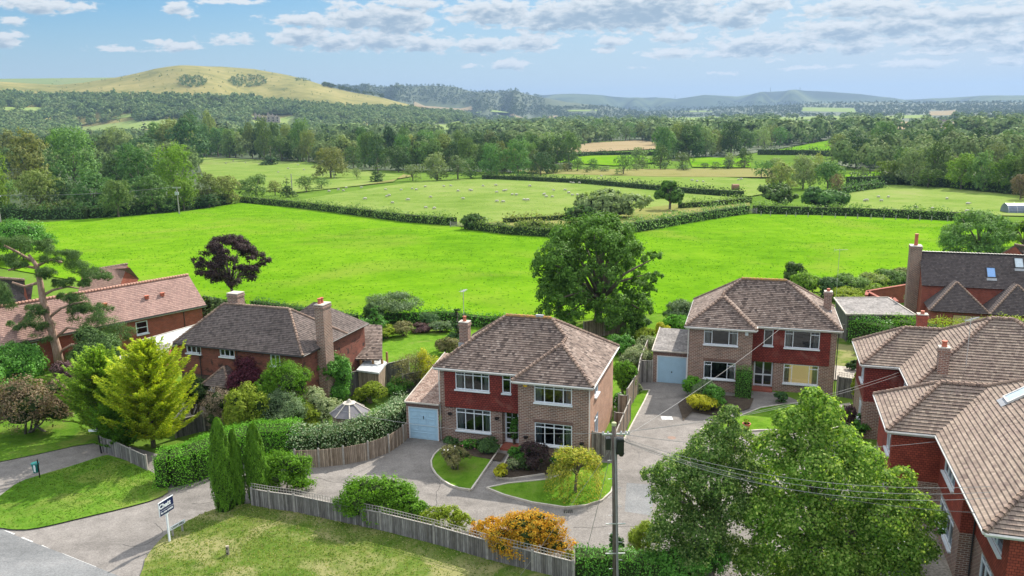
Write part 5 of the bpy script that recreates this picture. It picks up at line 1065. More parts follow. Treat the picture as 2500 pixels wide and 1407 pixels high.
# front garden of house one
B('domed_shrub', 'olive domed shrub on a stem ringed by flowers on the kerbed lawn', 'shrub', 1110, 1148, 82, 1086, BROWNL, 37, size=.075, shape='dome', z0=.35, flowers=(FLW, 25, .09), n=9000)
B('purple_acer', 'round dark purple shrub under the lower bay window', 'shrub', 1306, 1150, 80, 1078, COPPER, 38, size=.09, n=9000)
B('bush', 'small bright yellow bush at the corner of the flower bed', 'bush', 1225, 1166, 45, 1136, YELL, 39, size=.09)
B('bush', 'white variegated bush behind the bright yellow one', 'bush', 1254, 1150, 40, 1118, VARPALE, 40, size=.09)
B('bush', 'mid green bush right beside the doorstep path', 'bush', 1262, 1130, 42, 1092, LAUREL, 41, size=.09)
B('hydrangea', 'white hydrangea between the purple shrub and weeping tree', 'bush', 1366, 1140, 50, 1108, LAUREL, 42, size=.09, flowers=(FLW, 120, .12))
B('rose_bush', 'pink flowering bush under the lower left window', 'bush', 1142, 1096, 50, 1070, LAUREL, 43, size=.09, flowers=(FLP, 45, .10))
B('bush', 'dark bush at the brick pier beside the blue garage door', 'bush', 1098, 1092, 42, 1068, WOODD, 44, size=.09)
B('bush', 'dark spreading bush under the window near the front door', 'bush', 1195, 1102, 70, 1072, WOODD, 45, size=.09)
B('climber', 'leafy climber growing up the wall beside the front door', 'climber', 1256, 1090, 20, 1012, LAUREL, 46, size=.09)
B('bush', 'dark green bush left of the purple shrub', 'bush', 1280, 1148, 36, 1118, WOODD, 47, size=.09)
# weeping tree
p, w_, h_ = at(1405, 1205, 138, 1085); e = empty('weeping_tree', tuple(p), 0, 'small weeping yellow green tree on the kerbed lawn by the pole', 'tree'); r = np.random.default_rng(50)
lob = rnd_lobes(16, w_, w_, h_*.62, h_*.36, r, 'dome'); V = cloud(lob, 7000, .11, r, .3, 16, .6); S = []
for i in range(150):
    an = r.uniform(0, 6.28); rr = w_/2*r.uniform(.6, 1.0); x, y = rr*math.cos(an), rr*math.sin(an); z0_ = h_*(.85-.35*rr/(w_/2)); ln = r.uniform(.3, .62)*h_; k = 26; t = np.linspace(0, 1, k)[:, None]
    S.append(np.hstack([x*(1+.12*t), y*(1+.12*t), z0_-ln*t])+r.normal(0, .05, (k, 3)))
S = np.vstack(S); S[:, 2] = np.maximum(S[:, 2], .25); V = np.vstack([V, leaf_quads(S, np.tile([0, 0, .4], (len(S), 1))+S*.2, .11, r, .45, .6, np.tile([0, 0, -1.0], (len(S), 1)))])
WEEP = LM('weeping_leaf', [(.160, .203, .029), (.275, .334, .043), (.435, .435, .058), (.493, .377, .072)], .35)
np_mesh('crown', V, WEEP, e); m_ = MB(); limbs(m_, (0, 0, 0), h_, lob, r, .09, 8, .5); m_.build('trunk', BARK, e, True)
# between the houses
B('bush', 'bright green bush at the side wall of the nearer brick house', 'bush', 1524, 975, 62, 878, BRIGHT, 51, size=.13, z0=.1)
B('rose_bush', 'white flowering rose bush beside the stepped fence', 'bush', 1512, 1005, 45, 960, LAUREL, 52, size=.10, flowers=(FLW, 90, .12))
B('bush', 'pale creamy variegated bush leaning over the brown fence', 'bush', 1555, 905, 80, 848, VARPALE, 53, size=.11)
B('bush', 'creamy variegated bush further up the brown fence', 'bush', 1580, 870, 62, 815, VARPALE, 54, size=.11)
B('bush', 'small red leaved bush beside the creamy variegated hedge', 'bush', 1542, 868, 34, 838, PURPLE, 55, size=.11)
B('bush', 'dark glossy bush behind the roof corner', 'bush', 1510, 868, 75, 820, LAUREL, 56, size=.13)
B('bush', 'yellow edged green bush below the golden cone', 'bush', 1572, 835, 62, 800, YGREEN, 57, size=.12)
B('golden_shrub', 'bright golden domed conifer beside the flat garage roof', 'shrub', 1614, 835, 46, 778, YELL, 58, size=.09, shape='dome', per=8)
B('bush', 'pale round bush in front of the golden dome', 'bush', 1628, 848, 48, 812, VARPALE, 59, size=.10)
B('bush', 'large round clipped green bush behind the golden dome', 'bush', 1650, 825, 70, 764, PRIVET, 60, size=.12, shape='dome')
B('bush', 'dark twiggy shrub beside the open gap in the fence', 'shrub', 1555, 815, 60, 765, WOODD, 61, size=.16)
B('bush', 'wild pale green shrub at the field edge behind the golden dome', 'shrub', 1660, 785, 90, 735, GREYG, 62, size=.16)
B('bush', 'pale flowered shrub at the end of the narrow lawn strip', 'bush', 1558, 962, 24, 938, VARPALE, 63, size=.09)
# house two front
B('bush', 'clipped green bush next to the white garage door', 'bush', 1690, 968, 50, 920, PRIVET, 64, size=.10)
B('bush', 'dark bushy shrub against the brick left of the bay window', 'shrub', 1700, 945, 40, 892, WOODD, 65, size=.11)
B('bush', 'blue green rounded bush in front of the lower bay window', 'bush', 1722, 985, 70, 922, GREYG, 66, size=.10)
B('bush', 'rounded dark green bush above the golden juniper', 'bush', 1745, 1000, 62, 940, LAUREL, 67, size=.10)
B('juniper', 'low spreading golden juniper at the drive edge', 'shrub', 1710, 1005, 92, 965, YELL, 68, .8, size=.09)
B('bush', 'low dark bush under the right hand window', 'bush', 1905, 985, 40, 958, WOODD, 69, size=.10)
B('shrub', 'reddish seed head shrub at the corner of the tile hung wing', 'shrub', 2068, 1060, 46, 985, PLUM, 70, size=.12)
B('shrub', 'dark green bush at the foot of the tile hung wing', 'shrub', 2100, 1070, 44, 1010, LAUREL, 71, size=.12)
B('climber', 'climber at the end of the trellis fence', 'climber', 2085, 990, 20, 915, YGREEN, 72, size=.11)
B('bush', 'dark grassy plant on the terrace by the tile hung wing', 'bush', 2080, 905, 36, 880, WOODD, 73, size=.12)
# box hedge clipped beside the door
def hedge(name, label, pts, w_, h_, mat, seed, size=.1, dens=1.0, group=None, rough=.12, core=True, z0=0.0, terr_on=False, per=6, bulge=.0, cap=60000):
    r = np.random.default_rng(seed); P_ = [Vector(p) for p in pts]; L = [0]
    for a, b in zip(P_, P_[1:]): L.append(L[-1]+(b-a).length)
    tot = L[-1]; area = tot*(w_+2*h_); n = int(min(cap, area*dens*1.9/(size*size)))
    Ls = np.array(L); X = np.array([p.x for p in P_]); Y = np.array([p.y for p in P_]); Z = np.array([p.z for p in P_])
    t = r.uniform(0, tot, n); x = np.interp(t, Ls, X); y = np.interp(t, Ls, Y); z = np.interp(t, Ls, Z); e = .05
    dx = np.interp(t+.3, Ls, X)-np.interp(t-.3, Ls, X); dy = np.interp(t+.3, Ls, Y)-np.interp(t-.3, Ls, Y); q = np.hypot(dx, dy)+1e-9; nx, ny = -dy/q, dx/q
    u = r.uniform(0, w_+2*h_, n); rr_ = .25*min(w_, h_)
    s = np.where(u < h_, -w_/2, np.where(u > h_+w_, w_/2, u-h_-w_/2)); zz = np.where(u < h_, u, np.where(u > h_+w_, u-h_-w_, h_))
    a_ = np.abs(s)/(w_/2); b_ = np.clip((zz-.3*h_)/(.7*h_), 0, 1); q_ = (a_**2.5+b_**2.5)**(1/2.5); q_ = np.where(q_ > 1, 1/q_, 1); s = s*q_; zz = np.where(b_ > 0, .3*h_+(zz-.3*h_)*q_, zz)
    wv = 1+rough*(np.sin(t*1.7+seed)+np.sin(t*.63+seed*2)+.6*np.sin(t*4.1))*.6; hv = 1+rough*(np.sin(t*1.1+seed*3)+np.sin(t*.37)+.7*np.sin(t*3.3+seed))*.5
    jj = r.normal(0, size*.9, (n, 3)); C = np.stack([x+nx*s*wv, y+ny*s*wv, z+z0+zz*hv], 1)+jj
    C[:, 2] = np.maximum(C[:, 2], z+.02); N = np.stack([nx*np.sign(s)*(zz < h_*.97), ny*np.sign(s)*(zz < h_*.97), (zz > h_*.9)*1.0+.25], 1)
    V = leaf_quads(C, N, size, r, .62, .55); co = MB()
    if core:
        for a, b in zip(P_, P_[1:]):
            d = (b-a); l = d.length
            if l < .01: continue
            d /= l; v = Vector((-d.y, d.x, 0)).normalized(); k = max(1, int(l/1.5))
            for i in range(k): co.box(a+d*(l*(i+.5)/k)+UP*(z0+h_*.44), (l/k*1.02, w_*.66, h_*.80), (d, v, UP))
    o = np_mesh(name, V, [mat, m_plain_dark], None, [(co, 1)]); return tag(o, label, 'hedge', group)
def Gs(px, n=6):
    P_ = [G(*q) for q in px]; return P_
hedge('hedge', 'tall clipped green block hedge beside the glazed double door', [G(1795, 968), G(1833, 972)], .95, 2.35, LAUREL, 80, .085, rough=.03)
hedge('hedge', 'big rounded glossy hedge wrapping round the lane corner behind the thujas', [G(392,1182), G(420,1180), G(470,1168), G(540,1140), G(620,1112), G(740,1108)], 2.3, 2.15, PRIVET, 81, .085, rough=.05)
hedge('hedge', 'long pale variegated ivy hedge bulging over the curved fence', [G(716,1118), G(780,1116), G(840,1108), G(900,1090), G(945,1068), G(976,1044), G(985,1022)], 1.8, 1.75, VARIEG, 82, .115, rough=.10, z0=.2)
hedge('hedge', 'glossy green hedge at the bottom edge around the foot of the pole', [G(1405,1400), G(1480,1402), G(1560,1415), G(1660,1440)], 1.3, 1.25, LAUREL, 83, .10, rough=.12)
hedge('hedge', 'dark clipped hedge between the brick house lawn and flat garage roof', [G(2075,836), G(2120,844), G(2175,856)], 1.6, 2.5, LAUREL, 84, .14)
hedge('hedge', 'bright green clipped hedge in front of the flat garage roof', [G(2150,838), G(2190,844), G(2245,856)], 1.6, 2.8, BRIGHT, 85, .14)
hedge('hedge', 'bright hedge with orange tips below the twin gables', [G(2258,852), G(2310,856), G(2370,856), G(2470,846), G(2540,840)], 1.7, 2.6, YGREEN, 86, .14)
hedge('hedge', 'dark field boundary hedge behind the old house garden', [G(620,752), G(760,775), G(870,790)], 1.1, 1.0, WOODD, 87, .2)
hedge('hedge', 'dark clipped field boundary hedge behind the apple tree', [G(930,792), G(1010,790), G(1080,786), G(1190,800), G(1330,800)], 1.2, 1.25, LAUREL, 88, .2)
B('bush', 'sprawling climbing shrub spilling over the fence beside the thujas', 'shrub', 690, 1200, 170, 1108, BRIGHT, 90, .5, size=.11, n=15000, clump=.3, k=20, shape='fill', lr=(.3,.4))
B('bush', 'large loose honeysuckle shrub spilling over the middle of the front fence', 'shrub', 918, 1270, 225, 1168, BRIGHT, 91, .45, size=.11, n=20000, clump=.28, k=26, shape='fill', lr=(.28,.4))
B('bush', 'thinner leafy shrub on the trellis right of the large one', 'shrub', 1085, 1302, 135, 1236, YGREEN, 92, .45, size=.10, core=False, n=6500, shape='fill', lr=(.3,.4))
B('bush', 'lower leafy shrub joining the right end of the large honeysuckle shrub', 'shrub', 1000, 1287, 115, 1212, BRIGHT, 190, .5, size=.10, n=9000, shape='fill', lr=(.3,.4))
B('orange_shrub', 'large orange leaved shrub behind the front fence', 'shrub', 1288, 1362, 205, 1250, ORANGE, 93, .5, size=.12, n=16000, asp=.4, k=22, shape='fill', lr=(.28,.42))
B('orange_shrub', 'small sparse orange shrub left of the large orange one', 'shrub', 1190, 1325, 90, 1262, ORANGE, 94, .6, size=.10, core=False, n=3500, shape='fill')
B('bamboo_shrub', 'bright lime feathery shrub by the drive right of the pole', 'shrub', 1570, 1362, 85, 1272, YGREEN, 95, size=.12, asp=.25, core=False, n=9000)
B('bush', 'dark green shrub at the bottom edge under the nearer big tree', 'shrub', 1680, 1420, 200, 1320, LAUREL, 96, .7, size=.12, n=13000)
B('bush', 'dark ivy post shrub directly behind the utility pole', 'shrub', 1502, 1348, 42, 1300, WOODD, 97, size=.10)
B('bush', 'yellow flowers in a trough at the end of the front fence', 'bush', 1388, 1368, 32, 1345, YELL, 98, size=.07, flowers=(FLW, 20, .07))
for i, (x, yb, yt, w_) in enumerate(((551, 1246, 1018, 54), (583, 1232, 1048, 36), (632, 1222, 1034, 52))):
    p, ww, hh = at(x, yb, w_, yt); r = np.random.default_rng(100+i); n = 17000; t = r.uniform(0, 1, n)**.85; an = r.uniform(0, 6.283, n)
    prof = np.clip(1.25*(1-t)**.42, 0, 1)*np.clip(.72+t*1.4, 0, 1); bump_ = 1+.10*np.sin(an*5+t*17)+.07*np.sin(an*9-t*31); rr_ = ww/2*prof*bump_*r.uniform(.86, 1.03, n)
    C = np.stack([rr_*np.cos(an), rr_*np.sin(an), t*hh*.98+.05], 1); N = np.stack([np.cos(an), np.sin(an), np.full(n, .3)], 1); V = leaf_quads(C, N, .10, r, .45, .5, np.tile([0, 0, 1.0], (n, 1)))
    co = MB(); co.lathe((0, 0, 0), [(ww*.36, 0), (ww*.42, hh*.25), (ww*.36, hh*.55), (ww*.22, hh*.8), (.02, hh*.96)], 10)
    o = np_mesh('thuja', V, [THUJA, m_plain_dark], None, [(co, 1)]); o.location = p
    tag(o, ('tallest slim columnar thuja at the lane edge', 'shortest thuja, in the middle of the three columns', 'broad double topped thuja nearest the fence end')[i], 'conifer', 'columnar thujas at the end of the front fence')
# golden conifers
def feather_conifer(label, px, py, w_px, top_y, mat, seed, lean=0, cmat=None):
    p, w_, h_ = at(px, py, w_px, top_y); e = empty('feathery_conifer', tuple(p), 0, label, 'conifer'); r = np.random.default_rng(seed); S = []; A = []; Nn = []; m_ = MB(); m_.tube([(0, 0, 0), (lean*.3, 0, h_*.5), (lean, 0, h_*.97)], [.16, .1, .02], 7)
    for i in range(430):
        t = r.uniform(.06, 1)**.9; z = h_*t; an = r.uniform(0, 6.283); L = w_/2*min(1.0, (1-t)**.8*1.5+.10)*r.uniform(.35, 1.12); up = r.uniform(.25, .75); k = int(12+L*16); s = np.linspace(.12, 1, k)[:, None]; up = r.uniform(.35, 1.0)
        d = np.array([math.cos(an), math.sin(an), 0]); path = np.array([lean*t, 0, z])+d*L*s+np.array([0, 0, 1])*(L*(.05*s+up*s**2*.8))+r.normal(0, .10, (1, 3))*s
        side = np.cross(d, [0, 0, 1.0]); wd_ = (1-s)*.42+.05
        for q in range(7): off = r.uniform(-1, 1, (k, 1)); S.append(path+side*off*wd_*L*.55+r.normal(0, .035, (k, 3))+np.array([0, 0, -.05])*np.abs(off)); A.append(d*.8+side*off*.7+np.array([0, 0, .2])); Nn.append(np.tile([0, 0, .8], (k, 1))+side*off*.5-d*.4)
        if i % 3 == 0: m_.tube([path[0]*.6+np.array([lean*t, 0, z])*.4, path[k//2]], [.03, .01], 4)
    S = np.vstack(S); V = leaf_quads(S, np.vstack(Nn), .17, r, .34, .35, np.vstack(A)); V[:, 2] = np.maximum(V[:, 2], .05); np_mesh('foliage', V, mat, e); m_.build('trunk', BARK, e, True); return e
feather_conifer('taller darker half of the pair of golden conifers, left of the brighter one', 262, 1065, 190, 856, GOLDD, 120)
feather_conifer('brightest golden yellow feathery conifer behind the lane hedge', 375, 1092, 235, 838, GOLD, 121, .2)
feather_conifer('dark green conifer skirt below the golden conifers', 300, 1095, 130, 985, THUJA, 122)
# scots pine
p0 = G(148, 905); YP = p0.y; K = lambda px, py, dy=0: AtY(px, py, YP+dy)
e = empty('scots_pine', tuple(p0), 0, 'tall leaning pine with bare orange trunk and flat needle pads', 'tree'); m_ = MB(); sub = lambda v: v-p0
tp = [(148,905),(138,850),(122,790),(105,735),(98,690),(90,650),(70,622)]; m_.tube([sub(K(*q)) for q in tp], [.42, .36, .31, .27, .24, .19, .10], 10)
br_ = [((133,828),[(165,800),(200,805),(215,818)]), ((120,775),[(150,752),(180,742),(215,735)]), ((104,722),[(130,708),(165,700),(195,705)]), ((140,862),[(175,842),(210,845)]), ((97,690),[(60,700),(30,690)]), ((90,650),[(120,635),(150,640)]), ((84,640),[(40,615),(10,600)]), ((110,745),[(70,765),(45,790)]), ((92,655),[(60,650),(20,660)])]
for s0, pts in br_: q = [sub(K(*s0))]+[sub(K(x, y, (-1)**i*.4)) for i, (x, y) in enumerate(pts)]; m_.tube(q, [.13, .11, .09, .05][:len(q)] if len(q) < 5 else .08, 7)
m_.build('trunk', BARKP, e, True); pads = [(60,598,48,16),(20,590,42,16),(95,610,38,14),(110,596,30,12),(5,625,36,14),(40,640,30,14),(140,640,45,18),(175,655,48,18),(215,668,42,14),(245,678,26,10),(165,625,30,12),(120,668,34,14),(190,690,30,12),(210,740,42,20),(235,760,40,18),(190,755,30,14),(215,795,45,22),(255,800,55,24),(290,815,42,20),(235,835,45,20),(60,780,38,15),(85,760,30,14),(35,795,30,12),(100,800,30,12),(90,830,40,16),(250,860,60,22),(200,870,44,18),(165,725,28,11),(0,700,30,30),(15,735,24,26),(150,690,26,10)]
r = np.random.default_rng(130); Vs = []
for (x, y, a_, b_) in pads:
    for j in range(6):
        c = sub(K(x+r.uniform(-.75, .75)*a_, y+r.uniform(-.7, .7)*b_, r.uniform(-1.4, 1.4))); s_ = YP/CF*1.0; k_ = r.uniform(.28, .6); Vs.append(cloud([(c.x, c.y, c.z, a_*s_*.85*k_, a_*s_*.85*k_, b_*s_*.6)], 560, .17, r, .45, 12, .6, .8, .3, .22))
np_mesh('crown', np.vstack(Vs), PINEL, e)
# single trees of the middle distance
def big_tree(name, label, px, py, w_px, top_y, mat, seed, n=30000, size=.2, k=22, z0f=.16, trunk=.35, clump=.2, per=20, bark=BARK, core=False, dr=1.0, lobes=None, nl=14, lr=(.2, .32), base=None, h=None, w=None, shape='round', extra_lobes=(), split=.3):
    if base is None: p, w_, h_ = at(px, py, w_px, top_y)
    else: p, w_, h_ = Vector(base), w, h
    w_ *= 1.13; h_ *= 1.05; r = np.random.default_rng(seed); e = empty(name, tuple(p), 0, label, 'tree'); lob = lobes or rnd_lobes(k, w_, w_*dr, h_*(1-z0f), h_*z0f, r, shape, lr); lob = list(lob)+[tuple(v*s_ for v, s_ in zip(q, (w_, w_, h_, w_, w_, h_))) for q in extra_lobes]
    V = cloud(lob, n, size, r, clump, per); np_mesh('crown', V, mat, e); m_ = MB(); limbs(m_, (0, 0, 0), h_, lob, r, trunk, nl, split); m_.build('trunk', bark, e, True); return e
OAKLOBES = None
big_tree('oak_tree', 'large dark oak standing alone at the garden edge of the bright field', 1458, 812, 300, 528, OAKL, 140, n=60000, size=.25, k=78, z0f=.02, trunk=.42, clump=.26, per=34, lr=(.10, .24), nl=34, shape='fill')
big_tree('copper_beech', 'dark purple leaved tree in front of the bright field', 572, 742, 160, 580, COPPER, 141, n=30000, size=.19, k=48, z0f=.27, lr=(.12, .22), shape='fill', trunk=.2, clump=.34, nl=24, dr=.9)
big_tree('roadside_tree', 'green tree at the right edge rising over the dark roofed house', 2385, 645, 165, 518, WOODL, 142, n=22000, size=.28, k=34, shape='fill',  z0f=.05, clump=.25)
big_tree('roadside_tree', 'light green tree cut by the right edge beside the other', 2500, 620, 110, 535, WOODB, 143, n=9000, size=.28, k=10, z0f=.05, clump=.25)
# the two big foreground trees
def fg_tree(label, Y, base_x, tops, w, h, mat, seed, n, size, lob):
    r = np.random.default_rng(seed); e = empty('broadleaf_tree', (base_x, Y, 0), 0, label, 'tree'); L = []
    for (px, py, dy, rad) in lob:
        c = AtY(px, py, Y+dy); L.append((c.x-base_x, dy, max(c.z, rad*.6), rad, rad, rad*.85))
    V = cloud(L, n, size, r, .24, 16, .6, .8, .25, .8); V[:, 2] = np.maximum(V[:, 2], .1); np_mesh('crown', V, mat, e); m_ = MB(); limbs(m_, (0, 0, 0), h, L, r, .2, len(L), .3); m_.build('trunk', BARK, e, True)
MAPLE2 = LM('field_maple_leaf', [(.05, .11, .022), (.085, .165, .035), (.13, .23, .055), (.22, .32, .09), (.34, .42, .16)], .42, (1.35, 1.4, .6))
fg_tree('nearer left tree of the big foreground pair, with small dark leaves', 33, 8.8, None, 6, 8.5, MAPLE2, 150, 52000, .105,
    [(1782,1010,0,.45),(1765,1050,0,.75),(1800,1075,.3,.7),(1730,1100,-.4,.9),(1790,1130,.4,.95),(1690,1140,0,.95),(1640,1150,-.4,.7),(1595,1165,0,.55),(1830,1160,0,.8),(1740,1180,-1,1.0),(1680,1210,.6,.95),(1625,1215,-.5,.7),(1780,1230,-.6,1.0),(1650,1270,0,1.0),(1720,1290,-1,1.0),(1830,1260,.5,.95),(1620,1320,.2,.85),(1690,1360,-.5,.95),(1780,1350,0,.95),(1600,1385,.0,.8)])
fg_tree('right tree of the big foreground pair, broad bright maple before the tile hung houses', 32, 13.2, None, 9, 9, MAPLE, 151, 78000, .125,
    [(1985,975,0,.55),(2010,1010,.3,.8),(1930,1030,-.3,.7),(1960,1070,0,1.0),(2040,1080,.5,1.0),(1890,1100,0,.9),(2100,1130,0,.95),(1980,1150,-1,1.2),(1900,1180,.6,1.1),(2060,1190,-.5,1.15),(2150,1190,.3,.9),(2200,1170,.5,.6),(1870,1250,0,1.1),(1960,1260,-1,1.2),(2060,1280,0,1.2),(2150,1270,-.6,1.1),(2220,1240,.2,.9),(2270,1270,.2,.7),(1900,1330,-.4,1.1),(2010,1360,-1,1.2),(2120,1350,0,1.2),(2210,1330,-.5,1.0),(2250,1340,.2,.7),(1850,1380,0,1.0),(2060,1420,0,1.2),(2180,1410,0,1.1),(1950,1420,0,1.1)])
B('bush', 'leafy undergrowth at the bottom edge beneath the maple', 'shrub', 2040, 1470, 330, 1370, MAPLE, 152, .5, size=.12, n=12000)
# shrubs along the field edge on the right
for i, (x, y, w_, t, m, lab) in enumerate([(1940,705,55,640,WOODL,'upright green tree in the hedge behind the brick house roof'),(1965,722,80,668,WOODB,'bright green shrub beside the upright tree in the field edge'),(2010,724,85,678,WOODD,'dark glossy shrub in the field edge below the aerial'),(2075,722,90,672,WOODL,'dense bramble shrub right of the aerial mast'),(2120,712,80,665,WOODO,'olive shrub in the field edge left of the brick wall'),
    (2165,700,90,655,WOODL,'leafy green shrub above the curving brick wall'),(2205,690,70,655,WOODO,'olive shrub beside the tall chimney'),(2060,735,100,705,YGREEN,'low yellow green weeds in front of the bramble shrub'),(2150,725,100,695,WOODB,'low bright weeds beside the curving brick wall'),(2240,700,50,660,WOODD,'dark shrub behind the tall chimney'),
    (2225,760,40,700,VARPALE,'pale leaved climber at the foot of the tall chimney'),(1700,770,60,735,WOODL,'shrub behind the left eave of the brick house'),(2125,868,80,842,WOODD,'dark flower border in front of the clipped hedge'),(2210,845,60,815,YGREEN,'yellow green bush behind the tan roof hip')]):
    B('shrub', lab, 'shrub', x, y, w_, t, m, 160+i, size=.2)
# midfield willow, round bushes etc.
B('willow_bush', 'wide silvery willow thicket beside the sheep field', 'bush', 1495, 535, 190, 466, WOODP, 180, .5, size=.8, n=9000, core=True)
B('willow_bush', 'lower dark part of the willow thicket', 'bush', 1415, 540, 90, 500, WOODL, 181, .6, size=.7)
big_tree('hedgerow_tree', 'solitary hedgerow tree right of the willow thicket', 1635, 515, 72, 442, OAKL, 182, n=6000, size=.8, k=12, z0f=.12)
B('round_bush', 'left of two big round bushes by the field gate', 'bush', 1892, 510, 100, 440, WOODL, 183, size=.75, shape='dome')
B('round_bush', 'right of two big round bushes by the field gate', 'bush', 2012, 518, 115, 448, WOODL, 184, size=.75, shape='dome')
B('gorse_bush', 'dark bushy thicket at the left end of the gap hedge', 'bush', 1158, 562, 62, 522, WOODL, 185, size=.45)
B('gorse_bush', 'rounded gorse clump on the rough strip', 'bush', 1310, 574, 110, 538, WOODO, 186, .5, size=.45)
B('gorse_bush', 'small pale bush left of the rounded gorse clump', 'bush', 1222, 568, 44, 540, WOODP, 187, size=.45)
# ------------------------------------------------------------------ fences, poles, small things
def fence(name, label, pts, h, m=FENCE, post=2.4, trellis=0.0, trel_seg=None, group=None, pw=.1, rail=True, postm=POST, step=0):
    P_ = [Vector(p) for p in pts]; e = empty(name, tuple(P_[0]), 0, label, 'fence', group); o = P_[0]; bd = MB(); po = MB(); tr = MB(); u0 = 0; posts = []
    for a, b in zip(P_, P_[1:]):
        d = b-a; L = d.length; n = max(1, round(L/post)); u = d/L; uu = Vector((u.x, u.y, 0)).normalized(); v = Vector((-uu.y, uu.x, 0))
        for i in range(n):
            q0 = a+d*(i/n); q1 = a+d*((i+1)/n); l = (q1-q0).length; zb = min(q0.z, q1.z); k = max(1, int(l/.11)); posts.append(q0-o)
            for j in range(k):
                c = q0+(q1-q0)*((j+.5)/k)-o; jz = .012*math.sin(j*2.7+u0); bd.box((c.x, c.y, c.z+h/2+jz), (l/k*.96, .022 if j % 2 else .034, h), (uu, v, UP)); 
                for f in range(-6, 0): bd.uv[f] = [(u0+j*.11+.005+q[0], q[1]) for q in bd.uv[f]]
            c = (q0+q1)/2-o
            if rail: tr.box((c.x, c.y, c.z+h+.03), (l-.02, .07, .035), (uu, v, UP))
            if trellis and (trel_seg is None or (u0 > trel_seg[0] and u0 < trel_seg[1])):
                for j in range(int(l/.16)): w_ = q0+(q1-q0)*((j+.5)/int(l/.16))-o; tr.box((w_.x, w_.y, w_.z+h+.05+trellis/2), (.02, .02, trellis), (uu, v, UP))
                for zz in (.15, .30):
                    if zz < trellis+.02: tr.box((c.x, c.y, c.z+h+.05+zz), (l, .018, .02), (uu, v, UP))
            u0 += l
    posts.append(P_[-1]-o); bd.build('boards', m, e)
    for q in posts: p_ = MB(); p_.box((q.x, q.y, q.z+(h+.1)/2), (pw, pw, h+.1)); p_.face([(q.x-pw/2, q.y-pw/2, q.z+h+.1), (q.x+pw/2, q.y-pw/2, q.z+h+.1), (q.x, q.y, q.z+h+.16)]); p_.build('post', postm, e)
    if tr.f: tr.build('rail', postm, e)
    return e
fence('board_fence', 'long weathered grey board fence with trellis along the rough verge', [G(617,1238), G(660,1246), G(720,1254), G(820,1276), G(930,1299), G(1060,1332), G(1190,1370), G(1300,1398), G(1400,1424)], 1.05, FENCE, 2.3, .30)
fence('curved_fence', 'curved brown grey board fence below the variegated hedge', [G(722,1144), G(780,1142), G(840,1136), G(900,1124), G(950,1106), G(985,1082), G(1000,1064)], 1.15, FENCEB, 1.6, rail=False)
fence('board_fence', 'short grey fence between the golden conifer and the rounded hedge', [G(250,1104), G(285,1116), G(322,1134), G(360,1152)], 1.0, FENCE, 1.5)
fence('board_fence', 'dark board fence across the middle garden below the shed', [G(785,986), G(830,975), G(905,953), G(1000,930)], 1.8, FENCED, 2.5)
fence('board_fence', 'brown fence stub behind the octagonal roof bushes', [G(985,962), G(1045,950)], 1.5, FENCED, 2.0)
fence('board_fence', 'dark fence behind the lane hedge below the twiggy shrub', [G(430,1070), G(500,1052), G(560,1050)], 1.2, FENCED, 1.8)
fence('board_fence', 'brown garden fence under the oak', [G(1425,830), G(1475,822), G(1528,812)], 1.7, FENCEB, 2.2)
fence('board_fence', 'long side fence running beside the narrow lawn strip to the pole', [G(1500,1125), G(1512,1095), G(1530,1050), G(1538,1030)], 1.65, FENCEB, 2.0)
fence('board_fence', 'upper side fence between the two brick houses', [G(1530,1010), G(1545,985), G(1556,965), G(1563,925), G(1580,880)], 1.75, FENCEB, 2.2)
fence('board_fence', 'short cross panel of fence near the white flowered rose', [G(1510,1012), G(1532,1014)], 1.4, FENCEB, 2)
fence('board_fence', 'lower short cross panel beside the brick side wall', [G(1500,1050), G(1526,1052)], 1.2, FENCEB, 2)
fence('board_gate', 'plain board gate beside the white garage door', [G(1563,934), G(1592,935)], 1.75, FENCE, 2)
fence('board_gate', 'grey side gate right of the bay behind the weeping tree', [G(1446,1120), G(1500,1126)], 1.7, FENCE, 1.2)
fence('board_fence', 'fence with square trellis top between brick house and tile hung wing', [G(2042,968), G(2086,975)], 1.5, FENCED, 2, .35)
fence('board_fence', 'little pale fence panel by the clipped hedge and chimney', [G(2046,826), G(2070,832)], 1.4, FENCE, 1.5)
# field hedges and fences
def fhedge(label, px, w_, h_, m, seed, size=.5, dens=1.0, cap=26000, n=None):
    P_ = []
    for a, b in zip(px, px[1:]):
        for i in range(4): P_.append(Gt(a[0]+(b[0]-a[0])*i/4, a[1]+(b[1]-a[1])*i/4))
    P_.append(Gt(*px[-1])); hedge('field_hedge', label, P_, w_, h_, m, seed, size, dens, 'field hedges across the pastures', rough=.35, per=6, cap=cap)
fhedge('shaggy hedge between the bright near field and the central sheep field', [(590,494),(680,503),(760,512),(880,528),(1000,544),(1110,552)], 2.4, 2.2, WOODL, 200, .42)
fhedge('hedge along the rough strip ending behind the oak crown', [(1140,560),(1250,574),(1390,582),(1450,580)], 2.4, 2.0, WOODL, 201, .42)
fhedge('hedge rising from the oak crown to the field gate', [(1520,573),(1600,560),(1680,545),(1760,532),(1822,522)], 2.4, 2.4, WOODL, 202, .42)
fhedge('long post lined hedge behind the right half of the bright field', [(1838,520),(1960,524),(2080,527),(2200,532),(2320,538),(2420,542)], 2.2, 2.2, WOODL, 203, .42)
fhedge('dark hedge along the back of the central sheep field', [(1180,438),(1300,443),(1430,450),(1560,462),(1700,475),(1812,482)], 2.8, 2.2, WOODD, 204, .6)
fhedge('thin hedge beyond the rough strip near the willow', [(1230,548),(1330,543),(1420,537)], 2.0, 1.6, WOODO, 205, .5)
fhedge('hedge running from the hedgerow tree to the gate', [(1660,512),(1740,507),(1830,497)], 2.4, 2.0, WOODL, 206, .5)
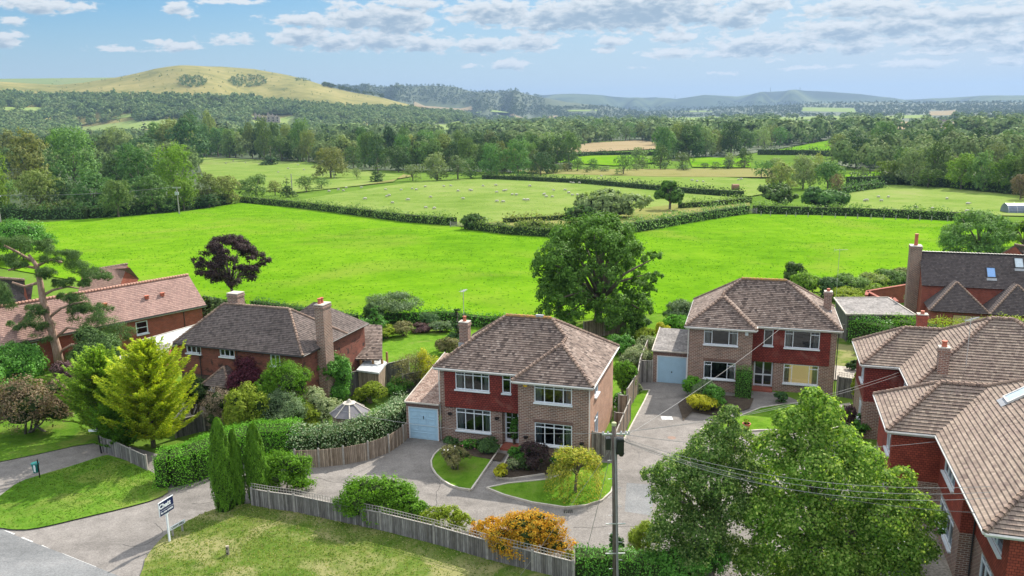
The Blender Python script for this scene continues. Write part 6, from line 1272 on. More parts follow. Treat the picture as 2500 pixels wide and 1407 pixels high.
fhedge('hedge below the tan stubble field', [(1326,393),(1440,382),(1560,380),(1610,380)], 3.4, 3.0, WOODD, 207, .9, cap=6000)
fhedge('hedge below the small bright triangular field', [(1850,378),(1960,379),(2050,382)], 4, 4, WOODD, 208, 1.0, cap=6000)
fhedge('dense hedge under the trees behind the right sheep field', [(2070,455),(2200,452),(2320,460),(2420,470),(2560,486)], 4, 4, WOODD, 209, .8)
fhedge('low hedge leading to the right sheep field corner', [(2030,480),(2080,470),(2150,460)], 3, 2.5, WOODL, 210, .7)
fhedge('scrubby hedge below the wood on the left of the bright field', [(-20,535),(100,536),(220,534),(330,526),(450,514),(560,498)], 3.5, 3.2, WOODD, 211, .6)
for k in range(20):
    x = 1850+k*30+random.Random(k).uniform(-5, 5); q = Gt(x, 524+(x-1838)*.031+2.5); m_ = MB(); m_.box((q.x, q.y-1.4, q.z+.6), (.14, .14, 1.3)); m_.box((q.x, q.y-1.4, q.z+1.28), (.16, .16, .05)); o = m_.build('fence_post', POST); tag(o, 'pale wooden stake in front of the long hedge behind the right of the bright field', 'post', 'stakes along the long field hedge')
def field_gate(label, px, py, wd, rz):
    q = Gt(px, py); e = empty('field_gate', tuple(q), rz, label, 'gate')
    for x in (-wd/2, wd/2): m_ = MB(); m_.bx(x-.09, x+.09, -.09, .09, 0, 1.4); m_.build('post', POST, e)
    m_ = MB()
    for k in range(5): m_.bx(-wd/2+.1, wd/2-.1, -.03, .03, .25+k*.22, .33+k*.22)
    m_.box((0, -.04, .7), (wd*.9, .04, .07), (Vector((.95, 0, .3)).normalized(), Vector((0, 1, 0)), Vector((-.3, 0, .95)).normalized())); m_.build('bars', POST, e)
field_gate('wooden field gate at the right end of the shaggy hedge', 1118, 556, 3.4, -.2); field_gate('pale field gate at the corner beside the round bushes', 1830, 522, 3.6, .1)
# polytunnel style shelter
q = Gt(2452, 520); e = empty('polytunnel', tuple(q), R(-8), 'dark ribbed arched shelter at the right edge beside the hedge', 'shelter'); m_ = MB(); rb = MB()
for i in range(6):
    for j in range(10): a0, a1 = math.pi*j/10, math.pi*(j+1)/10; P5 = lambda t, x: (x, -2.4*math.cos(t), 2.4*math.sin(t)); m_.face([P5(a0, i*2.), P5(a0, i*2.+2), P5(a1, i*2.+2), P5(a1, i*2.)])
    rb.tube([P5(math.pi*j/10, i*2.) for j in range(11)], .06, 5)
m_.face([(0, -2.4*math.cos(math.pi*j/10), 2.4*math.sin(math.pi*j/10)) for j in range(11)]); m_.build('cover', m_plain('grey_blue_sheet', (.13, .16, .22), .35, var=.2, scale=1), e); rb.build('hoop', STEEL, e)
# poles
def cable(label, a, b, sag=.4, r=.010, m=CABLE, group=None):
    a, b = Vector(a), Vector(b); pts = [a.lerp(b, t/18)-UP*(sag*4*(t/18)*(1-t/18)) for t in range(19)]; m_ = MB(); m_.tube(pts, r*.6, 5); o = m_.build('overhead_cable', m); return tag(o, label, 'cable', group)
YB = 31.6; pb = AtY(1503, 1470, YB); pt = AtY(1499, 1038, YB); ptz = pt.z
e = empty('utility_pole', (pb.x, YB, 0), 0, 'tall weathered wooden utility pole with black cable boxes in the foreground', 'pole'); m_ = MB(); lx = pt.x-pb.x
m_.tube([(0, 0, 0), (lx*.5, 0, ptz*.5), (lx, 0, ptz)], [.125, .112, .095], 12); m_.build('post', WOOD, e, True); m_ = MB(); m_.lathe((lx, 0, ptz), [(.10, -.02), (.105, .10), (.08, .12), (0, .12)], 12); m_.build('cap', m_plain('mossy_cap', (.38, .40, .22), .8), e)
m_ = MB(); m_.bx(lx+.10, lx+.40, -.24, .1, ptz-1.22, ptz-.56); m_.bx(lx+.12, lx+.38, -.27, -.24, ptz-1.15, ptz-.64); m_.lathe((lx+.31, -.1, ptz-1.34), [(.08, 0), (.15, .12)], 8); m_.build('junction_box', BLACK, e)
m_ = MB(); m_.bx(lx-.34, lx-.14, -.14, .12, ptz-1.05, ptz-.55); m_.build('junction_box', BLACK, e)
m_ = MB(); m_.bx(lx-.5, lx+.65, -.05, .0, ptz-.42, ptz-.36)
for x in (-.45, -.25, .3, .5, .62): m_.lathe((lx+x, -.03, ptz-.36), [(.03, 0), (.045, .05), (.02, .1)], 8)
m_.build('crossarm', STEEL, e); m_ = MB()
for k in range(16): z = .6+k*.42; x = .17 if k % 2 else -.17; m_.tube([(lx*z/ptz+x*.6, -.05, z), (lx*z/ptz+x*1.7, -.08, z)], .012, 5)
for z in (2.2, 3.6): m_.bx(lx*.4-.42, lx*.4+.42, -.18, -.14, z, z+.04)
m_.build('step_iron', STEEL, e); m_ = MB(); m_.tube([(.05, -.17, 0), (lx*.5+.04, -.16, ptz*.5), (lx+.03, -.14, ptz-.5)], .03, 6); m_.tube([(.1, -.14, 0), (lx*.5+.1, -.13, ptz*.5), (lx+.1, -.12, ptz-.5)], .02, 6); m_.build('conduit', CABLE, e)
PT = Vector((pb.x+lx, YB, ptz-.35)); GL = frame_of((22.6, 43.6), R(-17.5)); GM = frame_of((17.78, 27.86), R(-17.5))
cable('pale cable running from the pole up to the middle of the farther brick house', AtY(1500, 1075, 31.6)+Vector((.2, 0, .0)), F2(6.6, .2, 4.9) if 'F2' in globals() else frame_of(O2, R(-16.83))(6.7, -.02, 4.9), .25, .016)
for a, b, la in ((1.62, 4.75, 'upper of two pale cables from the pole to the farther tile hung wing'), (1.5, 4.55, 'lower of two pale cables from the pole to the farther tile hung wing')):
    cable(la, PT, GL(.1, 4.15, b), .5, .014)
cable('thin pale cable crossing the drive to the nearer tile hung wing', PT, GM(.1, 9.65, 4.7), .55, .018)
cable('thin dark cable sagging from the pole through the maple', PT-UP*.2, AtY(2540, 1255, 29), .9, .018, CABLED)
for k in range(3): cable(('top','middle','lowest')[k]+' of three pale cables crossing the maple to the nearest roof', PT-UP*(.1+.05*k), AtY(2420, 1188+k*14, 27.5), .8+.1*k, .016)
cable('pale cable running left from the pole along the house front', PT, AtY(820, 1000, 44), .5, .018); cable('dark stay wire running from the pole down to the lawn', PT-UP*.5, G(1270, 1420)+UP*.3, .05, .014)
cable('pale service cable dropping from the pole head to the bottom hedge', PT-UP*.3, G(1420, 1400)+UP*.2, .1, .02)
def wood_pole(label, px, py, top, arm=True, tbox=False):
    q = Gt(px, py); ppm = PR(*q)[2]; h = 0
    while PR(q.x, q.y, q.z+h)[1] > top and h < 30: h += .05
    e = empty('field_pole', tuple(q), 0, label, 'pole'); m_ = MB(); m_.tube([(0, 0, 0), (0, 0, h)], [.2, .15], 8); m_.build('post', POST, e)
    if arm:
        m_ = MB(); m_.bx(-1.1, 1.1, -.08, .08, h-.35, h-.2)
        for x in (-1, 0, 1): m_.lathe((x, 0, h-.2), [(.06, 0), (.09, .1), (.04, .22)], 6)
        m_.build('crossarm', STEEL, e)
    if tbox: m_ = MB(); m_.bx(-.5, .5, -.5, -.15, h-2.2, h-1.4); m_.lathe((-.3, -.3, h-1.4), [(.08, 0), (.05, .25)], 6); m_.lathe((.3, -.3, h-1.4), [(.08, 0), (.05, .25)], 6); m_.build('transformer', STEEL, e)
    return q+UP*(h-.1)
t1 = wood_pole('pale pole with transformer standing in the bright field before the wood', 438, 524, 457, True, True); t2 = wood_pole('small distant pole with crossarm right of the dull pasture', 816, 437, 417); t3 = wood_pole('thin bare pole among the bushes left of the sheep field', 714, 475, 425, False)
t0 = wood_pole('pale pole cut by the left edge beside the domed tree', 2, 545, 478)
for k in (-1, 0, 1): cable(('near', 'middle', 'far')[k+1]+' strand of the line crossing in front of the left wood', t0+Vector((k, 0, .2)), t1+Vector((k, 0, .2)), .8, .03, CABLE, 'power lines over the field')
cable('wire from the distant crossarm pole towards the left bushes', t3, t2, 1.5, .03, CABLE)
# signs, bin, stump, pots
p = G(415, 1326); e = empty('sale_board', tuple(p), R(70), 'navy sale board on a white post at the lane corner', 'sign'); tl = R(0)
m_ = MB(); m_.box((0, 0, .9), (.09, .07, 2.0), (Vector((1, 0, 0)), Vector((0, 1, 0)), UP)); m_.bx(-.12, .12, -.03, .03, 1.56, 1.68); po = m_.build('post', WHITE, e); po.rotation_euler = (0, -tl, 0)
bd_ = MB(); bd_.bx(-.47, .47, -.05, -.025, 1.66, 2.36); b_ = bd_.build('board', NAVY, e); b_.rotation_euler = (0, -tl, 0); m_ = MB(); m_.bx(-.49, .49, -.06, -.015, 2.36, 2.39); m_.bx(-.49, -.47, -.06, -.015, 1.66, 2.36); m_.bx(-.47, .47, -.056, -.05, 1.91, 1.92); m_.build('trim', WHITE, b_)
text_mesh('Chatt', .33, WHITE, b_, (-.10, -.055, 2.13), (R(90), 0, 0), bold=.012); text_mesh('For Sale 844500', .125, WHITE, b_, (0, -.055, 1.79), (R(90), 0, 0), bold=.004)
p = G(436, 1308); e = empty('street_sign', tuple(p), R(63), 'low white street nameplate on two posts behind the sale board', 'sign')
for x in (-.3, .3): m_ = MB(); m_.bx(x-.04, x+.04, 0, .07, 0, .58); m_.build('post', POST, e)
m_ = MB(); m_.bx(-.46, .46, -.03, -.005, .50, .70); b_ = m_.build('nameplate', WHITE, e); text_mesh('LYOTT DELL', .135, BLACK, b_, (0, -.034, .60), (R(90), 0, 0), bold=.004)
p = G(98, 1170); e = empty('litter_bin', tuple(p), R(-20), 'teal green litter bin with white notice on a black post by the side road', 'bin'); m_ = MB(); m_.tube([(0, 0, 0), (0, 0, 1.25)], .035, 8); m_.build('post', BLACK, e)
m_ = MB(); m_.tube([(-.2, -.02, .42), (-.2, -.02, .95)], [.15, .21], 10); m_.tube([(-.2, -.02, .95), (-.2, -.02, 1.0)], [.235, .235], 10); m_.build('bin_body', m_plain('teal_green', (.01, .16, .15), .4), e); m_ = MB(); m_.bx(-.1, .04, -.24, -.22, .55, .95); m_.bx(-.05, .0, -.245, -.24, .6, .85, 0); m_.build('notice', WHITE, e)
p = G(248, 1108); e = empty('finger_post', tuple(p), 0, 'white footpath fingerboard on a dark post at the fence end', 'sign'); m_ = MB(); m_.tube([(0, 0, 0), (-.08, 0, 1.75)], .05, 8); m_.build('post', BLACK, e); m_ = MB(); m_.bx(-.62, -.03, -.03, .0, 1.5, 1.64); b_ = m_.build('fingerboard', WHITE, e)
p = G(557, 1358); m_ = MB(); m_.box((0, 0, .22), (.15, .13, .46), (Vector((.95, .3, 0)), Vector((-.3, .95, 0)), UP)); m_.tube([(0, -.07, .33), (0, -.085, .33)], .04, 7, 1); m_.bx(-.03, .03, -.09, -.06, .05, .12, 1); o = m_.build('marker_post', [m_noise('old_post', [(.26, .22, .17), (.40, .35, .28)], 9, coord='Object'), BLACK]); o.location = tuple(p+UP*.1); tag(o, 'short cut off wooden marker post in the rough verge', 'post')
p = G(1822, 1050); m_ = MB(); m_.lathe((0, 0, 0), [(.16, 0), (.24, .30), (.28, .31), (.28, .38), (.22, .38), (.2, .33)], 14); o = m_.build('terracotta_pot', TERRA); o.location = tuple(p+UP*.09); tag(o, 'terracotta plant pot on the lawn above the big foreground trees', 'pot')
bushobj('potted_plant', 'tuft of leaves growing in the terracotta pot', 'plant', p+UP*.45, .5, .5, .28, YGREEN, 300, 500, .07, core=False, stems=False)
# octagonal garden building
c = G(858, 1068); e = empty('octagonal_summerhouse', (c.x, c.y, 0), R(10), 'octagonal summerhouse with dark felt roof and pale ribs behind the ivy hedge', 'summerhouse'); m_ = MB(); q_ = MB(); n8 = 8; R8 = 1.3; zz = 1.75
for k in range(n8):
    a0, a1 = 2*math.pi*k/n8, 2*math.pi*(k+1)/n8; A_ = Vector((R8*math.cos(a0), R8*math.sin(a0), zz)); B_ = Vector((R8*math.cos(a1), R8*math.sin(a1), zz)); m_.face([A_, B_, B_*.28+UP*(zz+.62-zz*.28), A_*.28+UP*(zz+.62-zz*.28)]); q_.tube([A_+UP*.03, A_*.28+UP*(zz+.64-zz*.28)], .045, 5)
q_.lathe((0, 0, zz+.6), [(.42, 0), (.45, .06), (.2, .12), (.06, .3), (0, .32)], 8); rf = m_.build('roof', m_plain('grey_felt', (.13, .125, .14), .8), e); q_.build('rib', KERB, rf); m_ = MB(); m_.prism([(R8*.88*math.cos(2*math.pi*k/8), R8*.88*math.sin(2*math.pi*k/8)) for k in range(8)], 0, zz); m_.build('wall', FENCEB, e)
# blue bin by the tall chimney
p = G(2240, 772); m_ = MB(); m_.prism([(-.6, -.4), (.6, -.4), (.6, .4), (-.6, .4)], 0, .9); m_.box((0, 0, .95), (1.3, .9, .1)); m_.box((0, -.42, .5), (1.0, .05, .08)); o = m_.build('recycling_bin', m_plain('blue_plastic', (.01, .10, .55), .4)); o.location = tuple(p); tag(o, 'bright blue bin at the foot of the tall chimney', 'bin')
# parked vehicles half hidden beneath the maple
def car(label, c, rz, body, L=4.3):
    e = empty('parked_car', tuple(c), rz, label, 'car'); m_ = MB(); W_ = .88; prof = [(-L/2, .35), (-L/2, .72), (-L*.30, .92), (L*.30, .9), (L/2-.02, .68), (L/2, .35)]
    for s in (1,):
        n = len(prof)
        for i in range(n): a, b = prof[i], prof[(i+1) % n]; m_.face([(a[0], -W_, a[1]), (b[0], -W_, b[1]), (b[0], W_, b[1]), (a[0], W_, a[1])])
        m_.face([(q[0], -W_, q[1]) for q in prof]); m_.face([(q[0], W_, q[1]) for q in reversed(prof)])
    m_.face([(-L*.22, -.62, 1.42), (L*.10, -.62, 1.42), (L*.10, .62, 1.42), (-L*.22, .62, 1.42)]); o = m_.build('body', body, e); bv = o.modifiers.new('bevel', 'BEVEL'); bv.width = .06; bv.segments = 2
    g_ = MB(); lo = [(-L*.36, -.82, .92), (L*.26, -.82, .90), (L*.26, .82, .90), (-L*.36, .82, .92)]; hi = [(-L*.22, -.64, 1.40), (L*.10, -.64, 1.40), (L*.10, .64, 1.40), (-L*.22, .64, 1.40)]
    for i in range(4): g_.face([lo[i], lo[(i+1) % 4], hi[(i+1) % 4], hi[i]])
    g_.build('window', BLACK, e)
    for x in (-L*.31, L*.31):
        for y in (-.82, .82): w_ = MB(); w_.tube([(x, y-.1, .32), (x, y+.1, .32)], .32, 14); ww = w_.build('wheel', BLACK, e); k = MB(); k.tube([(x, y-.11, .32), (x, y+.11, .32)], .19, 10); k.build('rim', STEEL, ww)
    for y in (-.6, .6): k = MB(); k.bx(L/2-.06, L/2+.01, y-.16, y+.16, .6, .72); k.build('headlight', WHITE, e)
car('dark blue parked car glimpsed beneath the right side of the maple', G(2215, 1240)+Vector((0, 1.5, 0)), R(68), m_plain('dark_blue_paint', (.01, .02, .12), .2, .6)); car('silver parked car at the bottom edge glimpsed beneath the maple', G(2210, 1400)+Vector((-.6, .4, 0)), R(70), m_plain('silver_paint', (.5, .51, .53), .2, .6))
flat('parking', [(2230,1150),(2330,1180),(2420,1500),(2200,1500)], PAVE, .03)
bushobj('hanging_basket', 'round dark green hanging ball beside the lower window of the nearest red house', 'plant', GM(-.05, 6.3, 1.35), .42, .42, .42, LAUREL, 310, 900, .07, core=True, stems=False)
# ------------------------------------------------------------------ sheep
SHEEPW = m_plain('fleece', (.50, .47, .40), .95); SHEEPF = m_plain('sheep_face', (.35, .32, .28), .9)
def sheep_mesh(seed, down):
    r = random.Random(seed); bm = bmesh.new()
    def ball(c, s, sub=2):
        g_ = bmesh.ops.create_icosphere(bm, subdivisions=sub, radius=1)['verts']
        for v in g_: v.co = Vector((c[0]+v.co.x*s[0], c[1]+v.co.y*s[1], c[2]+v.co.z*s[2]))*1.0+Vector((r.uniform(-.02, .02),)*3)
    ball((0, 0, .62), (.58, .30, .31)); ball((.35, 0, .64), (.30, .27, .28)); ball((.68, 0, .72 if not down else .45), (.20, .12, .14), 1); ball((.88, 0, .66 if not down else .28), (.14, .08, .09), 1)
    for x, y in ((-.36, -.16), (-.36, .16), (.36, -.15), (.36, .15)):
        bmesh.ops.create_cone(bm, cap_ends=True, segments=6, radius1=.045, radius2=.06, depth=.42, matrix=Matrix.Translation((x, y, .21)))
    for y in (-.12, .12): ball((.66, y*1.2, .80 if not down else .50), (.05, .09, .03), 1)
    me = bpy.data.meshes.new('sheep'); bm.to_mesh(me); bm.free(); me.materials.append(SHEEPW); me.materials.append(SHEEPF)
    for p_ in me.polygons: p_.use_smooth = True; c = p_.center; p_.material_index = 1 if c.x > .74 or c.z < .3 else 0
    return me
SM = [sheep_mesh(1, False), sheep_mesh(2, True)]
def sheep(px, py, lab, grp, k):
    q = Gt(px, py)
    if q is None: return
    r = random.Random(k); o = bpy.data.objects.new('sheep', SM[0 if r.random() < .35 else 1]); COL.objects.link(o); o.location = q+UP*(.1+math.hypot(q.x, q.y)*.0006); o.rotation_euler = (0, 0, r.choice([0, math.pi])+r.uniform(-.6, .6)); s = r.uniform(.74, .98); o.scale = (s, s, s); tag(o, lab, 'sheep', grp)
SH = [(804,472),(826,468),(838,470),(845,463),(882,463),(892,491),(941,467),(944,484),(951,482),(959,500),(980,468),(997,493),(1007,465),(1016,468),(1038,460),(1039,512),(1052,486),(1061,514),(1084,459),(1100,458),(1118,471),(1131,490),(1147,469),(1152,469),(1179,458),(1210,457),(1212,474),(1230,470),(1234,470),(1214,497),(1229,498),(1250,480),(1260,481),(1279,493),(1287,494),(1293,459),(1328,480),(1333,485),(1349,485),(1352,469),(1379,469),(1388,476),(1397,481),(1409,481),(1393,450),(1400,451),(1415,451)]
for k, (x, y) in enumerate(SH): sheep(x, y, 'white sheep grazing in the big central sheep field', 'sheep in the big central field', k)
for k, (x, y) in enumerate([(1462,440),(1468,434),(1690,445),(1702,447),(1716,448),(1803,443),(1810,442),(1784,500),(1801,497)]): sheep(x, y, 'small white sheep in the strip beyond the central hedge', 'sheep in the strip beyond the hedge', 100+k)
for k, (x, y) in enumerate([(2110,495),(2116,495),(2152,495),(2145,486),(2168,486),(2234,512),(2276,515),(2311,490),(2362,504),(2360,522)]): sheep(x, y, 'white sheep in the right hand sheep field below the trees', 'sheep in the right hand field', 200+k)
for k, (x, y) in enumerate([(552,402),(570,396),(600,400),(632,404),(704,415),(728,406),(742,418),(680,424)]): sheep(x, y, 'tiny pale sheep in the dull pasture beyond the left hedge', 'sheep in the dull left pasture', 300+k)
q = Gt(1795, 466); m_ = MB(); m_.tube([(-.7, 0, .65), (.7, 0, .65)], .65, 14); m_.tube([(-.72, 0, .65), (.72, 0, .65)], .4, 10); o = m_.build('hay_feeder', m_plain('rusty_feeder', (.25, .13, .08), .8)); o.location = tuple(q+UP*.2); o.scale = (1.6,)*3; tag(o, 'round brown hay bale on the strip beyond the central hedge', 'hay bale')
# ------------------------------------------------------------------ middle distance trees
def tmpl(seed, k, shape, n, size, w_, lr=(.2, .34), z0=.14):
    r = np.random.default_rng(seed)
    if shape == 'fill':
        lob = []
        for i in range(k):
            t = r.uniform(0, 1); env = (1-max(0, (t-.45)/.55)**2.2)**.5*(.72+.28*min(1, t/.3)); a = r.uniform(0, 6.28); q = env*r.uniform(.3, 1)**.5*w_*.36; s_ = r.uniform(.12, .20); lob.append((q*math.cos(a), q*math.sin(a), z0+.08+t*.80, s_*w_*1.1, s_*w_*1.1, s_))
        lob += [(0, 0, .3, .3*w_, .3*w_, .26), (0, 0, .62, .28*w_, .28*w_, .26)]
    else: lob = rnd_lobes(k, w_, w_, 1-z0, z0, r, shape, lr)
    V = cloud(lob, n, size, r, .17, 12, .32); tr = MB(); limbs(tr, (0, 0, 0), 1.0, lob, r, .022, 7, .3); return V, tr
TM = []
for s_, (k, sh_, n, sz, w_, z0) in enumerate([(20,'fill',8000,.036,1.0,.0),(17,'fill',8000,.036,1.1,.0),(19,'fill',8000,.036,.85,.0),(15,'fill',7000,.038,1.0,.03),(22,'fill',8500,.034,1.15,.0),(30,'cone',6500,.034,.45,.0)]):
    V, tr = tmpl(400+s_, k, sh_, n, sz, w_, z0=z0); cm = np_mesh('crown', V, WOODL, link=False)
    tmesh = bpy.data.meshes.new('trunk'); tmesh.from_pydata(tr.v, [], tr.f); tmesh.materials.append(BARK); tmesh.update()
    whole = np_mesh('tree', V[:len(V)//8*4], [WOODL, BARK], link=False, extra=[(tr, 1)]); TM.append((cm, tmesh, w_, whole))
def inst_tree(px, py, top_y, w_px, kind, mat, label, group, seed, name='tree'):
    q = Gt(px, py)
    if q is None: return
    ppm = PR(*q)[2]; r_ = random.Random(seed); h = 0; lo, hi = 0, 60
    for _ in range(24):
        h = (lo+hi)/2
        if PR(q.x, q.y, q.z+h)[1] > top_y: lo = h
        else: hi = h
    w_ = w_px/ppm; cm, tmh, tw, whole = TM[kind]; sx = w_/tw; hp = py-top_y
    if hp > 62:
        e = empty(name, tuple(q), r_.uniform(0, 6.28), label, 'tree', group); e.scale = (sx, sx, h)
        for nm, me in (('crown', cm), ('trunk', tmh)):
            o = bpy.data.objects.new(nm, me); COL.objects.link(o); o.parent = e
            if nm == 'crown': o.material_slots[0].link = 'OBJECT'; o.material_slots[0].material = mat
    else:
        o = bpy.data.objects.new(name, whole); COL.objects.link(o); o.location = q; o.rotation_euler = (0, 0, r_.uniform(0, 6.28)); o.scale = (sx, sx, h); o.material_slots[0].link = 'OBJECT'; o.material_slots[0].material = mat; tag(o, label, 'tree', group)
W1 = 'trees of the wood left of the bright field'
BIG = [(-15,535,360,120,4,WOODB,'bright fresh green tree cut by the left edge'),(75,480,325,130,0,WOODO,'olive topped tall tree near the left edge of the wood'),(185,470,312,170,4,WOODL,'tallest rounded tree in the left wood'),(100,530,415,120,1,WOODO,'lower olive tree at the front left of the wood'),
 (225,528,425,130,0,WOODL,'front green tree in the middle of the left wood'),(300,490,380,100,2,WOODD,'dark tree behind the front of the left wood'),(345,500,352,175,4,WOODL,'large dull green crown left of the bright one'),(435,500,352,130,4,WOODB,'large bright yellow green crown in the left wood'),
 (165,525,440,90,1,WOODD,'dark low tree at the front of the left wood'),(290,532,440,100,1,WOODL,'rounded front tree below the dull crown'),(380,522,430,105,0,WOODL,'front tree below the bright crown'),(450,515,440,90,1,WOODB,'bright small tree at the right foot of the bright crown'),
 (20,500,440,90,1,WOODL,'green tree low at the left edge'),(505,506,425,85,0,WOODO,'olive tree right of the pale pole'),(555,500,430,85,1,WOODO,'round olive tree above the field corner'),(625,486,420,90,3,WOODL,'leafy tree in the hedge right of the field corner'),(672,478,440,50,2,WOODO,'small tree beside the thin bare pole'),
 (702,482,422,45,5,WOODL,'pointed small tree beside the thin pole'),(748,470,430,60,1,WOODL,'round bush in the line by the sheep field corner'),(785,462,435,55,1,WOODL,'last round bush in the line by the sheep field corner'),
 (808,436,360,110,4,WOODO,'broad olive tree standing in front of the central wood'),(922,445,388,46,5,WOODL,'small pointed tree alone on the tan grass'),(872,440,410,30,1,WOODP,'tiny pale bush on the tan grass'),(1008,442,402,62,1,WOODP,'grey green willow at the left of the pale clump'),
 (1068,442,376,80,0,WOODP,'palest rounded willow in the clump above the sheep field'),(1118,440,378,66,2,WOODP,'tall pale willow right of the palest one'),(1150,436,386,60,0,WOODL,'green tree right of the pale willows'),(1200,432,350,80,4,WOODL,'tall green tree above the centre of the sheep field'),
 (1265,432,340,95,4,WOODL,'tall rounded tree right of the sheep field centre'),(1320,432,372,80,1,WOODD,'dark tree at the right end of the central wood'),(1360,424,400,44,1,WOODL,'small bush left of the green strip'),(1385,420,395,34,2,WOODD,'small dark tree standing before the green strip'),
 (1410,420,385,38,2,WOODL,'slim green tree before the green strip'),(1450,418,388,40,0,WOODL,'middle tree of the row before the green strip'),(1522,428,378,62,1,WOODL,'rounded lone tree in front of the dry strip'),(1560,412,358,52,2,WOODP,'pale tree right of the rounded lone tree'),(1612,414,355,60,0,WOODL,'green tree left of the small field gap'),
 (1665,414,372,60,1,WOODL,'round tree at the small field gap'),(1720,413,398,34,1,WOODD,'low dark bush right of the field gap'),(1780,412,372,42,2,WOODP,'thin pale tree before the bright patch'),(1818,412,360,40,2,WOODL,'slim taller tree before the bright patch'),
 (1905,470,398,80,0,WOODO,'brownish olive tree above the round bushes'),(1960,462,378,100,4,WOODP,'large grey green tree above the gate corner'),(2020,466,395,80,1,WOODL,'green tree above the right round bush'),(2040,480,425,46,1,PINKISH,'small russet tree beside the grey green ones'),
 (2090,412,330,110,4,WOODD,'big dark tree left of the group behind the right sheep field'),(2160,410,350,80,1,WOODL,'green crown beside the big dark tree'),(2108,430,405,24,2,WOODP,'tiny lone bush in the green gap'),(2165,452,384,70,3,WOODB,'light yellow green tree at the sheep field corner'),
 (2225,455,362,96,4,WOODP,'pale tree with white limbs behind the right sheep field'),(2290,456,348,90,0,WOODL,'taller dark green tree right of the pale limbed one'),(2265,460,412,90,1,WOODB,'low bright bush under the pale limbed tree'),(2345,465,372,80,2,WOODB,'fresh green pointed crown behind the right sheep field'),
 (2400,470,372,80,0,WOODL,'green tree second from the right behind the sheep field'),(2450,474,376,75,2,WOODB,'light tree near the right edge'),(2500,478,360,80,4,WOODL,'tree cut by the right edge behind the sheep field'),(2490,490,426,60,1,PINKISH,'russet bush at the right edge of the hedge'),
 (662,404,352,48,5,WOODD,'dark pointed conifer at the edge of the dull pasture'),(535,372,278,70,5,WOODD,'tall dark conifer rising above the central wood'),(560,378,285,60,5,WOODD,'second tall dark conifer close beside the tallest'),(672,352,290,60,5,WOODD,'dark conifer right of the stone mansion'),(355,345,288,50,5,WOODD,'dark fir in front of the pale left field'),
 (770,372,318,50,5,WOODD,'dark conifer above the middle of the central wood'),(970,392,338,40,5,WOODD,'small pointed conifer in the middle of the central wood'),(1730,318,292,40,1,WOODD,'round dark tree beyond the brown roofs'),(2118,305,283,42,1,WOODD,'very dark rounded tree standing in the far right fields')]
for i, (x, yb, yt, w_, k, m, lab) in enumerate(BIG): inst_tree(x, yb, yt, w_, k, m, lab, None, i)
ROWS = [('wood behind the dull left pasture', 455, 378, 770, 396, 92, 17, 44), ('central wood above the sheep field', 850, 414, 1340, 424, 78, 23, 44), ('central wood above the sheep field', 800, 396, 1400, 404, 76, 25, 46),
  ('wood behind the tan stubble field', 1340, 350, 1640, 340, 52, 14, 38), ('row of big trees right of the stubble', 1610, 394, 1800, 376, 76, 11, 50), ('row of big trees right of the stubble', 1790, 372, 2010, 342, 58, 13, 40),
  ('group behind the right sheep field', 2050, 388, 2500, 402, 80, 15, 60), ('group behind the right sheep field', 2200, 436, 2500, 446, 80, 9, 60), ('wood behind the left wood', -20, 420, 480, 400, 100, 13, 70),
  ('scrub along the far dry strip', 1120, 425, 1900, 412, 22, 16, 30), ('copse beside the green gap', 1850, 440, 2040, 425, 46, 8, 40), ('brambles below the left wood', -20, 538, 560, 503, 36, 14, 50)]
rr = random.Random(5); cnt = 0
for (lab, x0, y0, x1, y1, hp, n, wp) in ROWS:
    for i in range(n):
        t = (i+rr.uniform(-.4, .4)+.5)/n; x = x0+(x1-x0)*t; y = y0+(y1-y0)*t+rr.uniform(-4, 4); h = hp*rr.uniform(.72, 1.18); m = rr.choices([WOODL, WOODD, WOODO, WOODP], [5, 2.5, 1.6, 1.6])[0]
        if cnt+len(BIG) > 296 and lab.startswith('scrub'): continue
        inst_tree(x, y, y-h, wp*rr.uniform(.95, 1.6), rr.choice([0, 1, 2, 3, 4, 4]), m, 'broadleaf tree in the '+lab, 'trees: '+lab, 1000+cnt); cnt += 1
print('trees', cnt+len(BIG))
# ------------------------------------------------------------------ far woods: nobody could count them
def inpoly(x, y, P_):
    c = False; n = len(P_)
    for i in range(n):
        x1, y1 = P_[i]; x2, y2 = P_[(i+1) % n]
        if (y1 > y) != (y2 > y) and x < (x2-x1)*(y-y1)/(y2-y1)+x1: c = not c
    return c
EXCL = [p_ for p_ in FP]
def tufts(label, px, n, size, mat, seed, up=.1, jit=.8):
    r = np.random.default_rng(seed); W = [Gt(*q) for q in px]; P2 = [(p.x, p.y) for p in W]; x0, x1 = min(p[0] for p in P2), max(p[0] for p in P2); y0, y1 = min(p[1] for p in P2), max(p[1] for p in P2); pts = []
    while len(pts) < n:
        x, y = r.uniform(x0, x1), r.uniform(y0, y1)
        if inpoly(x, y, P2) and math.sin(x*.21+math.sin(y*.13)*2)+math.sin(y*.17+x*.05) > r.uniform(-2.6, 1.2): pts.append((x, y))
    A = np.array(pts); z = terr_np(A[:, 0], A[:, 1])+up+np.hypot(A[:, 0], A[:, 1])*.0006; C = np.column_stack([A, z]); k = 3; C = np.repeat(C, k, 0)+r.normal(0, size*.35, (n*k, 3))*np.array([1, 1, .1])
    V = leaf_quads(C, np.tile([0, -.7, .5], (n*k, 1)), size, r, .5, jit, np.tile([0, 0, 1.0], (n*k, 1))); o = np_mesh('grass', V, mat); tag(o, label, 'grass', kind='stuff')
TUF = m_leaf('tuft', [(.065, .18, .008), (.10, .235, .012), (.15, .29, .02)], .35); TUFD = m_leaf('dull_tuft', [(.08, .13, .03), (.12, .17, .045), (.20, .20, .08)], .25)
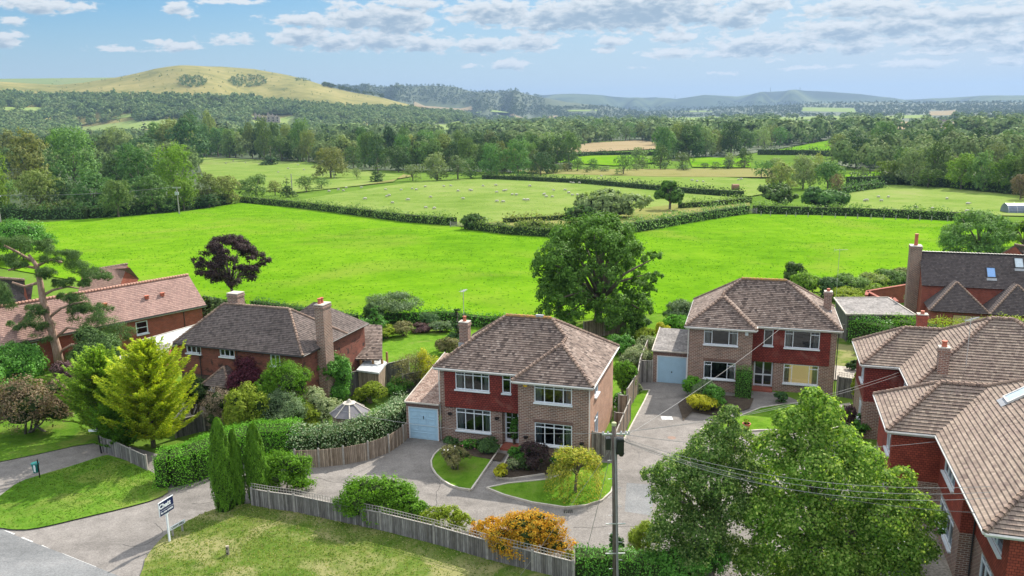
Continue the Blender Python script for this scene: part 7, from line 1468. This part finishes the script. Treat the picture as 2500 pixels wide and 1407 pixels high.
tufts('coarse grass tufts over the bright near field', [(60,600),(95,548),(590,500),(1250,580),(1520,578),(1830,530),(2480,552),(2480,635),(2215,685),(1680,755),(1300,788),(900,788),(450,735)], 12000, .21, TUF, 51, .06)
tufts('coarse grass tufts over the sheep field', [(740,492),(850,472),(1100,442),(1300,443),(1700,478),(1500,525),(1370,540),(1130,550),(900,520)], 3000, .28, TUFD, 52, .06)
VT = m_leaf('verge_tuft', [(.08, .15, .02), (.14, .22, .035), (.22, .26, .07), (.40, .37, .18)], .4); VG = m_leaf('green_blade', [(.07, .15, .015), (.12, .22, .025), (.18, .27, .04)], .4)
tufts('rough mixed grass of the front verge', [(352,1440),(358,1365),(394,1320),(432,1290),(500,1256),(560,1238),(640,1234),(900,1292),(1200,1372),(1400,1425),(1400,1500),(400,1500)], 9500, .14, VT, 53, .06)
tufts('rough grass of the island verge on the left', [(-20,1290),(0,1217),(45,1182),(110,1162),(180,1142),(258,1118),(368,1155),(410,1200),(300,1243),(110,1288),(50,1296)], 3600, .12, VG, 54, .06)
def treeok(x, y, hpx):
    return not any(inpoly(x, yy, p_) for p_ in EXCL for yy in (y, y-hpx*.45, y-hpx*.85))
def far_wood(name, label, cand, n, seed, mat, leaves=110, hr=(11, 18), lsz=.20):
    r = np.random.default_rng(seed); rp = random.Random(seed); T = []
    for s_ in range(6):
        lob = [(r.uniform(-.2, .2), r.uniform(-.2, .2), r.uniform(.28, .72), r.uniform(.22, .36), r.uniform(.22, .36), r.uniform(.18, .3)) for _ in range(6)]+[(0, 0, .45, .34, .34, .42)]; V = cloud(lob, leaves, lsz, r, .14, 3, .22); T.append(V)
    out = []; k = 0; tries = 0
    while k < n and tries < n*8:
        tries += 1; x, y = cand(rp)
        q = Gt(x, y)
        if q is None: continue
        d = math.hypot(q.x, q.y); h = rp.uniform(*hr)
        if not treeok(x, y, h*CF/d): continue
        V = T[rp.randrange(6)]; a = rp.uniform(0, 6.28); c, s = math.cos(a), math.sin(a); w_ = h*rp.uniform(.75, 1.15); U = V*np.array([w_, w_, h]); U = np.stack([U[:, 0]*c-U[:, 1]*s, U[:, 0]*s+U[:, 1]*c, U[:, 2]], 1)+np.array(q)-np.array([0, 0, .5]); out.append(U); k += 1
    V = np.vstack(out); o = np_mesh(name, V, mat); tag(o, label, 'woodland', kind='stuff'); print(name, k, len(V)//4)
def m_far(name, cols):
    m, n, out = newmat(name); ge = n.new('ShaderNodeNewGeometry'); f = n.noise(ge.outputs['Position'], .028, 4, .8); col = n.ramp(f, [(.32+.36*i/(len(cols)-1), c) for i, c in enumerate(cols)]); col = n.mix(1.0, col, n.ramp(ge.outputs['Random Per Island'], [(0, (.86,)*3), (1, (1.14,)*3)]), 'MULTIPLY')
    b = pbsdf(n, None, col, .8, .1); t = n.new('ShaderNodeBsdfTranslucent'); n.ln(col, t.inputs[0]); mx = n.new('ShaderNodeMixShader'); mx.inputs[0].default_value = .25; n.ln(b.outputs[0], mx.inputs[1]); n.ln(t.outputs[0], mx.inputs[2]); n.ln(mx.outputs[0], out.inputs[0]); return m
FARL = m_far('far_woodland', [(.073, .134, .049), (.122, .201, .067), (.183, .268, .091), (.232, .293, .116), (.098, .165, .061)]); FARL2 = m_far('farther_woodland', [(.061, .098, .049), (.091, .140, .061), (.122, .177, .079)])
WL = m_far('near_woodland', [(.061, .110, .034), (.110, .177, .051), (.159, .238, .073), (.207, .262, .091), (.073, .122, .039)])
def mid(r_):
    u = r_.random()
    if u < .52: return (r_.uniform(450, 1400), r_.uniform(334, 400))
    if u < .70: return (r_.uniform(-60, 485), r_.uniform(334, 440))
    if u < .84: return (r_.uniform(1330, 2020), r_.uniform(318, 352))
    return (r_.uniform(2050, 2560), r_.uniform(338, 425))
far_wood('woodland', 'unbroken tree canopy filling the woods behind the front rows of trees', mid, 680, 30, WL, 600, (13, 21), .10)
far_wood('woodland', 'mixed broadleaf woods filling the valley beyond the near trees', lambda r_: (r_.uniform(-60, 2560), r_.uniform(296, 356)), 3600, 21, FARL, 150, (11, 26), .19)
far_wood('woodland', 'woods at the foot of the big grassy down', lambda r_: ((lambda x: (x, r_.uniform(float(np.interp(x, [-60, 250, 600, 760, 1005, 1150], [238, 241, 246, 266, 275, 280])), 302)))(r_.uniform(-60, 1150))), 4600, 22, FARL, 110, (10, 24), .22)
far_wood('woodland', 'hazy wooded plain below the far ridge', lambda r_: (r_.uniform(1000, 2560), r_.uniform(262, 300)), 4200, 23, FARL2, 80, (9, 20), .22)
far_wood('woodland', 'woods clothing the low ridge behind the big down', lambda r_: (lambda x: (x, r_.uniform(208, float(np.interp(x, [790, 860, 1005, 1080, 1330], [212, 227, 254, 262, 264])))))(r_.uniform(790, 1330)), 1500, 24, FARL2, 60, (12, 17), .24)
far_wood('woodland', 'dark woods on the low rise at the right horizon', lambda r_: ((lambda x: (x, r_.uniform(250, 266)))(r_.uniform(1750, 2560))), 1200, 25, FARL2, 60, (10, 16), .24)
EXCL = []
far_wood('copse', 'left of two dark copses on the face of the big down', lambda r_: ((lambda a, b: (468+38*b*math.cos(a), 201+14*b*math.sin(a)))(r_.uniform(0, 6.28), r_.uniform(0, 1)**.5)), 130, 26, FARL, 60, (6, 10), .24)
far_wood('copse', 'right of two dark copses on the face of the big down', lambda r_: ((lambda a, b: (605+52*b*math.cos(a), 200+14*b*math.sin(a)))(r_.uniform(0, 6.28), r_.uniform(0, 1)**.5)), 170, 27, FARL, 60, (6, 10), .24)
far_wood('scrub', 'scattered scrub and bushes on the slopes of the big down', lambda r_: (r_.uniform(120, 960), r_.uniform(172, 240)), 170, 28, FARL, 40, (3, 6), .3)
far_wood('scrub', 'clump of scrub on the skyline of the big down', lambda r_: (r_.uniform(722, 768), r_.uniform(193, 200)), 30, 29, FARL, 40, (5, 8), .3)
# brown village roofs far right of centre
for i, (x, y) in enumerate([(1800,322),(1822,318),(1845,321),(1868,316),(1885,322),(1780,316),(2300,312),(2440,318)]):
    q = Gt(x, y); rz = random.Random(i).uniform(0, 3); e = empty('village_house', tuple(q), rz, 'distant brown roofed village house among trees' if i < 6 else ('distant pale house among the far right trees' if i == 6 else 'distant pale house nearer the right edge'), 'house', 'distant village houses' if i < 6 else None); s = 1.6; m_ = MB(); m_.bx(-6*s, 6*s, -3.5*s, 3.5*s, 0, 4.5*s); m_.build('wall', BRICKR if i < 6 else KERB, e)
    m_ = MB(); m_.face([(-6.4*s, -4*s, 4.4*s), (6.4*s, -4*s, 4.4*s), (6.4*s, 0, 8*s), (-6.4*s, 0, 8*s)]); m_.face([(6.4*s, 4*s, 4.4*s), (-6.4*s, 4*s, 4.4*s), (-6.4*s, 0, 8*s), (6.4*s, 0, 8*s)])
    for sx in (-1, 1): m_.face([(sx*6*s, -3.5*s, 4.5*s), (sx*6*s, 3.5*s, 4.5*s), (sx*6*s, 0, 7.9*s)])
    m_.build('roof', ROOFB, e)
for x, yt, lab in ((1648, 232, 'thin mast on the low saddle of the far ridge'), (1880, 214, 'slender radio mast on the far ridge left of the summit'), (1952, 213, 'radio mast on the far ridge summit')):
    d = ray(x, 238); hz = math.hypot(d[0], d[1]); xx, yy = d[0]/hz*7950, d[1]/hz*7950; z = terr(xx, yy); dt = ray(x, yt); zt = CH+7950*dt[2]/math.hypot(dt[0], dt[1]); m_ = MB(); m_.tube([(0, 0, -5), (0, 0, zt-z)], [2.4, 1.2], 6)
    for f in (.5, .75, .92): m_.tube([(-3, 0, (zt-z)*f), (3, 0, (zt-z)*f)], 1.0, 5)
    o = m_.build('radio_mast', CABLED); o.location = (xx, yy, z); tag(o, lab, 'mast')
# ------------------------------------------------------------------ haze
HZ = 0.000095
m, n, out = newmat('haze'); pv = n.new('ShaderNodeVolumePrincipled'); pv.inputs['Color'].default_value = (.30, .44, .66, 1); pv.inputs['Density'].default_value = HZ; pv.inputs['Anisotropy'].default_value = .2; n.ln(pv.outputs[0], out.inputs['Volume'])
mb = MB(); mb.bx(-14500, 14500, -300, 14500, -40, 330); o = mb.build('haze', m); tag(o, kind='stuff')
